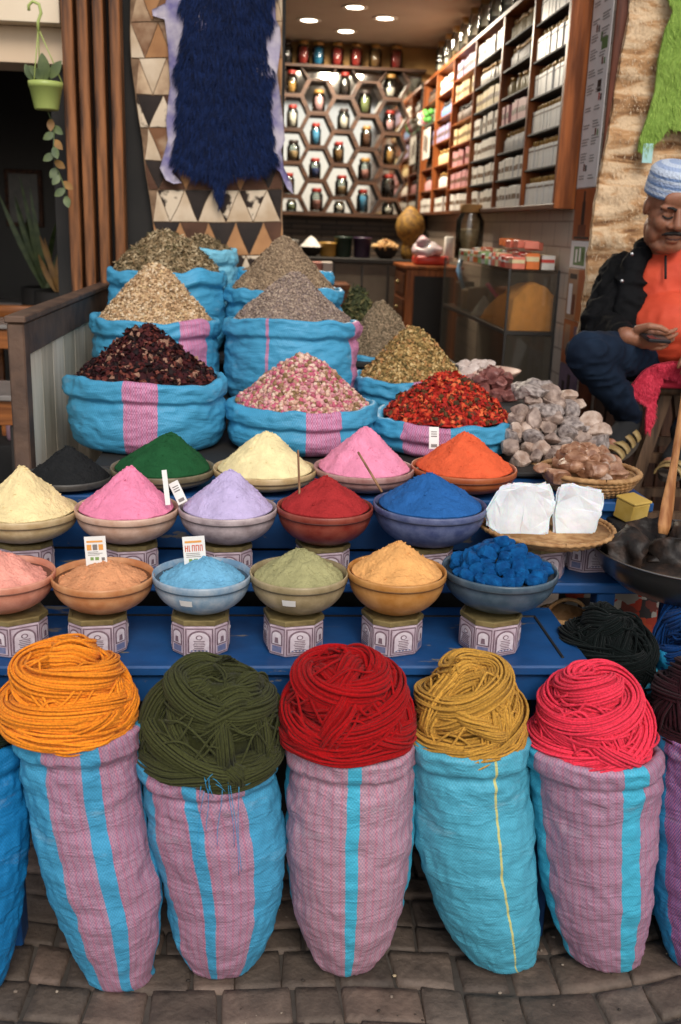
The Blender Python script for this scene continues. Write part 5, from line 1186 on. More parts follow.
for b in range(6):
    for s in range(nsh[b]):
        z = lerp(ZB, ZT, s/nsh[b])+(.0035 if s else .001); y = DIV[b]+.04
        kind = 'perfume' if b == 0 else (kinds_bay[b][s], cols_bay[b][s]); step = .0475 if b == 0 else (.057 if kind[0] == 'carton' else .042)
        if b >= 3: step *= 1.15
        while y < DIV[b+1]-.035:
            if b and rr.random() < .05: y += step; continue
            o = goods(kind, (XC+.008+rr.uniform(0, .006), y, z)); zmax = (ZT-ZB)/nsh[b]-.012
            if b: o.scale = (1, 1, min(1.15, zmax/.092)*rr.uniform(.88, 1))
            lab = ('white perfume box, gold cap, %s shelf, %s' if b == 0 else kind[1]+(' carton' if kind[0] == 'carton' else ' bottle')+', %s shelf, %s') % (order[s], bayname[b])
            o['label'] = lab; o['group'] = 'goods on the %s shelf of %s' % (order[s], bayname[b]); y += step*rr.uniform(.97, 1.04)
# glass jars on top of the cabinet
for k in range(9):
    y = 5.0+k*.27; jar((XC+.045, y, ZT+.023), .038, .20, 'white' if k % 3 else 'tan', LIDM[1], 'tall clear jar on top of the wall cabinet', 'tall jars on top of the wall cabinet', .3)
# flower poster and mask at the far end of the cabinet: small leaflets
t = thing('leaflet', (XC-.02, 7.3, 2.0), 'pale leaflet with a dark figure hung at the far end of the wall cabinet', 'leaflet')
mb = MB(); mb.box(XC-.014, XC-.011, 7.12, 7.42, 2.02, 2.22, .001); build('paper', mb, M_boxw, t, smooth=False)
mb = MB(); mb.box(XC-.0155, XC-.0143, 7.2, 7.26, 2.06, 2.16, .0003); mb.box(XC-.0155, XC-.0143, 7.29, 7.36, 2.08, 2.18, .0003); build('print', mb, PAST['brown'], t, smooth=False)
for k, (y, c, n) in enumerate(((7.15, C(90, 160, 70), 'green'), (7.27, C(210, 130, 140), 'pink'), (7.4, C(220, 214, 206), 'white'))):
    mb = MB()
    for q in range(6): v, f = ellg((XC-.03+.02*math.cos(q), y+.03*math.sin(q*1.05), 2.29+.025*math.cos(q*1.9)), (.02, .026, .022), n=10, mrows=7); mb.add(v, f)
    tag(build('paper_flower', mb, pm('flower_'+n, c, rough=.7)), n+' paper flower over the leaflet at the end of the cabinet', 'flower')

# glass display case by the wall
XG = 1.0; gc = thing('display_case', (1.1, 4.9, ZF), 'dusty glass display case along the side wall', 'display case')
M_glass = clear_glass('case_glass', (.96, .96, .93), .3, .06, .4); M_frame = pm('case_frame', (.06, .055, .05), rough=.4, metal=.5)
ya, yb = 4.1, 5.6; zt_ = P(557, 271, ya).z; zs = P(508, 332, ya).z
M_case_in = pm('case_inside', C(96, 86, 74), C(120, 108, 94), scale=4, rough=.7)
mb = MB(); mb.box(XG+.006, XW-.008, ya+.006, yb-.006, zt_-.008, zt_, .001); build('top_pane', mb, M_glass, gc, smooth=False)
mb = MB(); mb.box(XG, XG+.005, ya+.008, yb-.008, zs+.006, zt_-.01, .0005); build('front_pane', mb, M_glass, gc, smooth=False)
mb = MB(); mb.box(XG+.006, XW-.008, ya, ya+.005, zs+.006, zt_-.01, .0005); build('end_pane', mb, M_glass, gc, smooth=False)
mb = MB(); mb.box(XG+.001, XW-.006, ya+.001, yb-.001, zs-.012, zs+.004, .001); build('shelf', mb, M_frame, gc, smooth=False)
mb = MB(); mb.box(XG, XG+.005, ya+.006, yb-.006, ZF+.08, zs-.014, .0005); build('lower_front_pane', mb, M_glass, gc, smooth=False)
mb = MB(); mb.box(XG+.007, XW-.008, ya, ya+.005, ZF+.08, zs-.014, .0005); build('lower_end_pane', mb, M_glass, gc, smooth=False)
mb = MB(); mb.box(XG-.003, XW-.004, ya-.002, yb+.002, ZF+.002, ZF+.078, .002); build('plinth', mb, M_dark, gc, smooth=False)
mb = MB(); mb.box(XW-.007, XW-.003, ya+.01, yb-.01, ZF+.09, zt_-.012, .0005); build('back_panel', mb, M_case_in, gc, smooth=False)
for x, y in ((XG, ya), (XW-.006, ya), (XG, yb)): mb = MB(); mb.box(x-.003, x+.006, y-.004, y+.006, ZF+.07, zt_+.002, .001); build('edge_strip', mb, M_frame, gc, smooth=False)
# powders, tubs and scoop inside
M_turm = powder_mat('turmeric', C(232, 150, 40)); mb = MB(); v = []; f = []; nx, ny = 14, 40
for j in range(ny):
    for i in range(nx):
        x = lerp(XG+.02, XW-.012, i/(nx-1)); y = lerp(ya+.02, ya+.62, j/(ny-1)); z = zs+.012+.185*max(0, math.sin(PI*min(1, (i/(nx-1))*.55+.18)))*max(0, 1-(max(0, y-ya-.10)/.50)**2)**.7+.01*noise.noise(Vector((x*30, y*14, 1)))
        if i == 0 or j == ny-1: z = zs+.006
        v.append(Vector((x, y, max(z, zs+.006))))
b0 = len(v); v += [Vector((p.x, p.y, zs+.005)) for p in v]
f = [(j*nx+i, j*nx+i+1, (j+1)*nx+i+1, (j+1)*nx+i) for j in range(ny-1) for i in range(nx-1)]
for i in range(nx-1): f.append((i, b0+i, b0+i+1, i+1))
for j in range(ny-1): f.append((j*nx, (j+1)*nx, b0+(j+1)*nx, b0+j*nx)); f.append((j*nx+nx-1, b0+j*nx+nx-1, b0+(j+1)*nx+nx-1, (j+1)*nx+nx-1))
mb.add(v, f); tag(build('powder_heap', mb, M_turm), 'orange yellow powder heaped in the glass display case', 'powder')
mb = MB(); v, f = mound_mesh((XG+.075, ya+.78, zs+.006), .06, .09, 91); mb.add(v, f); tag(build('powder_heap', mb, powder_mat('pale_powder', C(206, 196, 180))), 'pale cream powder heap next to the orange one in the display case', 'powder')
M_scoop = pm('pink_plastic', C(206, 30, 96), rough=.35); a = P(487, 284, 4.62); b = P(499, 299, 4.56)
mb = MB(); mb.tube([a, a.lerp(b, .5), b], .010, 8); d = (b-a).normalized(); e_ = b+d*.06; mb.tube([b, b+d*.012, e_], lambda s: .012+.022*s, 12)
tag(build('scoop', mb, M_scoop), 'pink plastic scoop stuck in the display case powder', 'scoop')
for k, (y, h, cname, c) in enumerate(((5.05, .12, 'brown', C(120, 78, 44)), (5.22, .10, 'tan', C(176, 130, 80)), (5.4, .13, 'dark brown', C(80, 56, 40)))):
    mb = MB(); mb.lathe([(.045, 0), (.05, .01), (.052, h-.01), (.048, h), (.0005, h)], (XG+.08, y, zs+.006), 20); tag(build('tub', mb, pm('tub_'+str(k), c, rough=.5)), cname+' tub on the shelf inside the display case', 'tub')
mb = MB(); mb.tube([Vector((XG+.03, 5.18, zs+.11)), Vector((XG+.0, 5.2, zs+.2)), Vector((XG-.0+.02, 5.24, zs+.26))], .012, 8); tag(build('scoop', mb, pm('pale_blue_plastic', C(150, 190, 220), rough=.4)), 'pale blue scoop standing in the tan tub', 'scoop')
for k in range(7):
    y = 4.35+k*.17; c = rr.choice(['white', 'tan', 'green', 'amber']); jar((XG+.08, y, ZF+.35), .045, .16, c, LIDM[k % 3], 'small dim jar on the lower shelf of the display case', 'dim jars in the display case', .7)
mb = MB(); mb.box(XG+.01, XW-.01, ya+.01, yb-.01, ZF+.338, ZF+.349, .001); build('lower_shelf', mb, M_case_in, gc, smooth=False)
# packets on top of the case
PK = [('orange', C(222, 116, 50)), ('white', C(214, 206, 194)), ('red', C(196, 62, 48)), ('pale green', C(140, 170, 110)), ('salmon', C(218, 120, 96)), ('cream', C(214, 196, 150))]
PKM = {n: pm('packet_'+n, c, shade(c, .85), scale=30, rough=.45) for n, c in PK}; rr = random.Random(41)
nth = ['first', 'second', 'third', 'fourth', 'fifth', 'sixth', 'seventh', 'eighth', 'ninth', 'tenth', 'eleventh', 'twelfth', 'thirteenth', 'fourteenth', 'fifteenth', 'sixteenth', 'seventeenth', 'eighteenth']
for j in range(3):
    for k in range(17):
        y = ya+.035+k*.068+rr.uniform(-.006, .006); n2 = (['salmon', 'salmon', 'red', 'salmon', 'cream', 'salmon', 'white', 'pale green', 'white', 'cream', 'orange', 'orange', 'white', 'orange', 'cream', 'white', 'salmon'][k] if j < 2 and rr.random() < .7 else PK[rr.randrange(6)][0])
        h = .045+.014*rr.random()+(.012 if j else 0); x = XG+.036+j*.064; w1, w2 = .027, rr.uniform(.020, .029)
        t = thing('packet', (x, y, zt_+.001), '%s packet, %s from the near end, %s row on the display case' % (n2, nth[k], ['front', 'middle', 'wall'][j]), 'packet', 'packets on the display case')
        M = Matrix.Translation((x, y, zt_+.0015)) @ Euler((0, 0, rr.uniform(-.25, .25))).to_matrix().to_4x4(); mb = MB(); mb.box(-w1, w1, -w2, w2, 0, h, .002, M=M); build('carton', mb, PKM[n2], t, smooth=False)
        mb = MB(); mb.box(-w1-.0012, w1*.9, -w2-.0012, w2*.9, h*.5, h*rr.uniform(.66, .86), .0003, M=M); build('print', mb, PKM[rr.choice(['white', 'cream']) if n2 not in ('white', 'cream') else rr.choice(['red', 'orange', 'pale green'])], t, smooth=False)
        if j == 1 and k < 8:
            t = thing('packet', (x, y, zt_+h+.002), '%s packet lying on the %s middle row packet of the display case' % (n2, nth[k]), 'packet', 'packets on the display case'); M = Matrix.Translation((x+rr.uniform(-.02, .03), y, zt_+h+.0175)) @ Euler((0, 0, rr.uniform(-.5, .5))).to_matrix().to_4x4(); mb = MB(); mb.box(-.03, .03, -.027, .027, 0, .032, .003, M=M); build('carton', mb, PKM['salmon' if k < 5 else 'orange'], t, smooth=False)
            t['label'] = '%s packet lying on the %s middle row packet of the display case' % ('salmon' if k < 5 else 'orange', nth[k])
jar((XG+.09, 5.42, zt_+.001), .075, .28, 'tan', pm('cork', C(176, 130, 76), rough=.7), 'big corked glass jar at the far end of the display case', None, .55)
# drawer cabinet with scales on it
yd = 6.0; px0 = P(405, 300, yd).x; px1 = P(458, 300, yd).x; zd = P(430, 266, yd).z
dc = thing('drawer_cabinet', ((px0+px1)/2, yd, ZF), 'orange wood drawer cabinet at the end of the display case', 'cabinet')
mb = MB(); mb.box(px0, px1, yd, yd+.5, ZF+.002, zd-.022, .003); build('carcass', mb, M_cab, dc, smooth=False)
mb = MB(); mb.box(px0-.015, px1+.02, yd-.02, yd+.52, zd-.02, zd, .003); build('top', mb, M_cab, dc, smooth=False)
for k in range(5):
    z = zd-.05-k*.15; mb = MB(); mb.box(px0-.008, px0-.001, yd+.04, yd+.46, z-.12, z, .002); d = build('drawer', mb, M_cabd, dc, smooth=False); mb = MB(); v, f = ellg((px0-.018, yd+.25, z-.06), (.01, .012, .012), n=8, mrows=6); mb.add(v, f); build('knob', mb, M_gold, d)
mb = MB(); mb.box(px0+.05, px1-.03, yd-.006, yd-.001, ZF+.1, zd-.06, .001); build('front_panel', mb, M_dark, dc, smooth=False)
p = P(432, 262, yd+.1); sc_ = thing('scale', (p.x, yd+.15, zd+.001), 'white and red shop scale wrapped in plastic on the drawer cabinet', 'scale'); x = p.x
mb = MB(); mb.box(x-.10, x+.10, yd+.06, yd+.26, zd+.001, zd+.055, .012); build('body', mb, PKM['red'], sc_)
v, f = ellg((x-.02, yd+.15, zd+.085), (.10, .09, .045), n=18, mrows=10); mb = MB(); mb.add(wob(v, .03, 14, 4), f); v, f = ellg((x-.05, yd+.15, zd+.13), (.04, .05, .045), n=14, mrows=8); mb.add(wob(v, .02, 18, 6), f); build('plastic_wrap', mb, pm('plastic_bag', C(214, 206, 206), C(196, 150, 160), scale=12, rough=.3), sc_)
mb = MB(); mb.box(x+.085, x+.14, yd+.16, yd+.2, zd+.02, zd+.17, .006); build('display_post', mb, M_boxw, sc_)
# back counter with bowls, tubs and a yellow basketwork pot
yc_ = 6.7; zc_ = P(340, 258, yc_).z
ct = thing('back_counter', (.5, yc_+.2, ZF), 'dark counter with glass front at the back of the shop', 'counter')
mb = MB(); mb.box(P(283, 260, yc_).x-.35, px0+.12, yc_, yc_+.45, zc_-.03, zc_, .003); build('top', mb, M_dark, ct, smooth=False)
mb = MB(); mb.box(P(283, 260, yc_).x-.35, px0+.12, yc_+.02, yc_+.44, ZF+.002, zc_-.032, .003); build('carcass', mb, M_case_in, ct, smooth=False)
for px in (334, 362, 388): x = P(px, 280, yc_).x; mb = MB(); mb.box(x-.006, x+.006, yc_+.012, yc_+.019, ZF+.05, zc_-.04, .001); build('mullion', mb, M_frame, ct, smooth=False)
mb = MB(); mb.box(P(283, 260, yc_).x-.35, px0+.11, yc_+.005, yc_+.011, zc_-.36, zc_-.335, .001); build('rail', mb, M_cabd, ct, smooth=False)
def on_counter(px, dy=.18): p = P(px, 250, yc_+dy); return Vector((p.x, yc_+dy, zc_+.001))
c = on_counter(311); mb = MB(); mb.lathe([(.03, 0), (.05, .01), (.085, .06), (.09, .062), (.08, .055), (.0005, .03)], c, 28); tag(build('bowl', mb, M_dark, base=c), 'black bowl with a white powder cone on the back counter', 'bowl')
mb = MB(); v, f = mound_mesh(c+Vector((0, 0, .056)), .078, .075, 95); mb.add(v, f); tag(build('powder_heap', mb, powder_mat('white_powder', C(214, 208, 200))), 'white powder cone in the black bowl on the back counter', 'powder')
for k, (px, cn, cl, h) in enumerate(((289, 'grey', C(120, 116, 110), .09), (328, 'gold labelled', C(170, 130, 60), .08), (343, 'dark green lidded', C(24, 44, 34), .12), (362, 'dark purple lidded', C(54, 36, 60), .12))):
    c = on_counter(px); mb = MB(); mb.lathe([(.05, 0), (.055, .01), (.06, h), (.064, h), (.064, h+.012), (.0005, h+.016)], c, 24); tag(build('tub', mb, pm('counter_tub_'+str(k), cl, rough=.4), base=c), cn+' tub on the back counter', 'tub')
c = on_counter(386, .12); mb = MB(); mb.lathe([(.04, 0), (.06, .02), (.09, .075), (.095, .076), (.08, .07), (.0005, .05)], c, 28); tag(build('bowl', mb, M_dark, base=c), 'dark bowl of dried flower heads on the back counter', 'bowl')
dried_heap('dried_heap', c+Vector((0, 0, .066)), .08, .05, 'bud', 70, .017, pieces_mat('bits_bowl', [C(180, 140, 90), C(150, 106, 66), C(200, 166, 120)]), 'dried flower heads in the dark bowl on the back counter', 'dried goods', 97)
c = on_counter(409, .14)+Vector((0, 0, 0)); mb = MB(); 
v, f = latheg([(.04, 0), (.055, .03), (.05, .10), (.045, .11), (.085, .16), (.10, .21), (.085, .27), (.05, .31), (.02, .34), (.0005, .345)], 28)
tag(build('basketwork_pot', (mb.add([p*1.0+c for p in v], f)), pm('yellow_wicker', C(150, 112, 40), C(96, 66, 26), scale=50, rough=.7, bump=.6, bscale=90), base=c), 'yellow lattice pot on the back counter by the drawer cabinet', 'pot')
for k, (px, py, cn, cl) in enumerate(((318, 262, 'salmon', C(196, 120, 100)), (327, 262, 'pale', C(206, 190, 176)), (302, 262, 'dark', C(50, 44, 42)), (340, 300, 'tan', C(150, 110, 90)))):
    p = P(px, py, 6.2); mb = MB(); mb.box(p.x-.035, p.x+.035, 6.2, 6.27, p.z-.12, p.z+.0, .004); tag(build('carton', mb, pm('carton_'+str(k), cl, rough=.5), smooth=False), cn+' carton stacked in front of the back counter', 'box')
mb = MB(); p = P(320, 280, 6.2); mb.box(p.x-.35, p.x+.18, 6.1, 6.4, ZF+.002, P(318, 262, 6.2).z-.122, .006); tag(build('crate', mb, M_cabd), 'brown crate in front of the back counter', 'crate')
wall('shop_panel', -.34, P(283, 260, YF+.6).x-.02, 6.45, 6.5, ZF, ZC, M_blackwall)

# ------------------------------------------------------------------ posters on the jamb
M_ink = {'brown': pm('ink_brown', C(110, 60, 40), rough=.6), 'grey': pm('ink_grey', C(150, 140, 134), rough=.6), 'green': pm('ink_green', C(96, 120, 70), rough=.6), 'dark': pm('ink_dark', C(50, 34, 28), rough=.6), 'red': pm('ink_red', C(180, 70, 60), rough=.6), 'paper': pm('poster_paper', C(236, 228, 222), C(226, 216, 210), scale=9, rough=.4), 'rust': pm('poster_rust', C(150, 76, 40), C(170, 92, 50), scale=6, rough=.4), 'purple': pm('poster_purple', C(120, 96, 112), C(84, 66, 84), scale=14, rough=.4), 'skin': pm('poster_tan', C(170, 130, 100), C(140, 100, 76), scale=9, rough=.4)}
ya_, yb_ = 3.735, 3.965; x = XW-.001
def on_jamb(y0, y1, z0, z1, d, mat, mb): mb.box(x-.004-d, x-.0045-d+.0008, y0, y1, z0, z1, .0002)
def sheet(name, z0, z1, mat, label, marks, cat='poster', y0=ya_, y1=yb_):
    t = thing(name, (x-.005, (y0+y1)/2, z0), label, cat); mb = MB(); mb.box(x-.004, x-.001, y0, y1, z0, z1, .0005); build('paper', mb, mat, t, smooth=False)
    mb = MB(); cs = sorted(set(q[4] for q in marks)); cs.append('base'); mb.box(x-.0044, x-.0041, y0+.004, y1-.004, z0+.004, z1-.004, .0001, mi=len(cs)-1)
    for q, (u0, u1, v0, v1, c) in enumerate(marks): d = .0004*(q % 3); mb.box(x-.0052-d, x-.0046, lerp(y1, y0, u0), lerp(y1, y0, u1), lerp(z0, z1, v0), lerp(z0, z1, v1), .0002, mi=cs.index(c))
    build('print', mb, [M_ink[c] if c != 'base' else mat for c in cs], t, smooth=False)
    return t
zp = P(575, 187, 3.85).z; rr = random.Random(8); mk = []
for k in range(16):
    v0 = .03+k*.06
    for u in (.08, .55):
        for q in range(rr.choice([2, 3, 4])): mk.append((u, u+rr.uniform(.2, .36), v0+.010*q, v0+.010*q+.004, 'grey'))
    if k % 2 == 0: u = rr.choice([.18, .6]); mk.append((u+.1, u+.16, v0+.03, v0+.055, rr.choice(['brown', 'red']))); mk.append((u+.2, u+.26, v0+.028, v0+.05, rr.choice(['brown', 'dark', 'green'])))
mk += [(.55, .62, .50, .53, 'green'), (.62, .9, .47, .51, 'green'), (.6, .78, .33, .37, 'dark')]
sheet('poster', zp, zp+1.0, M_ink['paper'], 'tall white poster of small print and product pictures on the jamb', mk)
zq = P(575, 240, 3.85).z
sheet('photo_print', zq, zp-.004, M_ink['rust'], 'rust brown photo print of a dark bottle below the white poster', [(.42, .58, .3, .75, 'dark'), (.46, .54, .75, .95, 'dark'), (.3, .7, .08, .3, 'brown'), (.1, .9, .02, .07, 'dark')])
zr = P(575, 268, 3.85).z; sheet('photo_print', zr, zq-.004, M_ink['paper'], 'photo print of a plate of green figs below the rust brown print', [(.2, .8, .1, .8, 'green'), (.3, .4, .2, .7, 'paper'), (.5, .58, .25, .75, 'paper'), (.68, .72, .3, .6, 'dark')])
zs2 = P(570, 320, 3.85).z; sheet('photo_print', zs2, zr-.004, M_ink['skin'], 'tan photo print of bottles under the fig plate print', [(.1, .3, .1, .7, 'paper'), (.35, .5, .1, .5, 'brown'), (.6, .95, .0, 1, 'rust'), (.12, .5, .8, .9, 'dark')])
zs3 = P(570, 365, 3.85).z; sheet('photo_print', zs3, zs2-.004, M_ink['rust'], 'dark brown photo print of a hand in the middle of the jamb', [(.1, .4, .3, .9, 'skin'), (.5, .8, .1, .6, 'dark'), (.62, .9, .7, .9, 'purple')])
sheet('photo_print', P(570, 420, 3.85).z, zs3-.004, M_ink['purple'], 'purple photo print lowest on the jamb', [(.2, .35, .2, .7, 'dark'), (.5, .65, .3, .85, 'dark'), (.7, .8, .1, .5, 'brown')])
mb = MB(); mb.box(XW-.002, XW+.05, YF-.018, YF-.001, ZF+.03, 4.1, .003); tag(build('door_trim', mb, wood('trim_wood', C(72, 36, 22), C(104, 54, 34))), 'dark red brown wooden trim on the corner of the pier', 'trim')

# ------------------------------------------------------------------ hides on the pier
def hide_outline(pts, Y, thick, fn, mat, name, label, step=.02, amp=.012, fr=(9, 22), seed=1, hair=0, hl=.02, cat='hide', hmat=None, hdir=(0, 0, -1), hw2=.0015):
    """a hide hung flat: outline at its own depth, filled by a fine grid, with folds, thickness and hair"""
    poly = [P(x, y, Y) for x, y in pts]; P2 = [(p.x, p.z) for p in poly]
    def inside(x, z):
        c = False; n = len(P2)
        for i in range(n):
            x1, z1 = P2[i]; x2, z2 = P2[(i+1) % n]
            if (z1 > z) != (z2 > z) and x < (x2-x1)*(z-z1)/(z2-z1)+x1: c = not c
        return c
    bm = bmesh.new(); vs = [bm.verts.new((x, 0, z)) for x, z in P2]; bm.faces.new(vs)
    xs = [p[0] for p in P2]; zs = [p[1] for p in P2]
    q = min(xs)+step
    while q < max(xs): bmesh.ops.bisect_plane(bm, geom=bm.verts[:]+bm.edges[:]+bm.faces[:], plane_co=(q, 0, 0), plane_no=(1, 0, 0)); q += step
    q = min(zs)+step
    while q < max(zs): bmesh.ops.bisect_plane(bm, geom=bm.verts[:]+bm.edges[:]+bm.faces[:], plane_co=(0, 0, q), plane_no=(0, 0, 1)); q += step
    bm.verts.index_update(); mb = MB()
    off = lambda x, z: amp*(fbm(Vector((x*fr[0], z*fr[1], seed)), 3))
    front = [Vector((v.co.x, Y-thick+off(v.co.x, v.co.z)-.006*0, v.co.z)) for v in bm.verts]; fa = [tuple(q.index for q in f_.verts) for f_ in bm.faces]
    bnd = [e for e in bm.edges if len(e.link_faces) == 1]
    n = len(front); mb.add(front+[Vector((p.x, p.y+thick*.8, p.z)) for p in front], fa+[tuple(i+n for i in f_[::-1]) for f_ in fa]+[(e.verts[0].index, e.verts[1].index, e.verts[1].index+n, e.verts[0].index+n) for e in bnd])
    bm.free(); o = build(name, mb, mat); tag(o, label, cat)
    if hair:
        rr = random.Random(seed); h = MB(); k = 0
        while k < hair:
            x, z = rr.uniform(min(xs), max(xs)), rr.uniform(min(zs), max(zs))
            if not inside(x, z): continue
            k += 1; l = hl*rr.uniform(.5, 1.3); cl = noise.noise(Vector((x*16, z*16, seed)))*1.2; d = Vector((hdir[0]+cl+rr.uniform(-.35, .35), -.55-.4*rr.random(), hdir[2]+.5*noise.noise(Vector((x*16, z*16, seed+9)))+rr.uniform(-.3, .3))).normalized()
            b = Vector((x, Y-thick+off(x, z)+.001, z)); sd = Vector((rr.uniform(.5, 1), 0, rr.uniform(-.3, .3)))*hw2; m_ = b+d*l*.6+Vector((0, 0, -.001)); e = b+d*l+Vector((0, .25*l, -.25*l)); h.add([b-sd, b+sd, m_+sd*.6, e, m_-sd*.6], [(0, 1, 2, 4), (4, 2, 3)], rr.random())
        build('wool', h, hmat, o, smooth=False)
    return o
def hair_mat(name, c1, c2):
    mt, t, b = nt(name); L = t.links; a = N(t, 'ShaderNodeAttribute'); a.attribute_name = 'rnd'; r = N(t, 'ShaderNodeValToRGB'); r.color_ramp.elements[0].color = c4(c1); r.color_ramp.elements[1].color = c4(c2); L.new(a.outputs['Fac'], r.inputs['Fac']); L.new(r.outputs['Color'], b.inputs['Base Color']); b.inputs['Roughness'].default_value = .8; b.inputs['Specular IOR Level'].default_value = .2; return mt
def fleece_mat():
    mt, t, b = nt('tan_fleece'); L = t.links; tc = N(t, 'ShaderNodeTexCoord'); mp = N(t, 'ShaderNodeMapping'); mp.inputs['Scale'].default_value = (5, 5, 17); L.new(tc.outputs['Object'], mp.inputs['Vector'])
    n = N(t, 'ShaderNodeTexNoise'); n.inputs['Scale'].default_value = 1.0; n.inputs['Detail'].default_value = 5; n.inputs['Distortion'].default_value = 1.4; L.new(mp.outputs[0], n.inputs['Vector'])
    r = N(t, 'ShaderNodeValToRGB'); cr = r.color_ramp; cr.elements[0].position = .33; cr.elements[0].color = c4(C(110, 74, 46)); cr.elements[1].position = .56; cr.elements[1].color = c4(C(214, 184, 148)); e = cr.elements.new(.46); e.color = c4(C(186, 142, 98)); L.new(n.outputs['Fac'], r.inputs['Fac']); L.new(r.outputs['Color'], b.inputs['Base Color']); b.inputs['Roughness'].default_value = .95
    n2 = N(t, 'ShaderNodeTexNoise'); n2.inputs['Scale'].default_value = 90; n2.inputs['Detail'].default_value = 6; L.new(tc.outputs['Object'], n2.inputs['Vector']); bp = N(t, 'ShaderNodeBump'); bp.inputs['Strength'].default_value = .6; bp.inputs['Distance'].default_value = .01; L.new(n2.outputs['Fac'], bp.inputs['Height']); bp2 = N(t, 'ShaderNodeBump'); bp2.inputs['Strength'].default_value = .5; bp2.inputs['Distance'].default_value = .012; L.new(n.outputs['Fac'], bp2.inputs['Height']); L.new(bp.outputs[0], bp2.inputs['Normal']); L.new(bp2.outputs[0], b.inputs['Normal']); return mt
hide_outline([(630, -30), (626, 20), (616, 70), (608, 120), (600, 165), (592, 210), (586, 255), (582, 300), (576, 335), (572, 362), (590, 380), (640, 385), (760, 380), (760, -30)], YF-.006, .03, None, fleece_mat(), 'fleece_hide', 'big tan fleece with brown ripples hung behind the seated man', step=.022, amp=.022, fr=(5, 14), seed=3, hair=7000, hl=.013, hmat=hair_mat('tan_hair', C(176, 138, 98), C(228, 206, 174)))
hide_outline([(663, -30), (667, 0), (672, 12), (664, 30), (657, 60), (654, 92), (646, 118), (638, 140), (637, 152), (645, 155), (652, 146), (660, 140), (668, 128), (684, 133), (700, 150), (740, 150), (740, -30)], YF-.075, .012, None, pm('lime_leather', C(112, 142, 54), C(136, 164, 72), scale=7, rough=.9, bump=.4, bscale=50), 'green_hide', 'lime green dyed goat hide hung over the tan fleece', step=.02, amp=.01, fr=(6, 6), seed=5, hair=3500, hl=.02, hmat=hair_mat('lime_hair', C(112, 142, 52), C(158, 184, 88)))
p = P(647, 154, YF-.09); mb = MB(); mb.box(p.x-.016, p.x+.02, YF-.092, YF-.089, p.z-.03, p.z+.035, .0005); tag(build('swing_tag', mb, pm('pale_blue_tag', C(160, 200, 196), rough=.6), smooth=False), 'pale blue tag hanging on the tip of the lime green hide', 'tag')

# ------------------------------------------------------------------ patchwork hide and the blue fleece
Yp = 4.1
M_pw = [pm('patch_cream', C(212, 192, 166), C(184, 158, 128), scale=9, rough=.85), pm('patch_tan', C(176, 128, 84), C(150, 104, 66), scale=9, rough=.85), pm('patch_brown', C(96, 62, 42), C(72, 44, 28), scale=9, rough=.85), pm('patch_dark', C(30, 22, 18), C(44, 32, 26), scale=9, rough=.85),
        pm('patch_spotted', C(40, 26, 18), C(210, 190, 164), scale=13, rough=.85, contrast=(.44, .5), detail=5), pm('patch_fade', C(196, 168, 136), C(120, 80, 52), scale=7, rough=.85, contrast=(.4, .62)), pm('seam', C(140, 112, 86), C(110, 84, 62), scale=30, rough=.9)]
mb = MB(); rr = random.Random(12)
top = -40; rowh = 33.0; yrow = 250
def quadp(x, y): return P(x, y, Yp)
def wv(p_): return p_+Vector((.006*noise.noise(p_*9), .014*noise.noise(Vector((p_.x*7, 3, p_.z*4))), .006*noise.noise(p_*9+Vector((4, 0, 0)))))
def tri(a, b, c, mi):
    cx = (a[0]+b[0]+c[0])/3; cy = (a[1]+b[1]+c[1])/3; A, B_, C_ = [quadp(cx+(x_-cx)*.955, cy+(y_-cy)*.955)+Vector((0, -.004, 0)) for x_, y_ in (a, b, c)]; n_ = 5; v = []; f = []; id_ = {}
    for i_ in range(n_+1):
        for j_ in range(n_+1-i_):
            id_[i_, j_] = len(v); q = A+(B_-A)*(i_/n_)+(C_-A)*(j_/n_); ins_ = min(i_, j_, n_-i_-j_) > 0
            v.append(wv(q)+Vector((0, -.0015 if ins_ else 0, 0)))
    for i_ in range(n_):
        for j_ in range(n_-i_):
            f.append((id_[i_, j_], id_[i_+1, j_], id_[i_, j_+1]))
            if i_+j_ < n_-1: f.append((id_[i_+1, j_], id_[i_+1, j_+1], id_[i_, j_+1]))
    mb.add(v, f, 0, mi)
def edge_l(y): return lerp(131, 156, max(0, min(1, (y-60)/180)))
def edge_r(y): return 282 if y > 0 else 283
ys = [-45, -12, 22, 58, 95, 128, 160, 190, 222, 255, 290]
pal = [[1, 5, 0, 5], [5, 1, 5, 0], [0, 5, 1, 5], [5, 0, 5, 1], [4, 3, 4, 2], [0, 5, 5, 0], [2, 3, 2, 1], [0, 4, 0, 3, 0, 4], [1, 3, 1, 2, 1, 3], [0, 4, 0, 0, 0, 4]]
for r in range(10):
    y0, y1 = ys[r], ys[r+1]; w = 27.5; x = edge_l(y0)-6+(0 if r % 2 else -8); n = 0
    while x < edge_r(y1)+w:
        cl = lambda q, y: (max(edge_l(y), min(edge_r(y), q)), y)
        t1 = (cl(x, y1), cl(x+w, y1), cl(x+w/2, y0)); t2 = (cl(x+w/2, y0), cl(x+w*1.5, y0), cl(x+w, y1))
        for tr in (t1, t2):
            if abs((tr[1][0]-tr[0][0])*(tr[2][1]-tr[0][1])-(tr[2][0]-tr[0][0])*(tr[1][1]-tr[0][1])) > 60: tri(*tr, pal[r][n % len(pal[r])])
            n += 1
        x += w
gx, gy = 14, 40; v = []
for j_ in range(gy+1):
    y_ = lerp(ys[0], ys[-1], j_/gy)
    for i_ in range(gx+1): v.append(wv(quadp(lerp(edge_l(y_)-.6, edge_r(y_)+.6, i_/gx), y_))+Vector((0, .0015, 0)))
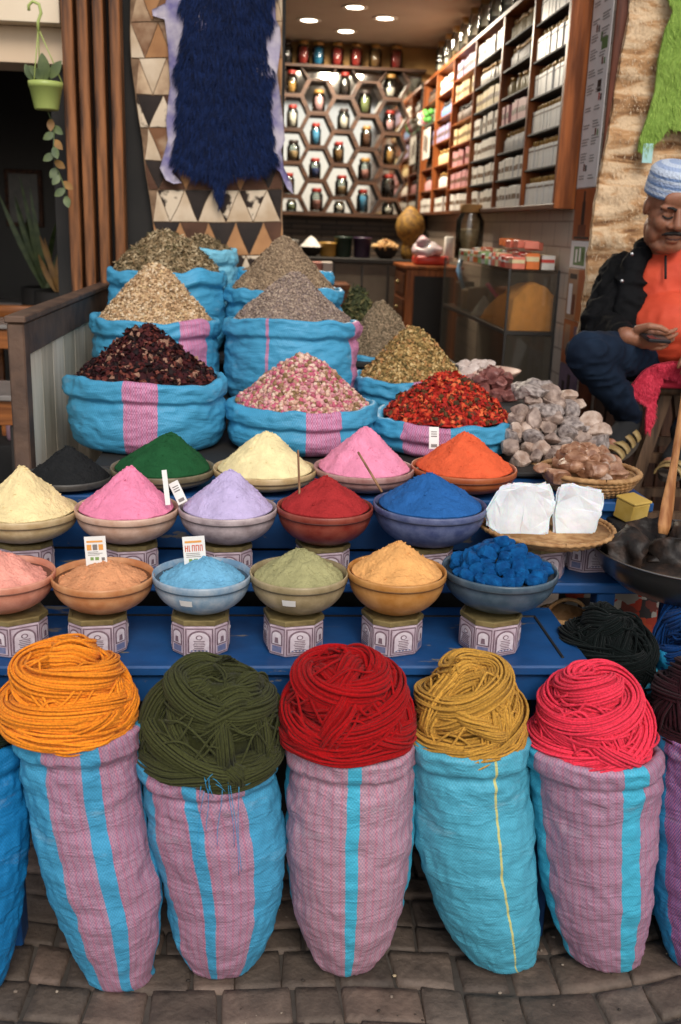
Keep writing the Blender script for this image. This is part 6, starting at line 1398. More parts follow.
nv = len(v); v += [p_+Vector((0, .006, 0)) for p_ in v]; W_ = gx+1
f = [(j_*W_+i_, j_*W_+i_+1, (j_+1)*W_+i_+1, (j_+1)*W_+i_) for j_ in range(gy) for i_ in range(gx)]; f += [tuple(nv+q for q in fa[::-1]) for fa in f]
f += [(j_*W_, (j_+1)*W_, nv+(j_+1)*W_, nv+j_*W_) for j_ in range(gy)]+[(j_*W_+gx, nv+j_*W_+gx, nv+(j_+1)*W_+gx, (j_+1)*W_+gx) for j_ in range(gy)]
mb.add(v, f, 0, 6)
tag(build('patchwork_hide', mb, M_pw, smooth=False), 'patchwork hide of cream brown and black triangles behind the blue fleece', 'hide')
M_lil = pm('lilac_leather', C(108, 100, 146), C(184, 174, 184), scale=11, rough=.8, bump=.9, bscale=22, contrast=(.38, .62))
skin_pts = [(172, -30), (166, 4), (152, 10), (153, 16), (165, 20), (168, 45), (170, 85), (166, 120), (168, 140), (163, 158), (160, 168), (166, 180), (174, 184), (182, 183), (172, 172), (176, 166), (186, 170), (200, 172), (212, 176), (216, 190), (219, 203), (224, 192), (228, 178), (245, 176), (262, 170), (272, 165), (280, 172), (287, 188), (293, 194), (292, 184), (284, 168), (281, 150), (285, 140), (282, 110), (277, 75), (281, 44), (280, 28), (276, 20), (275, 0), (277, -30)]
lf = hide_outline(skin_pts, Yp-.022, .008, None, M_lil, 'dyed_fleece', 'long haired deep blue fleece with lilac skin edges', step=.018, amp=.018, fr=(7, 5), seed=7)
fur_pts = [(183, -30), (184, 30), (180, 60), (178, 95), (180, 120), (175, 150), (180, 168), (210, 175), (216, 188), (219, 200), (224, 188), (228, 175), (262, 168), (274, 160), (272, 140), (268, 112), (271, 80), (268, 62), (262, 40), (268, 22), (272, 0), (273, -30)]
poly = [P(x_, y_, Yp-.03) for x_, y_ in fur_pts]; P2 = [(p_.x, p_.z) for p_ in poly]
def ins(x_, z_):
    c_ = False
    for i in range(len(P2)):
        x1, z1 = P2[i]; x2, z2 = P2[(i+1) % len(P2)]
        if (z1 > z_) != (z2 > z_) and x_ < (x2-x1)*(z_-z1)/(z2-z1)+x1: c_ = not c_
    return c_
h = MB(); rr = random.Random(4); xs = [q[0] for q in P2]; zs_ = [q[1] for q in P2]; k = 0
while k < 24000:
    x_, z_ = rr.uniform(min(xs), max(xs)), rr.uniform(min(zs_), max(zs_))
    if not ins(x_+.022*noise.noise(Vector((z_*17, x_*6, 5))), z_+.022*noise.noise(Vector((x_*20, z_*5, 2)))): continue
    k += 1; cn = noise.noise(Vector((x_*22, z_*22, 3))); c2 = noise.noise(Vector((x_*22, z_*22, 8))); l = .042*rr.uniform(.6, 1.3); ex = (x_-(min(xs)+max(xs))/2)/(max(xs)-min(xs))
    d = Vector((ex*1.1+cn*.9+rr.uniform(-.25, .25), -.5-.35*rr.random(), -.9+c2*.5+rr.uniform(-.2, .2))).normalized(); b = Vector((x_, Yp-.032, z_)); sd = Vector((1, 0, rr.uniform(-.3, .3)))*.0017; m1 = b+d*l*.55; e = b+d*l+Vector((0, .012, -.012)); h.add([b-sd, b+sd, m1+sd*.7, e, m1-sd*.7], [(0, 1, 2, 4), (4, 2, 3)], rr.random())
h.add([Vector((p_.x, Yp-.031, p_.z)) for p_ in poly]+[Vector((p_.x, Yp-.034, p_.z)) for p_ in poly], [tuple(range(len(poly), 2*len(poly)))]+[(i, (i+1) % len(poly), len(poly)+(i+1) % len(poly), len(poly)+i) for i in range(len(poly))], 0)
build('wool', h, hair_mat('navy_wool', C(5, 13, 36), C(16, 38, 84)), lf, smooth=False)
# rail they hang from, above the picture
mb = MB(); mb.tube([P(120, -45, Yp-.01), P(300, -45, Yp-.01)], .012, 10); tag(build('hanging_rail', mb, M_frame), 'dark rail that the blue fleece and patchwork hide hang from', 'rail')
wall('shop_jamb', P(126, 100, 4.25).x, P(284, 100, 4.25).x, 4.16, 4.28, .0, 4.0, M_blackwall)

# ------------------------------------------------------------------ the cafe beside: slats, beam, plants, tables
M_slat = wood('slat_wood', C(66, 40, 24), C(142, 90, 52), 'Z', .5)
for k, (a, b, lab) in enumerate(((68, 79, 'outermost brown timber slat, beside the cafe opening'), (83, 93, 'second brown timber slat from the cafe opening'), (98, 108, 'third brown timber slat from the cafe opening'), (114, 124, 'brown timber slat nearest the patchwork hide'))):
    x0 = P(a, 200, 4.0).x; x1 = P(b, 200, 4.0).x; mb = MB(); mb.box(x0, x1, 4.0+.0, 4.09, .0, 3.6, .004); tag(build('timber_slat', mb, M_slat, smooth=False), lab, 'slat', 'vertical timber slats')
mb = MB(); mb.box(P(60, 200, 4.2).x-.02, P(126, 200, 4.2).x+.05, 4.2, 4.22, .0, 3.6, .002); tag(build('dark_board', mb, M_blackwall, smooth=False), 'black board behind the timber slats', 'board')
zb1 = P(35, 65, 4.2).z; zb2 = P(35, 28, 4.2).z; xr_ = P(67, 30, 4.2).x
wall('cafe_beam', -3.4, xr_-.004, 4.16, 4.4, zb1, zb2-.001, pm('cream_beam', C(222, 198, 170), C(212, 186, 156), scale=3, rough=.8)); wall('cafe_beam_upper', -3.4, xr_-.004, 4.08, 4.4, zb2, 3.4, pm('cream_beam_upper', C(232, 214, 188), C(224, 204, 176), scale=3, rough=.8))
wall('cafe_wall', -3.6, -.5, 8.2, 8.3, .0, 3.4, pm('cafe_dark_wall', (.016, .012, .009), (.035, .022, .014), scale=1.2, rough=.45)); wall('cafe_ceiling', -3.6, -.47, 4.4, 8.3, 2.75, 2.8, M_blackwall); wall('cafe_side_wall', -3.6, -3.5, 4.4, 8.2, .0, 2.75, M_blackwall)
# hanging flowerpot
p = P(46, 95, 3.95); s = S(p); fp = thing('hanging_flowerpot', p-Vector((0, 0, .06)), 'lime green plastic flowerpot hanging from the cream beam', 'flowerpot'); M_pot = pm('lime_plastic', C(160, 174, 92), C(172, 184, 104), scale=8, rough=.4)
rp = 17/s; zt2 = P(46, 82, 3.95).z; zb3 = P(46, 110, 3.95).z; mb = MB(); mb.lathe([(rp*.66, 0), (rp*.70, .004), (rp*.93, (zt2-zb3)*.78), (rp*.97, (zt2-zb3)*.79), (rp, (zt2-zb3)), (rp*.94, (zt2-zb3)), (rp*.9, (zt2-zb3)*.8), (.0005, (zt2-zb3)*.75)], (p.x, 3.95, zb3), 36); build('pot', mb, M_pot, fp)
hk = P(38, 22, 3.95); mb = MB()
for a in (0, 2.1, 4.2): mb.tube([Vector((p.x+rp*.96*math.cos(a), 3.95+rp*.96*math.sin(a), zt2)), hk+Vector((0, 0, -.02))], .0022, 5)
build('hanger', mb, M_pot, fp)
mb = MB(); mb.tube([hk+Vector((.0, 0, -.03)), hk, hk+Vector((.012, 0, .03)), hk+Vector((.006, 0, .058)), hk+Vector((-.016, 0, .066)), hk+Vector((-.03, 0, .052)), hk+Vector((-.03, 0, .036))], .0055, 8); build('hook', mb, M_pot, fp)
M_leaf = pm('leaf_green', C(58, 74, 40), C(92, 104, 58), scale=20, rough=.5); M_leafy = pm('leaf_yellow', C(150, 110, 52), C(120, 84, 40), scale=20, rough=.6)
def leaf(mb, b, d, L, W, up=Vector((0, -1, 0)), curl=.15):
    d = d.normalized(); u = d.cross(up); u = u.normalized() if u.length > .01 else Vector((1, 0, 0)); n = u.cross(d); v = []; 
    for i in range(7):
        s = i/6; w = W*math.sin(PI*min(1, s*.92+.06))**.8; c_ = b+d*(L*s)-n*(curl*L*s*s); v += [c_-u*w+n*.12*w, c_, c_+u*w+n*.12*w]
    mb.add(v, [(i*3+k, i*3+k+1, i*3+k+4, i*3+k+3) for i in range(6) for k in (0, 1)])
mb = MB()
for (px, py, dx_, dz_, L) in ((32, 80, -.4, 1, .07), (46, 80, -.1, 1, .11), (50, 78, .6, .8, .09), (43, 80, -.6, .6, .08), (40, 82, .1, .9, .06)): leaf(mb, P(px, py, 3.95), Vector((dx_, -.25, dz_)), L*.8, L*.2)
build('leaves', mb, M_leaf, fp)
mb = MB(); pts = [P(48+2.5*math.sin(i*.7)+i*1.3, 112+i*7, 3.95+.03*math.sin(i)) for i in range(13)]; mb.tube(pts, .0022, 5); m2 = MB()
for i, q in enumerate(pts[1:]):
    leaf(m2 if i % 3 == 0 else mb, q, Vector((math.sin(i*2.3), -.3, -.6)), .045, .014)
build('trailing_stem', mb, M_leaf, fp); build('yellow_leaves', m2, M_leafy, fp)
# plants below
def strappy(px, py, Y, n, L, label, seed, mat):
    rr = random.Random(seed); b = P(px, py, Y); t = thing('potted_plant', (b.x, Y, .0), label, 'plant'); mb = MB()
    for k in range(n):
        a = rr.uniform(0, 6.28); d = Vector((math.cos(a)*.55, math.sin(a)*.4, 1)); leaf(mb, b+Vector((rr.uniform(-.02, .02), rr.uniform(-.02, .02), 0)), d, L*rr.uniform(.6, 1.1), .014, curl=rr.uniform(.1, .5))
    build('leaves', mb, mat, t); mb = MB(); mb.lathe([(.09, 0), (.12, .2), (.13, b.z), (.12, b.z+.005), (.0005, b.z-.02)], (b.x, Y, .001), 24); build('pot', mb, M_dark, t)
strappy(46, 288, 5.6, 22, .5, 'tall strap leaved plant in a dark tub behind the plank board', 3, M_leaf); strappy(60, 292, 5.3, 9, .26, 'low yellowing plant next to the strap leaved one', 5, M_leafy)
# cafe tables and chairs
M_tt = pm('grey_table_top', C(120, 114, 110), C(140, 132, 126), scale=6, rough=.25); M_tw = wood('table_wood', C(116, 66, 30), C(150, 90, 44), 'X', .45)
def table(Y, py, label, depth=.5):
    z = P(10, py, Y).z; x1 = P(22, py, Y).x+.02; x0 = x1-1.0; t = thing('cafe_table', ((x0+x1)/2, Y+depth/2, 0), label, 'table', 'cafe tables')
    mb = MB(); mb.box(x0, x1, Y, Y+depth, z-.02, z, .004); build('top', mb, M_tt, t, smooth=False)
    mb = MB(); mb.box(x0+.02, x1-.02, Y+.02, Y+depth-.02, z-.11, z-.021, .003); build('apron', mb, M_tw, t, smooth=False)
    for x in (x0+.05, x1-.05):
        for y in (Y+.05, Y+depth-.05): mb = MB(); mb.box(x-.025, x+.025, y-.025, y+.025, .0, z-.112, .003); build('leg', mb, M_dark, t, smooth=False)
table(3.55, 396, 'grey topped cafe table nearest to the plank board', .35); table(4.6, 325, 'middle grey topped cafe table in the dark cafe', .35); table(5.8, 303, 'farthest cafe table in the dark cafe', .4)
mb = MB(); p = P(12, 360, 4.3); mb.lathe([(.035, 0), (.04, .01), (.042, .12), (.038, .125), (.0005, .125)], Vector((p.x, 4.3, .62)), 18); o = build('cushion_roll', mb, pm('mauve_cloth', C(150, 116, 126), rough=.9)); tag(o, 'mauve bolster between the cafe tables', 'cushion')
mb = MB(); mb.box(p.x-.15, p.x+.08, 4.2, 4.4, .0, .618, .01); tag(build('bench', mb, M_dark), 'dark bench under the mauve bolster', 'bench')
for k, (px, py, Y) in enumerate(((35, 306, 5.0),)):
    p = P(px, py, Y); t = thing('chair', (p.x, Y, 0), 'dark wooden chair back in the dim cafe', 'chair'); mb = MB(); mb.box(p.x-.2, p.x+.02, Y, Y+.03, p.z-.06, p.z, .006); build('backrest', mb, M_tw, t)
    mb = MB(); mb.box(p.x-.2, p.x+.02, Y-.4, Y-.01, .43, .46, .006); build('seat', mb, M_tw, t)
    for x in (p.x-.18, p.x): mb = MB(); mb.box(x-.015, x+.015, Y+.002, Y+.028, .0, p.z-.062, .003); build('leg', mb, M_tw, t); mb = MB(); mb.box(x-.015, x+.015, Y-.39, Y-.36, .0, .428, .003); build('leg', mb, M_tw, t)
p = P(8, 195, 7.6); fr_ = thing('framed_picture', (p.x, 8.19, p.z-.2), 'small framed picture glinting on the dark cafe wall', 'picture'); mb = MB(); mb.box(p.x-.16, p.x+.12, 8.17, 8.195, p.z-.22, p.z+.2, .004); build('frame', mb, M_cabd, fr_, smooth=False); mb = MB(); mb.box(p.x-.13, p.x+.09, 8.166, 8.1695, p.z-.19, p.z+.17, .001); build('picture', mb, pm('dim_print', C(90, 80, 70), C(50, 40, 36), scale=9, rough=.3), fr_, smooth=False)
# ------------------------------------------------------------------ the seated man
Ym = 3.35
def Q(px, py, Y): return P(px, py, Y)
M_skin = pm('skin', C(134, 86, 62), C(154, 102, 76), scale=14, rough=.5, bump=.15, bscale=160, sss=.08)
M_jacket = pm('black_jacket', C(7, 7, 8), C(13, 13, 15), scale=9, rough=.85, bump=.5, bscale=34, spec=.15); M_shirt = pm('orange_shirt', C(188, 58, 30), C(204, 72, 40), scale=8, rough=.75, bump=.35, bscale=20)
M_jeans = pm('dark_jeans', C(12, 20, 34), C(26, 40, 58), scale=7, rough=.9, bump=.4, bscale=28, spec=.15); M_sock = pm('dark_sock', C(16, 16, 18), rough=.9)
man = thing('person', Q(672, 375, Ym), 'seated man in a black jacket orange shirt and pale knit cap, looking at a phone', 'person')
HC = Q(670, 207, 3.27); HR = Euler((math.radians(18), 0, math.radians(-3))).to_matrix(); hs_ = .98
def hp(x, y, z): return HC+HR @ (Vector((x, y, z))*hs_)
def hell(c, r, rot=None): 
    v, f = ellg((0, 0, 0), r, rot, 20, 12); return [HC+HR @ ((p+Vector(c))*hs_) for p in v], f
def hcap(a, b, ra, rb): return capg(hp(*a), hp(*b), ra*hs_, rb*hs_)
head = [hell((0, .012, .035), (.077, .098, .092)), hell((0, -.026, -.036), (.071, .068, .078)), hell((0, -.066, -.102), (.032, .028, .024)), hell((.036, -.062, -.032), (.029, .03, .032)), hell((-.036, -.062, -.032), (.029, .03, .032)),
        hell((.028, -.079, .022), (.032, .016, .011)), hell((-.028, -.079, .022), (.032, .016, .011)), hell((0, -.078, .045), (.052, .018, .03)), hcap((0, -.09, .012), (0, -.110, -.030), .0095, .0150), hell((.017, -.097, -.035), (.012, .012, .010)), hell((-.017, -.097, -.035), (.012, .012, .010)),
        hell((.031, -.076, -.002), (.018, .014, .012)), hell((-.031, -.076, -.002), (.018, .014, .012)), hell((0, -.090, -.067), (.027, .013, .0085)), hell((0, -.089, -.082), (.024, .014, .0095)), hell((.077, .008, -.004), (.008, .020, .029)), hell((-.077, .008, -.004), (.008, .020, .029)),
        hell((0, -.038, -.112), (.056, .05, .03)), hell((.05, -.03, -.075), (.022, .04, .035)), hell((-.05, -.03, -.075), (.022, .04, .035)), capg(hp(0, .02, -.08), Q(669, 264, 3.40), .064, .07)]
# hands
hW = Q(626, 336, 3.13)     # wrist of the hand that holds the phone
body = list(head)
body += [ellg(Q(669, 296, 3.42), (.15, .10, .17), n=18), ellg(Q(670, 335, 3.38), (.14, .12, .12), n=18), capg(Q(628, 274, 3.42), Q(601, 325, 3.34), .05, .042), capg(Q(601, 325, 3.34), hW, .040, .029), capg(Q(710, 276, 3.42), Q(738, 326, 3.34), .05, .042), capg(Q(738, 326, 3.34), Q(712, 345, 3.13), .04, .029)]
body += [capg(Q(652, 362, 3.38), Q(592, 356, 3.09), .06, .04), capg(Q(592, 357, 3.09), Q(630, 420, 3.21), .038, .030), capg(Q(690, 362, 3.38), Q(744, 359, 3.09), .06, .04), capg(Q(744, 360, 3.09), Q(684, 442, 3.2), .038, .030)]
body += [capg(Q(630, 420, 3.21), Q(612, 444, 3.11), .032, .028), capg(Q(684, 442, 3.2), Q(671, 462, 3.10), .032, .028)]
def hand(wr, fwd, up, side, curl, sgn):
    """palm, four fingers and a thumb; fwd: where the fingers point, up: back of the hand"""
    out = []; wr = Vector(wr)
    palm = wr+fwd*.055
    out.append(capg(wr, wr+fwd*.03, .027, .030)); 
    M = Matrix((side, fwd, up)).transposed()
    v, f = ellg((0, 0, 0), (.042, .052, .019), n=18); out.append(([palm+M @ p for p in v], f))
    for i, (o, L) in enumerate(((-.033, .070), (-.011, .080), (.011, .074), (.033, .058))):
        b = wr+fwd*.088+side*o; d = fwd.copy(); q = b
        for s in range(3):
            ang = curl*(s+.6)/2.2; dd = (fwd*math.cos(ang)-up*math.sin(ang)).normalized(); e = q+dd*(L*(.46, .31, .23)[s]); out.append(capg(q, e, .0098-.0012*s, .0090-.0012*s, 10)); q = e
    b = wr+fwd*.03+side*(-.034*sgn); t1 = b+(fwd*.6-side*.75*sgn+up*.35).normalized()*.045; t2 = t1+(fwd*.95-side*.1*sgn+up*.1).normalized()*.032; t3 = t2+(fwd*.9+side*.35*sgn).normalized()*.024
    out += [capg(b, t1, .016, .0125, 10), capg(t1, t2, .012, .0105, 10), capg(t2, t3, .0105, .009, 10)]; return out
fwd = Vector((.95, -.22, -.10)).normalized(); upv = Vector((.05, -.80, -.60)).normalized(); upv = (upv-fwd*upv.dot(fwd)).normalized(); side = fwd.cross(upv).normalized()
body += hand(hW, fwd, upv, side, .75, 1 if side.z < 0 else -1)
fw2 = Vector((-.7, -.5, -.35)).normalized(); up2 = Vector((0, -.3, 1)).normalized(); up2 = (up2-fw2*up2.dot(fw2)).normalized(); body += hand(Q(712, 345, 3.13), fw2, up2, fw2.cross(up2).normalized(), .9, 1)
v, f = blob(body, .0042, 2); mb = MB(); mb.add(v, f); build('body', mb, M_skin, man)
# face details that are hair or shadow-dark
M_hair = pm('dark_hair', C(22, 18, 16), C(40, 34, 30), scale=60, rough=.8)
mb = MB()
for sx in (1, -1): mb.tube([hp(sx*x, y, z) for x, y, z in ((.012, -.100, .019), (.026, -.0985, .025), (.042, -.0885, .023), (.054, -.075, .013))], lambda s: .0050*hs_*(1-.5*s), 7)
build('eyebrows', mb, M_hair, man)
mb = MB(); mb.tube([hp(x, y, z) for x, y, z in ((-.036, -.086, -.066), (-.024, -.0975, -.058), (0, -.1055, -.0525), (.024, -.0975, -.058), (.036, -.086, -.066))], lambda s: .0062*hs_*(.45+.55*math.sin(PI*s)), 8); build('moustache', mb, M_hair, man)
mb = MB()
for sx in (1, -1): mb.tube([hp(sx*x, y, z) for x, y, z in ((.016, -.0890, -.0055), (.025, -.0925, -.0095), (.037, -.0910, -.0092), (.047, -.083, -.005))], lambda s: .0030*hs_, 6)
build('eyelashes', mb, M_hair, man)
mb = MB(); mb.tube([hp(x, y, z) for x, y, z in ((-.024, -.0930, -.0750), (-.01, -.1025, -.0742), (.01, -.1025, -.0742), (.024, -.0930, -.0750))], .0022*hs_, 6); build('lip_line', mb, pm('lip_dark', C(70, 36, 30), rough=.5), man)
v, f = latheg([(.077, .012), (.0805, .022), (.0805, .034), (.079, .05)], 40, 1, 1.22); mb = MB(); mb.add([HC+HR @ ((p+Vector((0, .014, .028)))*hs_) for p in v], f)
build('hair', mb, M_hair, man)
# knitted cap with woven bands
def cap_mat():
    mt, t, b = nt('knit_cap'); L = t.links; a = N(t, 'ShaderNodeAttribute'); a.attribute_name = 'rnd'; r = N(t, 'ShaderNodeValToRGB'); cr = r.color_ramp; cr.interpolation = 'CONSTANT'
    W, B, D = C(186, 196, 212), C(112, 136, 176), C(150, 166, 196); seq = [W, B, W, D, W, B, D, W, B, W, W, D, W, D, W]
    cr.elements[0].color = c4(seq[0]); cr.elements[1].position = 1/15; cr.elements[1].color = c4(seq[1])
    for i in range(2, 15): e = cr.elements.new(i/15); e.color = c4(seq[i])
    L.new(a.outputs['Fac'], r.inputs['Fac']); L.new(r.outputs['Color'], b.inputs['Base Color']); b.inputs['Roughness'].default_value = .9
    tc = N(t, 'ShaderNodeTexCoord'); v = N(t, 'ShaderNodeTexVoronoi'); v.inputs['Scale'].default_value = 130; L.new(tc.outputs['Object'], v.inputs['Vector']); bp = N(t, 'ShaderNodeBump'); bp.inputs['Strength'].default_value = .7; bp.inputs['Distance'].default_value = .004; L.new(v.outputs['Distance'], bp.inputs['Height']); L.new(bp.outputs[0], b.inputs['Normal']); return mt
mb = MB(); n = 48; prof = [(.0835, .052)]+[(.0870-.0075*(i/10)**1.6, .050+.0075*i) for i in range(11)]+[(.0725, .134), (.062, .142), (.046, .148), (.025, .152), (.0006, .154)]
for i, (r_, z_) in enumerate(prof):
    for k in range(n): an = 2*PI*k/n; p = Vector((r_*math.sin(an), .014-r_*1.17*math.cos(an), z_-.010+.10*0)); mb.v.append(HC+HR @ (p*hs_)); mb.r.append(i/len(prof)*.999)
for i in range(len(prof)-1):
    for k in range(n): mb.f.append((i*n+k, i*n+(k+1) % n, (i+1)*n+(k+1) % n, (i+1)*n+k)); mb.m.append(0)
build('cap', mb, cap_mat(), man)
# clothes
def cloth(name, prims, vox, mat, amp, sc, seed, smooth=6, rid=1.0):
    v, f = blob(prims, vox, smooth); nr = [Vector() for _ in v]
    for fa in f:
        q = (v[fa[1]]-v[fa[0]]).cross(v[fa[2]]-v[fa[0]])
        for k in fa: nr[k] += q
    v2 = []; o = Vector((seed*7.3, 0, seed))
    for p, n in zip(v, nr):
        n = n.normalized() if n.length > 0 else n; q = p*sc+o; w = Vector((noise.noise(q*.7), noise.noise(q*.7+Vector((3, 1, 0))), noise.noise(q*.7+Vector((0, 5, 2)))))
        r_ = 1-2.6*abs(noise.noise(Vector((q.x*.75, q.y*.75, q.z*1.5))+w*1.5)); r2 = 1-2.2*abs(noise.noise(Vector((q.x*1.9, q.y*1.9, q.z*2.7))+w*1.2+Vector((11, 0, 0))))
        v2.append(p+n*amp*(rid*r_*.9+rid*r2*.35-.25)+w*amp*.6)
    mb = MB(); mb.add(v2, f); return build(name, mb, mat, man)
cloth('shirt', [ellg(Q(669, 292, 3.36), (.150, .12, .17), n=20), ellg(Q(672, 326, 3.29), (.155, .145, .125), n=20), ellg(Q(672, 345, 3.31), (.155, .14, .08), n=20), capg(Q(640, 268, 3.40), Q(700, 268, 3.40), .055, .055), capg(Q(669, 262, 3.385), Q(668, 251, 3.36), .084, .076)], .006, M_shirt, .0065, 11, 1, rid=.7)
mb = MB(); zc = [Q(667, 256, 3.255), Q(667, 262, 3.245), Q(667, 270, 3.232), Q(667, 279, 3.222)]
mb.tube([p+Vector((0, .012, 0)) for p in zc], .0042, 6); build('zip', mb, M_sock, man)
cloth('jacket', [ellg(Q(670, 300, 3.50), (.205, .12, .20), n=20), ellg(Q(626, 276, 3.42), (.075, .085, .07), n=16), ellg(Q(716, 276, 3.42), (.075, .085, .07), n=16), capg(Q(622, 277, 3.41), Q(599, 324, 3.33), .068, .058), capg(Q(599, 325, 3.33), Q(622, 336, 3.17), .056, .043), capg(Q(718, 277, 3.41), Q(741, 326, 3.33), .078, .068), capg(Q(741, 326, 3.33), Q(716, 343, 3.16), .066, .048),
                 capg(Q(635, 268, 3.34), Q(622, 332, 3.30), .055, .065), capg(Q(709, 268, 3.34), Q(722, 335, 3.30), .055, .065), capg(Q(645, 250, 3.36), Q(636, 272, 3.32), .030, .040), capg(Q(693, 250, 3.36), Q(704, 272, 3.32), .030, .040), capg(Q(645, 250, 3.40), Q(670, 246, 3.47), .035, .04), capg(Q(693, 250, 3.40), Q(670, 246, 3.47), .035, .04), ellg(Q(622, 338, 3.36), (.07, .11, .06), n=14), ellg(Q(722, 338, 3.36), (.07, .11, .06), n=14)], .006, M_jacket, .013, 12, 2)
for (px, py) in ((632, 254), (622, 281)):
    c = Q(px, py, 3.245); mb = MB(); v, f = ellg(c, (.006, .004, .006), n=10, mrows=6); mb.add(v, f); build('snap_button', mb, pm('steel_snap', (.5, .5, .5), rough=.3, metal=.9), man)
cloth('trousers', [ellg(Q(671, 358, 3.38), (.17, .15, .10), n=18), capg(Q(652, 358, 3.34), Q(586, 353, 3.05), .088, .066), capg(Q(586, 354, 3.05), Q(629, 412, 3.19), .066, .046), capg(Q(692, 358, 3.34), Q(750, 356, 3.04), .092, .072), capg(Q(750, 357, 3.04), Q(686, 432, 3.19), .072, .050)], .006, M_jeans, .0065, 11, 3)
mb = MB(); v, f = blob([capg(Q(629, 408, 3.19), Q(630, 422, 3.21), .047, .040), capg(Q(630, 422, 3.20), Q(614, 442, 3.12), .040, .036)], .007, 3); mb.add(v, f); build('sock', mb, M_sock, man)
mb = MB(); v, f = blob([capg(Q(685, 430, 3.19), Q(684, 443, 3.2), .047, .040), capg(Q(684, 443, 3.2), Q(672, 460, 3.11), .040, .036)], .007, 3); mb.add(v, f); build('sock', mb, M_sock, man)
M_strap = pm('sandal_strap', C(156, 132, 84), C(126, 100, 58), scale=50, rough=.6); M_sole = pm('sandal_sole', C(50, 42, 36), C(70, 60, 50), scale=20, rough=.8)
def sandal(a, b, roll=0):
    a, b = Vector(a), Vector(b); d = (b-a).normalized(); L = (b-a).length; u = d.cross(Vector((0, 0, 1))).normalized(); n = u.cross(d).normalized()
    sn = thing_part = None
    mb = MB(); ring = []
    for k in range(28):
        an = 2*PI*k/28; ring.append((L*.62*math.cos(an), .046*math.sin(an)*(1+.12*math.cos(an))))
    v = [a+d*(L*.5+x)+u*y-n*(.030 if j == 0 else .048) for j in (0, 1) for x, y in ring]; mb.add(v, [tuple(range(28)), tuple(range(55, 27, -1))]+[(k, 28+k, 28+(k+1) % 28, (k+1) % 28) for k in range(28)]); o = build('sandal', mb, M_sole, man, smooth=False)
    for q in (.28, .52, .76, .98):
        mb = MB(); v = []
        for j, dq in enumerate((-.014, .014)):
            for r_ in (.043, .038):
                for k in range(13): an = PI*k/12; v.append(a+d*(L*q+dq)+u*(r_*1.05*math.cos(an))+n*(r_*(.95 if q < .6 else .8)*math.sin(an)-.03))
        f = []
        for k in range(12): f += [(k, k+1, 26+k+1, 26+k), (13+k, 39+k, 39+k+1, 13+k+1), (k, 13+k, 13+k+1, k+1), (26+k, 26+k+1, 39+k+1, 39+k)]
        mb.add(v, f); build('strap', mb, M_strap, o)
sandal(Q(633, 424, 3.2), Q(610, 448, 3.06)); sandal(Q(684, 446, 3.2), Q(669, 466, 3.04))
# phone
pc = Q(650, 334, 3.10); pt = thing('phone', pc, 'dark phone held face up by the seated man', 'phone'); M = Matrix.Translation(pc) @ Euler((math.radians(13), math.radians(3), math.radians(8))).to_matrix().to_4x4()
mb = MB(); mb.box(-.038, .038, -.07, .07, -.006, .0045, .002, M=M); build('case', mb, pm('phone_case', (.012, .012, .013), rough=.4), pt, smooth=False)
mb = MB(); mb.box(-.033, .033, -.064, .064, .0047, .0055, .0003, M=M); build('screen', mb, pm('phone_screen', (.02, .022, .026), rough=.1), pt, smooth=False)
# stool and the pink fleece on it
M_stool = wood('stool_wood', C(64, 46, 34), C(98, 74, 54), 'Z', .6); zs_ = Q(672, 380, 3.38).z; sx_, sy_ = Q(672, 380, 3.38).x, 3.38; zfl = ZF+.021
stl = thing('stool', (sx_, sy_, zfl), 'tall brown wooden stool with splayed legs under the seated man', 'stool')
mb = MB(); mb.box(sx_-.17, sx_+.17, sy_-.16, sy_+.16, zs_-.03, zs_, .008); build('seat', mb, M_stool, stl)
def bar(a, b, w, name):
    a, b = Vector(a), Vector(b); d = (b-a).normalized(); u = d.cross(Vector((0, 1, 0))).normalized(); n = u.cross(d); mb = MB(); mb.add([q+u*(sx*w)+n*(sy*w*.8) for q in (a, b) for sx, sy in ((-1, -1), (1, -1), (1, 1), (-1, 1))], [(0, 1, 2, 3), (7, 6, 5, 4), (0, 4, 5, 1), (1, 5, 6, 2), (2, 6, 7, 3), (3, 7, 4, 0)]); return build(name, mb, M_stool, stl, smooth=False)
TOPL = {}
for a in (-1, 1):
    for b in (-1, 1): TOPL[a, b] = (Vector((sx_+a*.07, sy_+b*.12, zs_-.031)), Vector((sx_+a*.27, sy_+b*.20, zfl))); bar(*TOPL[a, b], .021, 'leg')
for q in (.30, .58):
    L_ = {k: v[0].lerp(v[1], q) for k, v in TOPL.items()}
    bar(L_[-1, -1]+Vector((.02, -.0, 0)), L_[1, -1]-Vector((.02, 0, 0)), .016, 'rung'); bar(L_[-1, 1]+Vector((.02, 0, 0)), L_[1, 1]-Vector((.02, 0, 0)), .016, 'rung')
    bar(L_[-1, -1]+Vector((0, .02, .02)), L_[-1, 1]+Vector((0, -.02, .02)), .014, 'rung'); bar(L_[1, -1]+Vector((0, .02, .02)), L_[1, 1]+Vector((0, -.02, .02)), .014, 'rung')
hide_outline([(628, 388), (634, 380), (642, 371), (654, 364), (672, 361), (700, 363), (716, 372), (716, 396), (700, 400), (690, 388), (676, 380), (664, 376), (659, 384), (656, 400), (652, 420), (649, 432), (644, 430), (643, 418), (646, 404), (640, 400), (632, 394)], 3.165, .014, None, pm('pink_fleece', C(190, 40, 62), C(214, 62, 84), scale=20, rough=.95), 'seat_fleece', 'hot pink sheepskin draped over the stool seat', step=.014, amp=.012, fr=(14, 14), seed=9, hair=2600, hl=.014, hmat=hair_mat('pink_hair', C(178, 30, 54), C(222, 70, 92)))
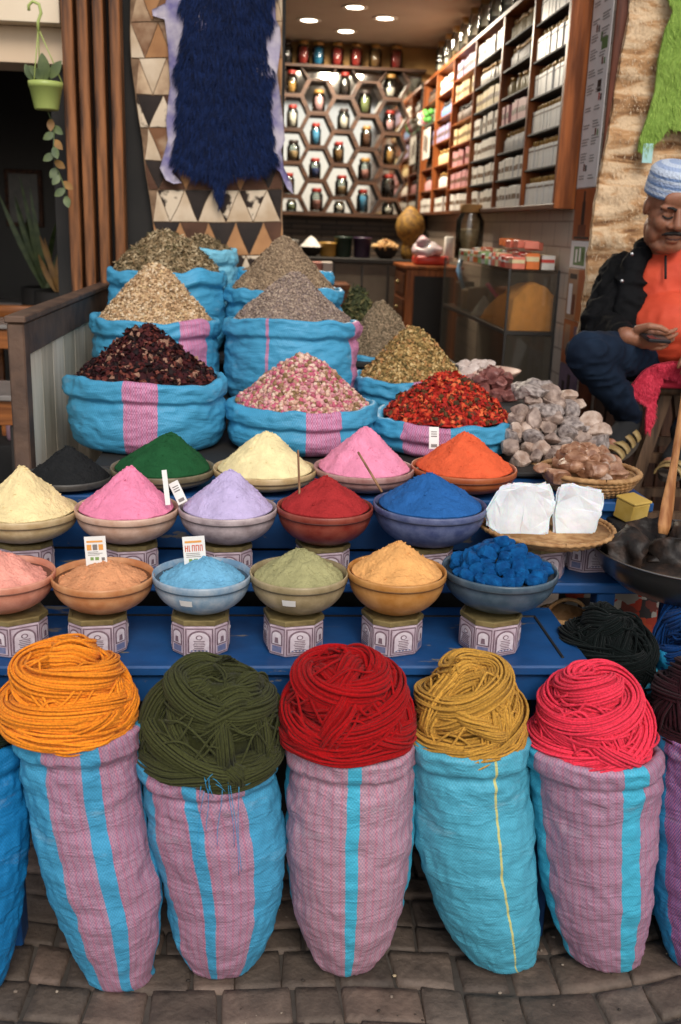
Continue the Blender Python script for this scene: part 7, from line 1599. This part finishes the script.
mb = MB(); mb.box(sx_-.15, sx_+.15, 3.17, sy_+.15, zs_+.001, zs_+.022, .009); tag(build('cushion', mb, pm('pink_cushion', C(178, 36, 58), rough=.95)), 'flat pink pad on the stool under the sheepskin', 'cushion')
# dark slatted panel at the foot of the pier
mb = MB(); p = P(610, 420, YF-.05)
for k in range(9): mb.box(XW+.06+k*.045, XW+.06+k*.045+.041, YF-.04, YF-.02, ZF+.03, P(600, 376, YF-.04).z, .003)
tag(build('slat_panel', mb, wood('panel_wood', C(58, 36, 24), C(86, 54, 36)), smooth=False), 'dark brown slatted panel at the foot of the pier behind the man', 'panel')
EXPOSURE=0.34
# ------------------------------------------------------------------ daylight
w = bpy.data.worlds.new('World'); scene.world = w; w.use_nodes = True
t = w.node_tree; bg = t.nodes['Background']; sky = N(t, 'ShaderNodeTexSky'); sky.sky_type = 'NISHITA'; sky.sun_disc = False
SUN_EL, SUN_AZ = math.radians(42), math.radians(172)      # azimuth from north (+Y) clockwise: behind the camera, over the street
sky.sun_elevation = SUN_EL; sky.sun_rotation = SUN_AZ; sky.dust_density = 2; sky.air_density = 1.0; sky.ozone_density = .5
hs = N(t, 'ShaderNodeHueSaturation'); hs.inputs['Saturation'].default_value = .45; t.links.new(sky.outputs[0], hs.inputs['Color']); t.links.new(hs.outputs[0], bg.inputs['Color']); bg.inputs['Strength'].default_value = .13
sl = bpy.data.lights.new('sun', 'SUN'); sl.energy = 1.3; sl.angle = math.radians(24); sl.color = (1, .94, .86)
so = bpy.data.objects.new('sun', sl); COL.objects.link(so)
dv = Vector((math.sin(SUN_AZ)*math.cos(SUN_EL), math.cos(SUN_AZ)*math.cos(SUN_EL), math.sin(SUN_EL)))
so.rotation_euler = (-dv).to_track_quat('-Z', 'Y').to_euler(); so.location = dv*20
vs = scene.view_settings; vs.view_transform = 'Standard'; vs.look = 'None'; vs.gamma = 1; vs.use_curve_mapping = False; vs.exposure = EXPOSURE
scene.cycles.use_denoising = True
scene.cycles.max_bounces = 6; scene.cycles.diffuse_bounces = 3; scene.cycles.glossy_bounces = 3; scene.cycles.transmission_bounces = 6; scene.cycles.transparent_max_bounces = 8
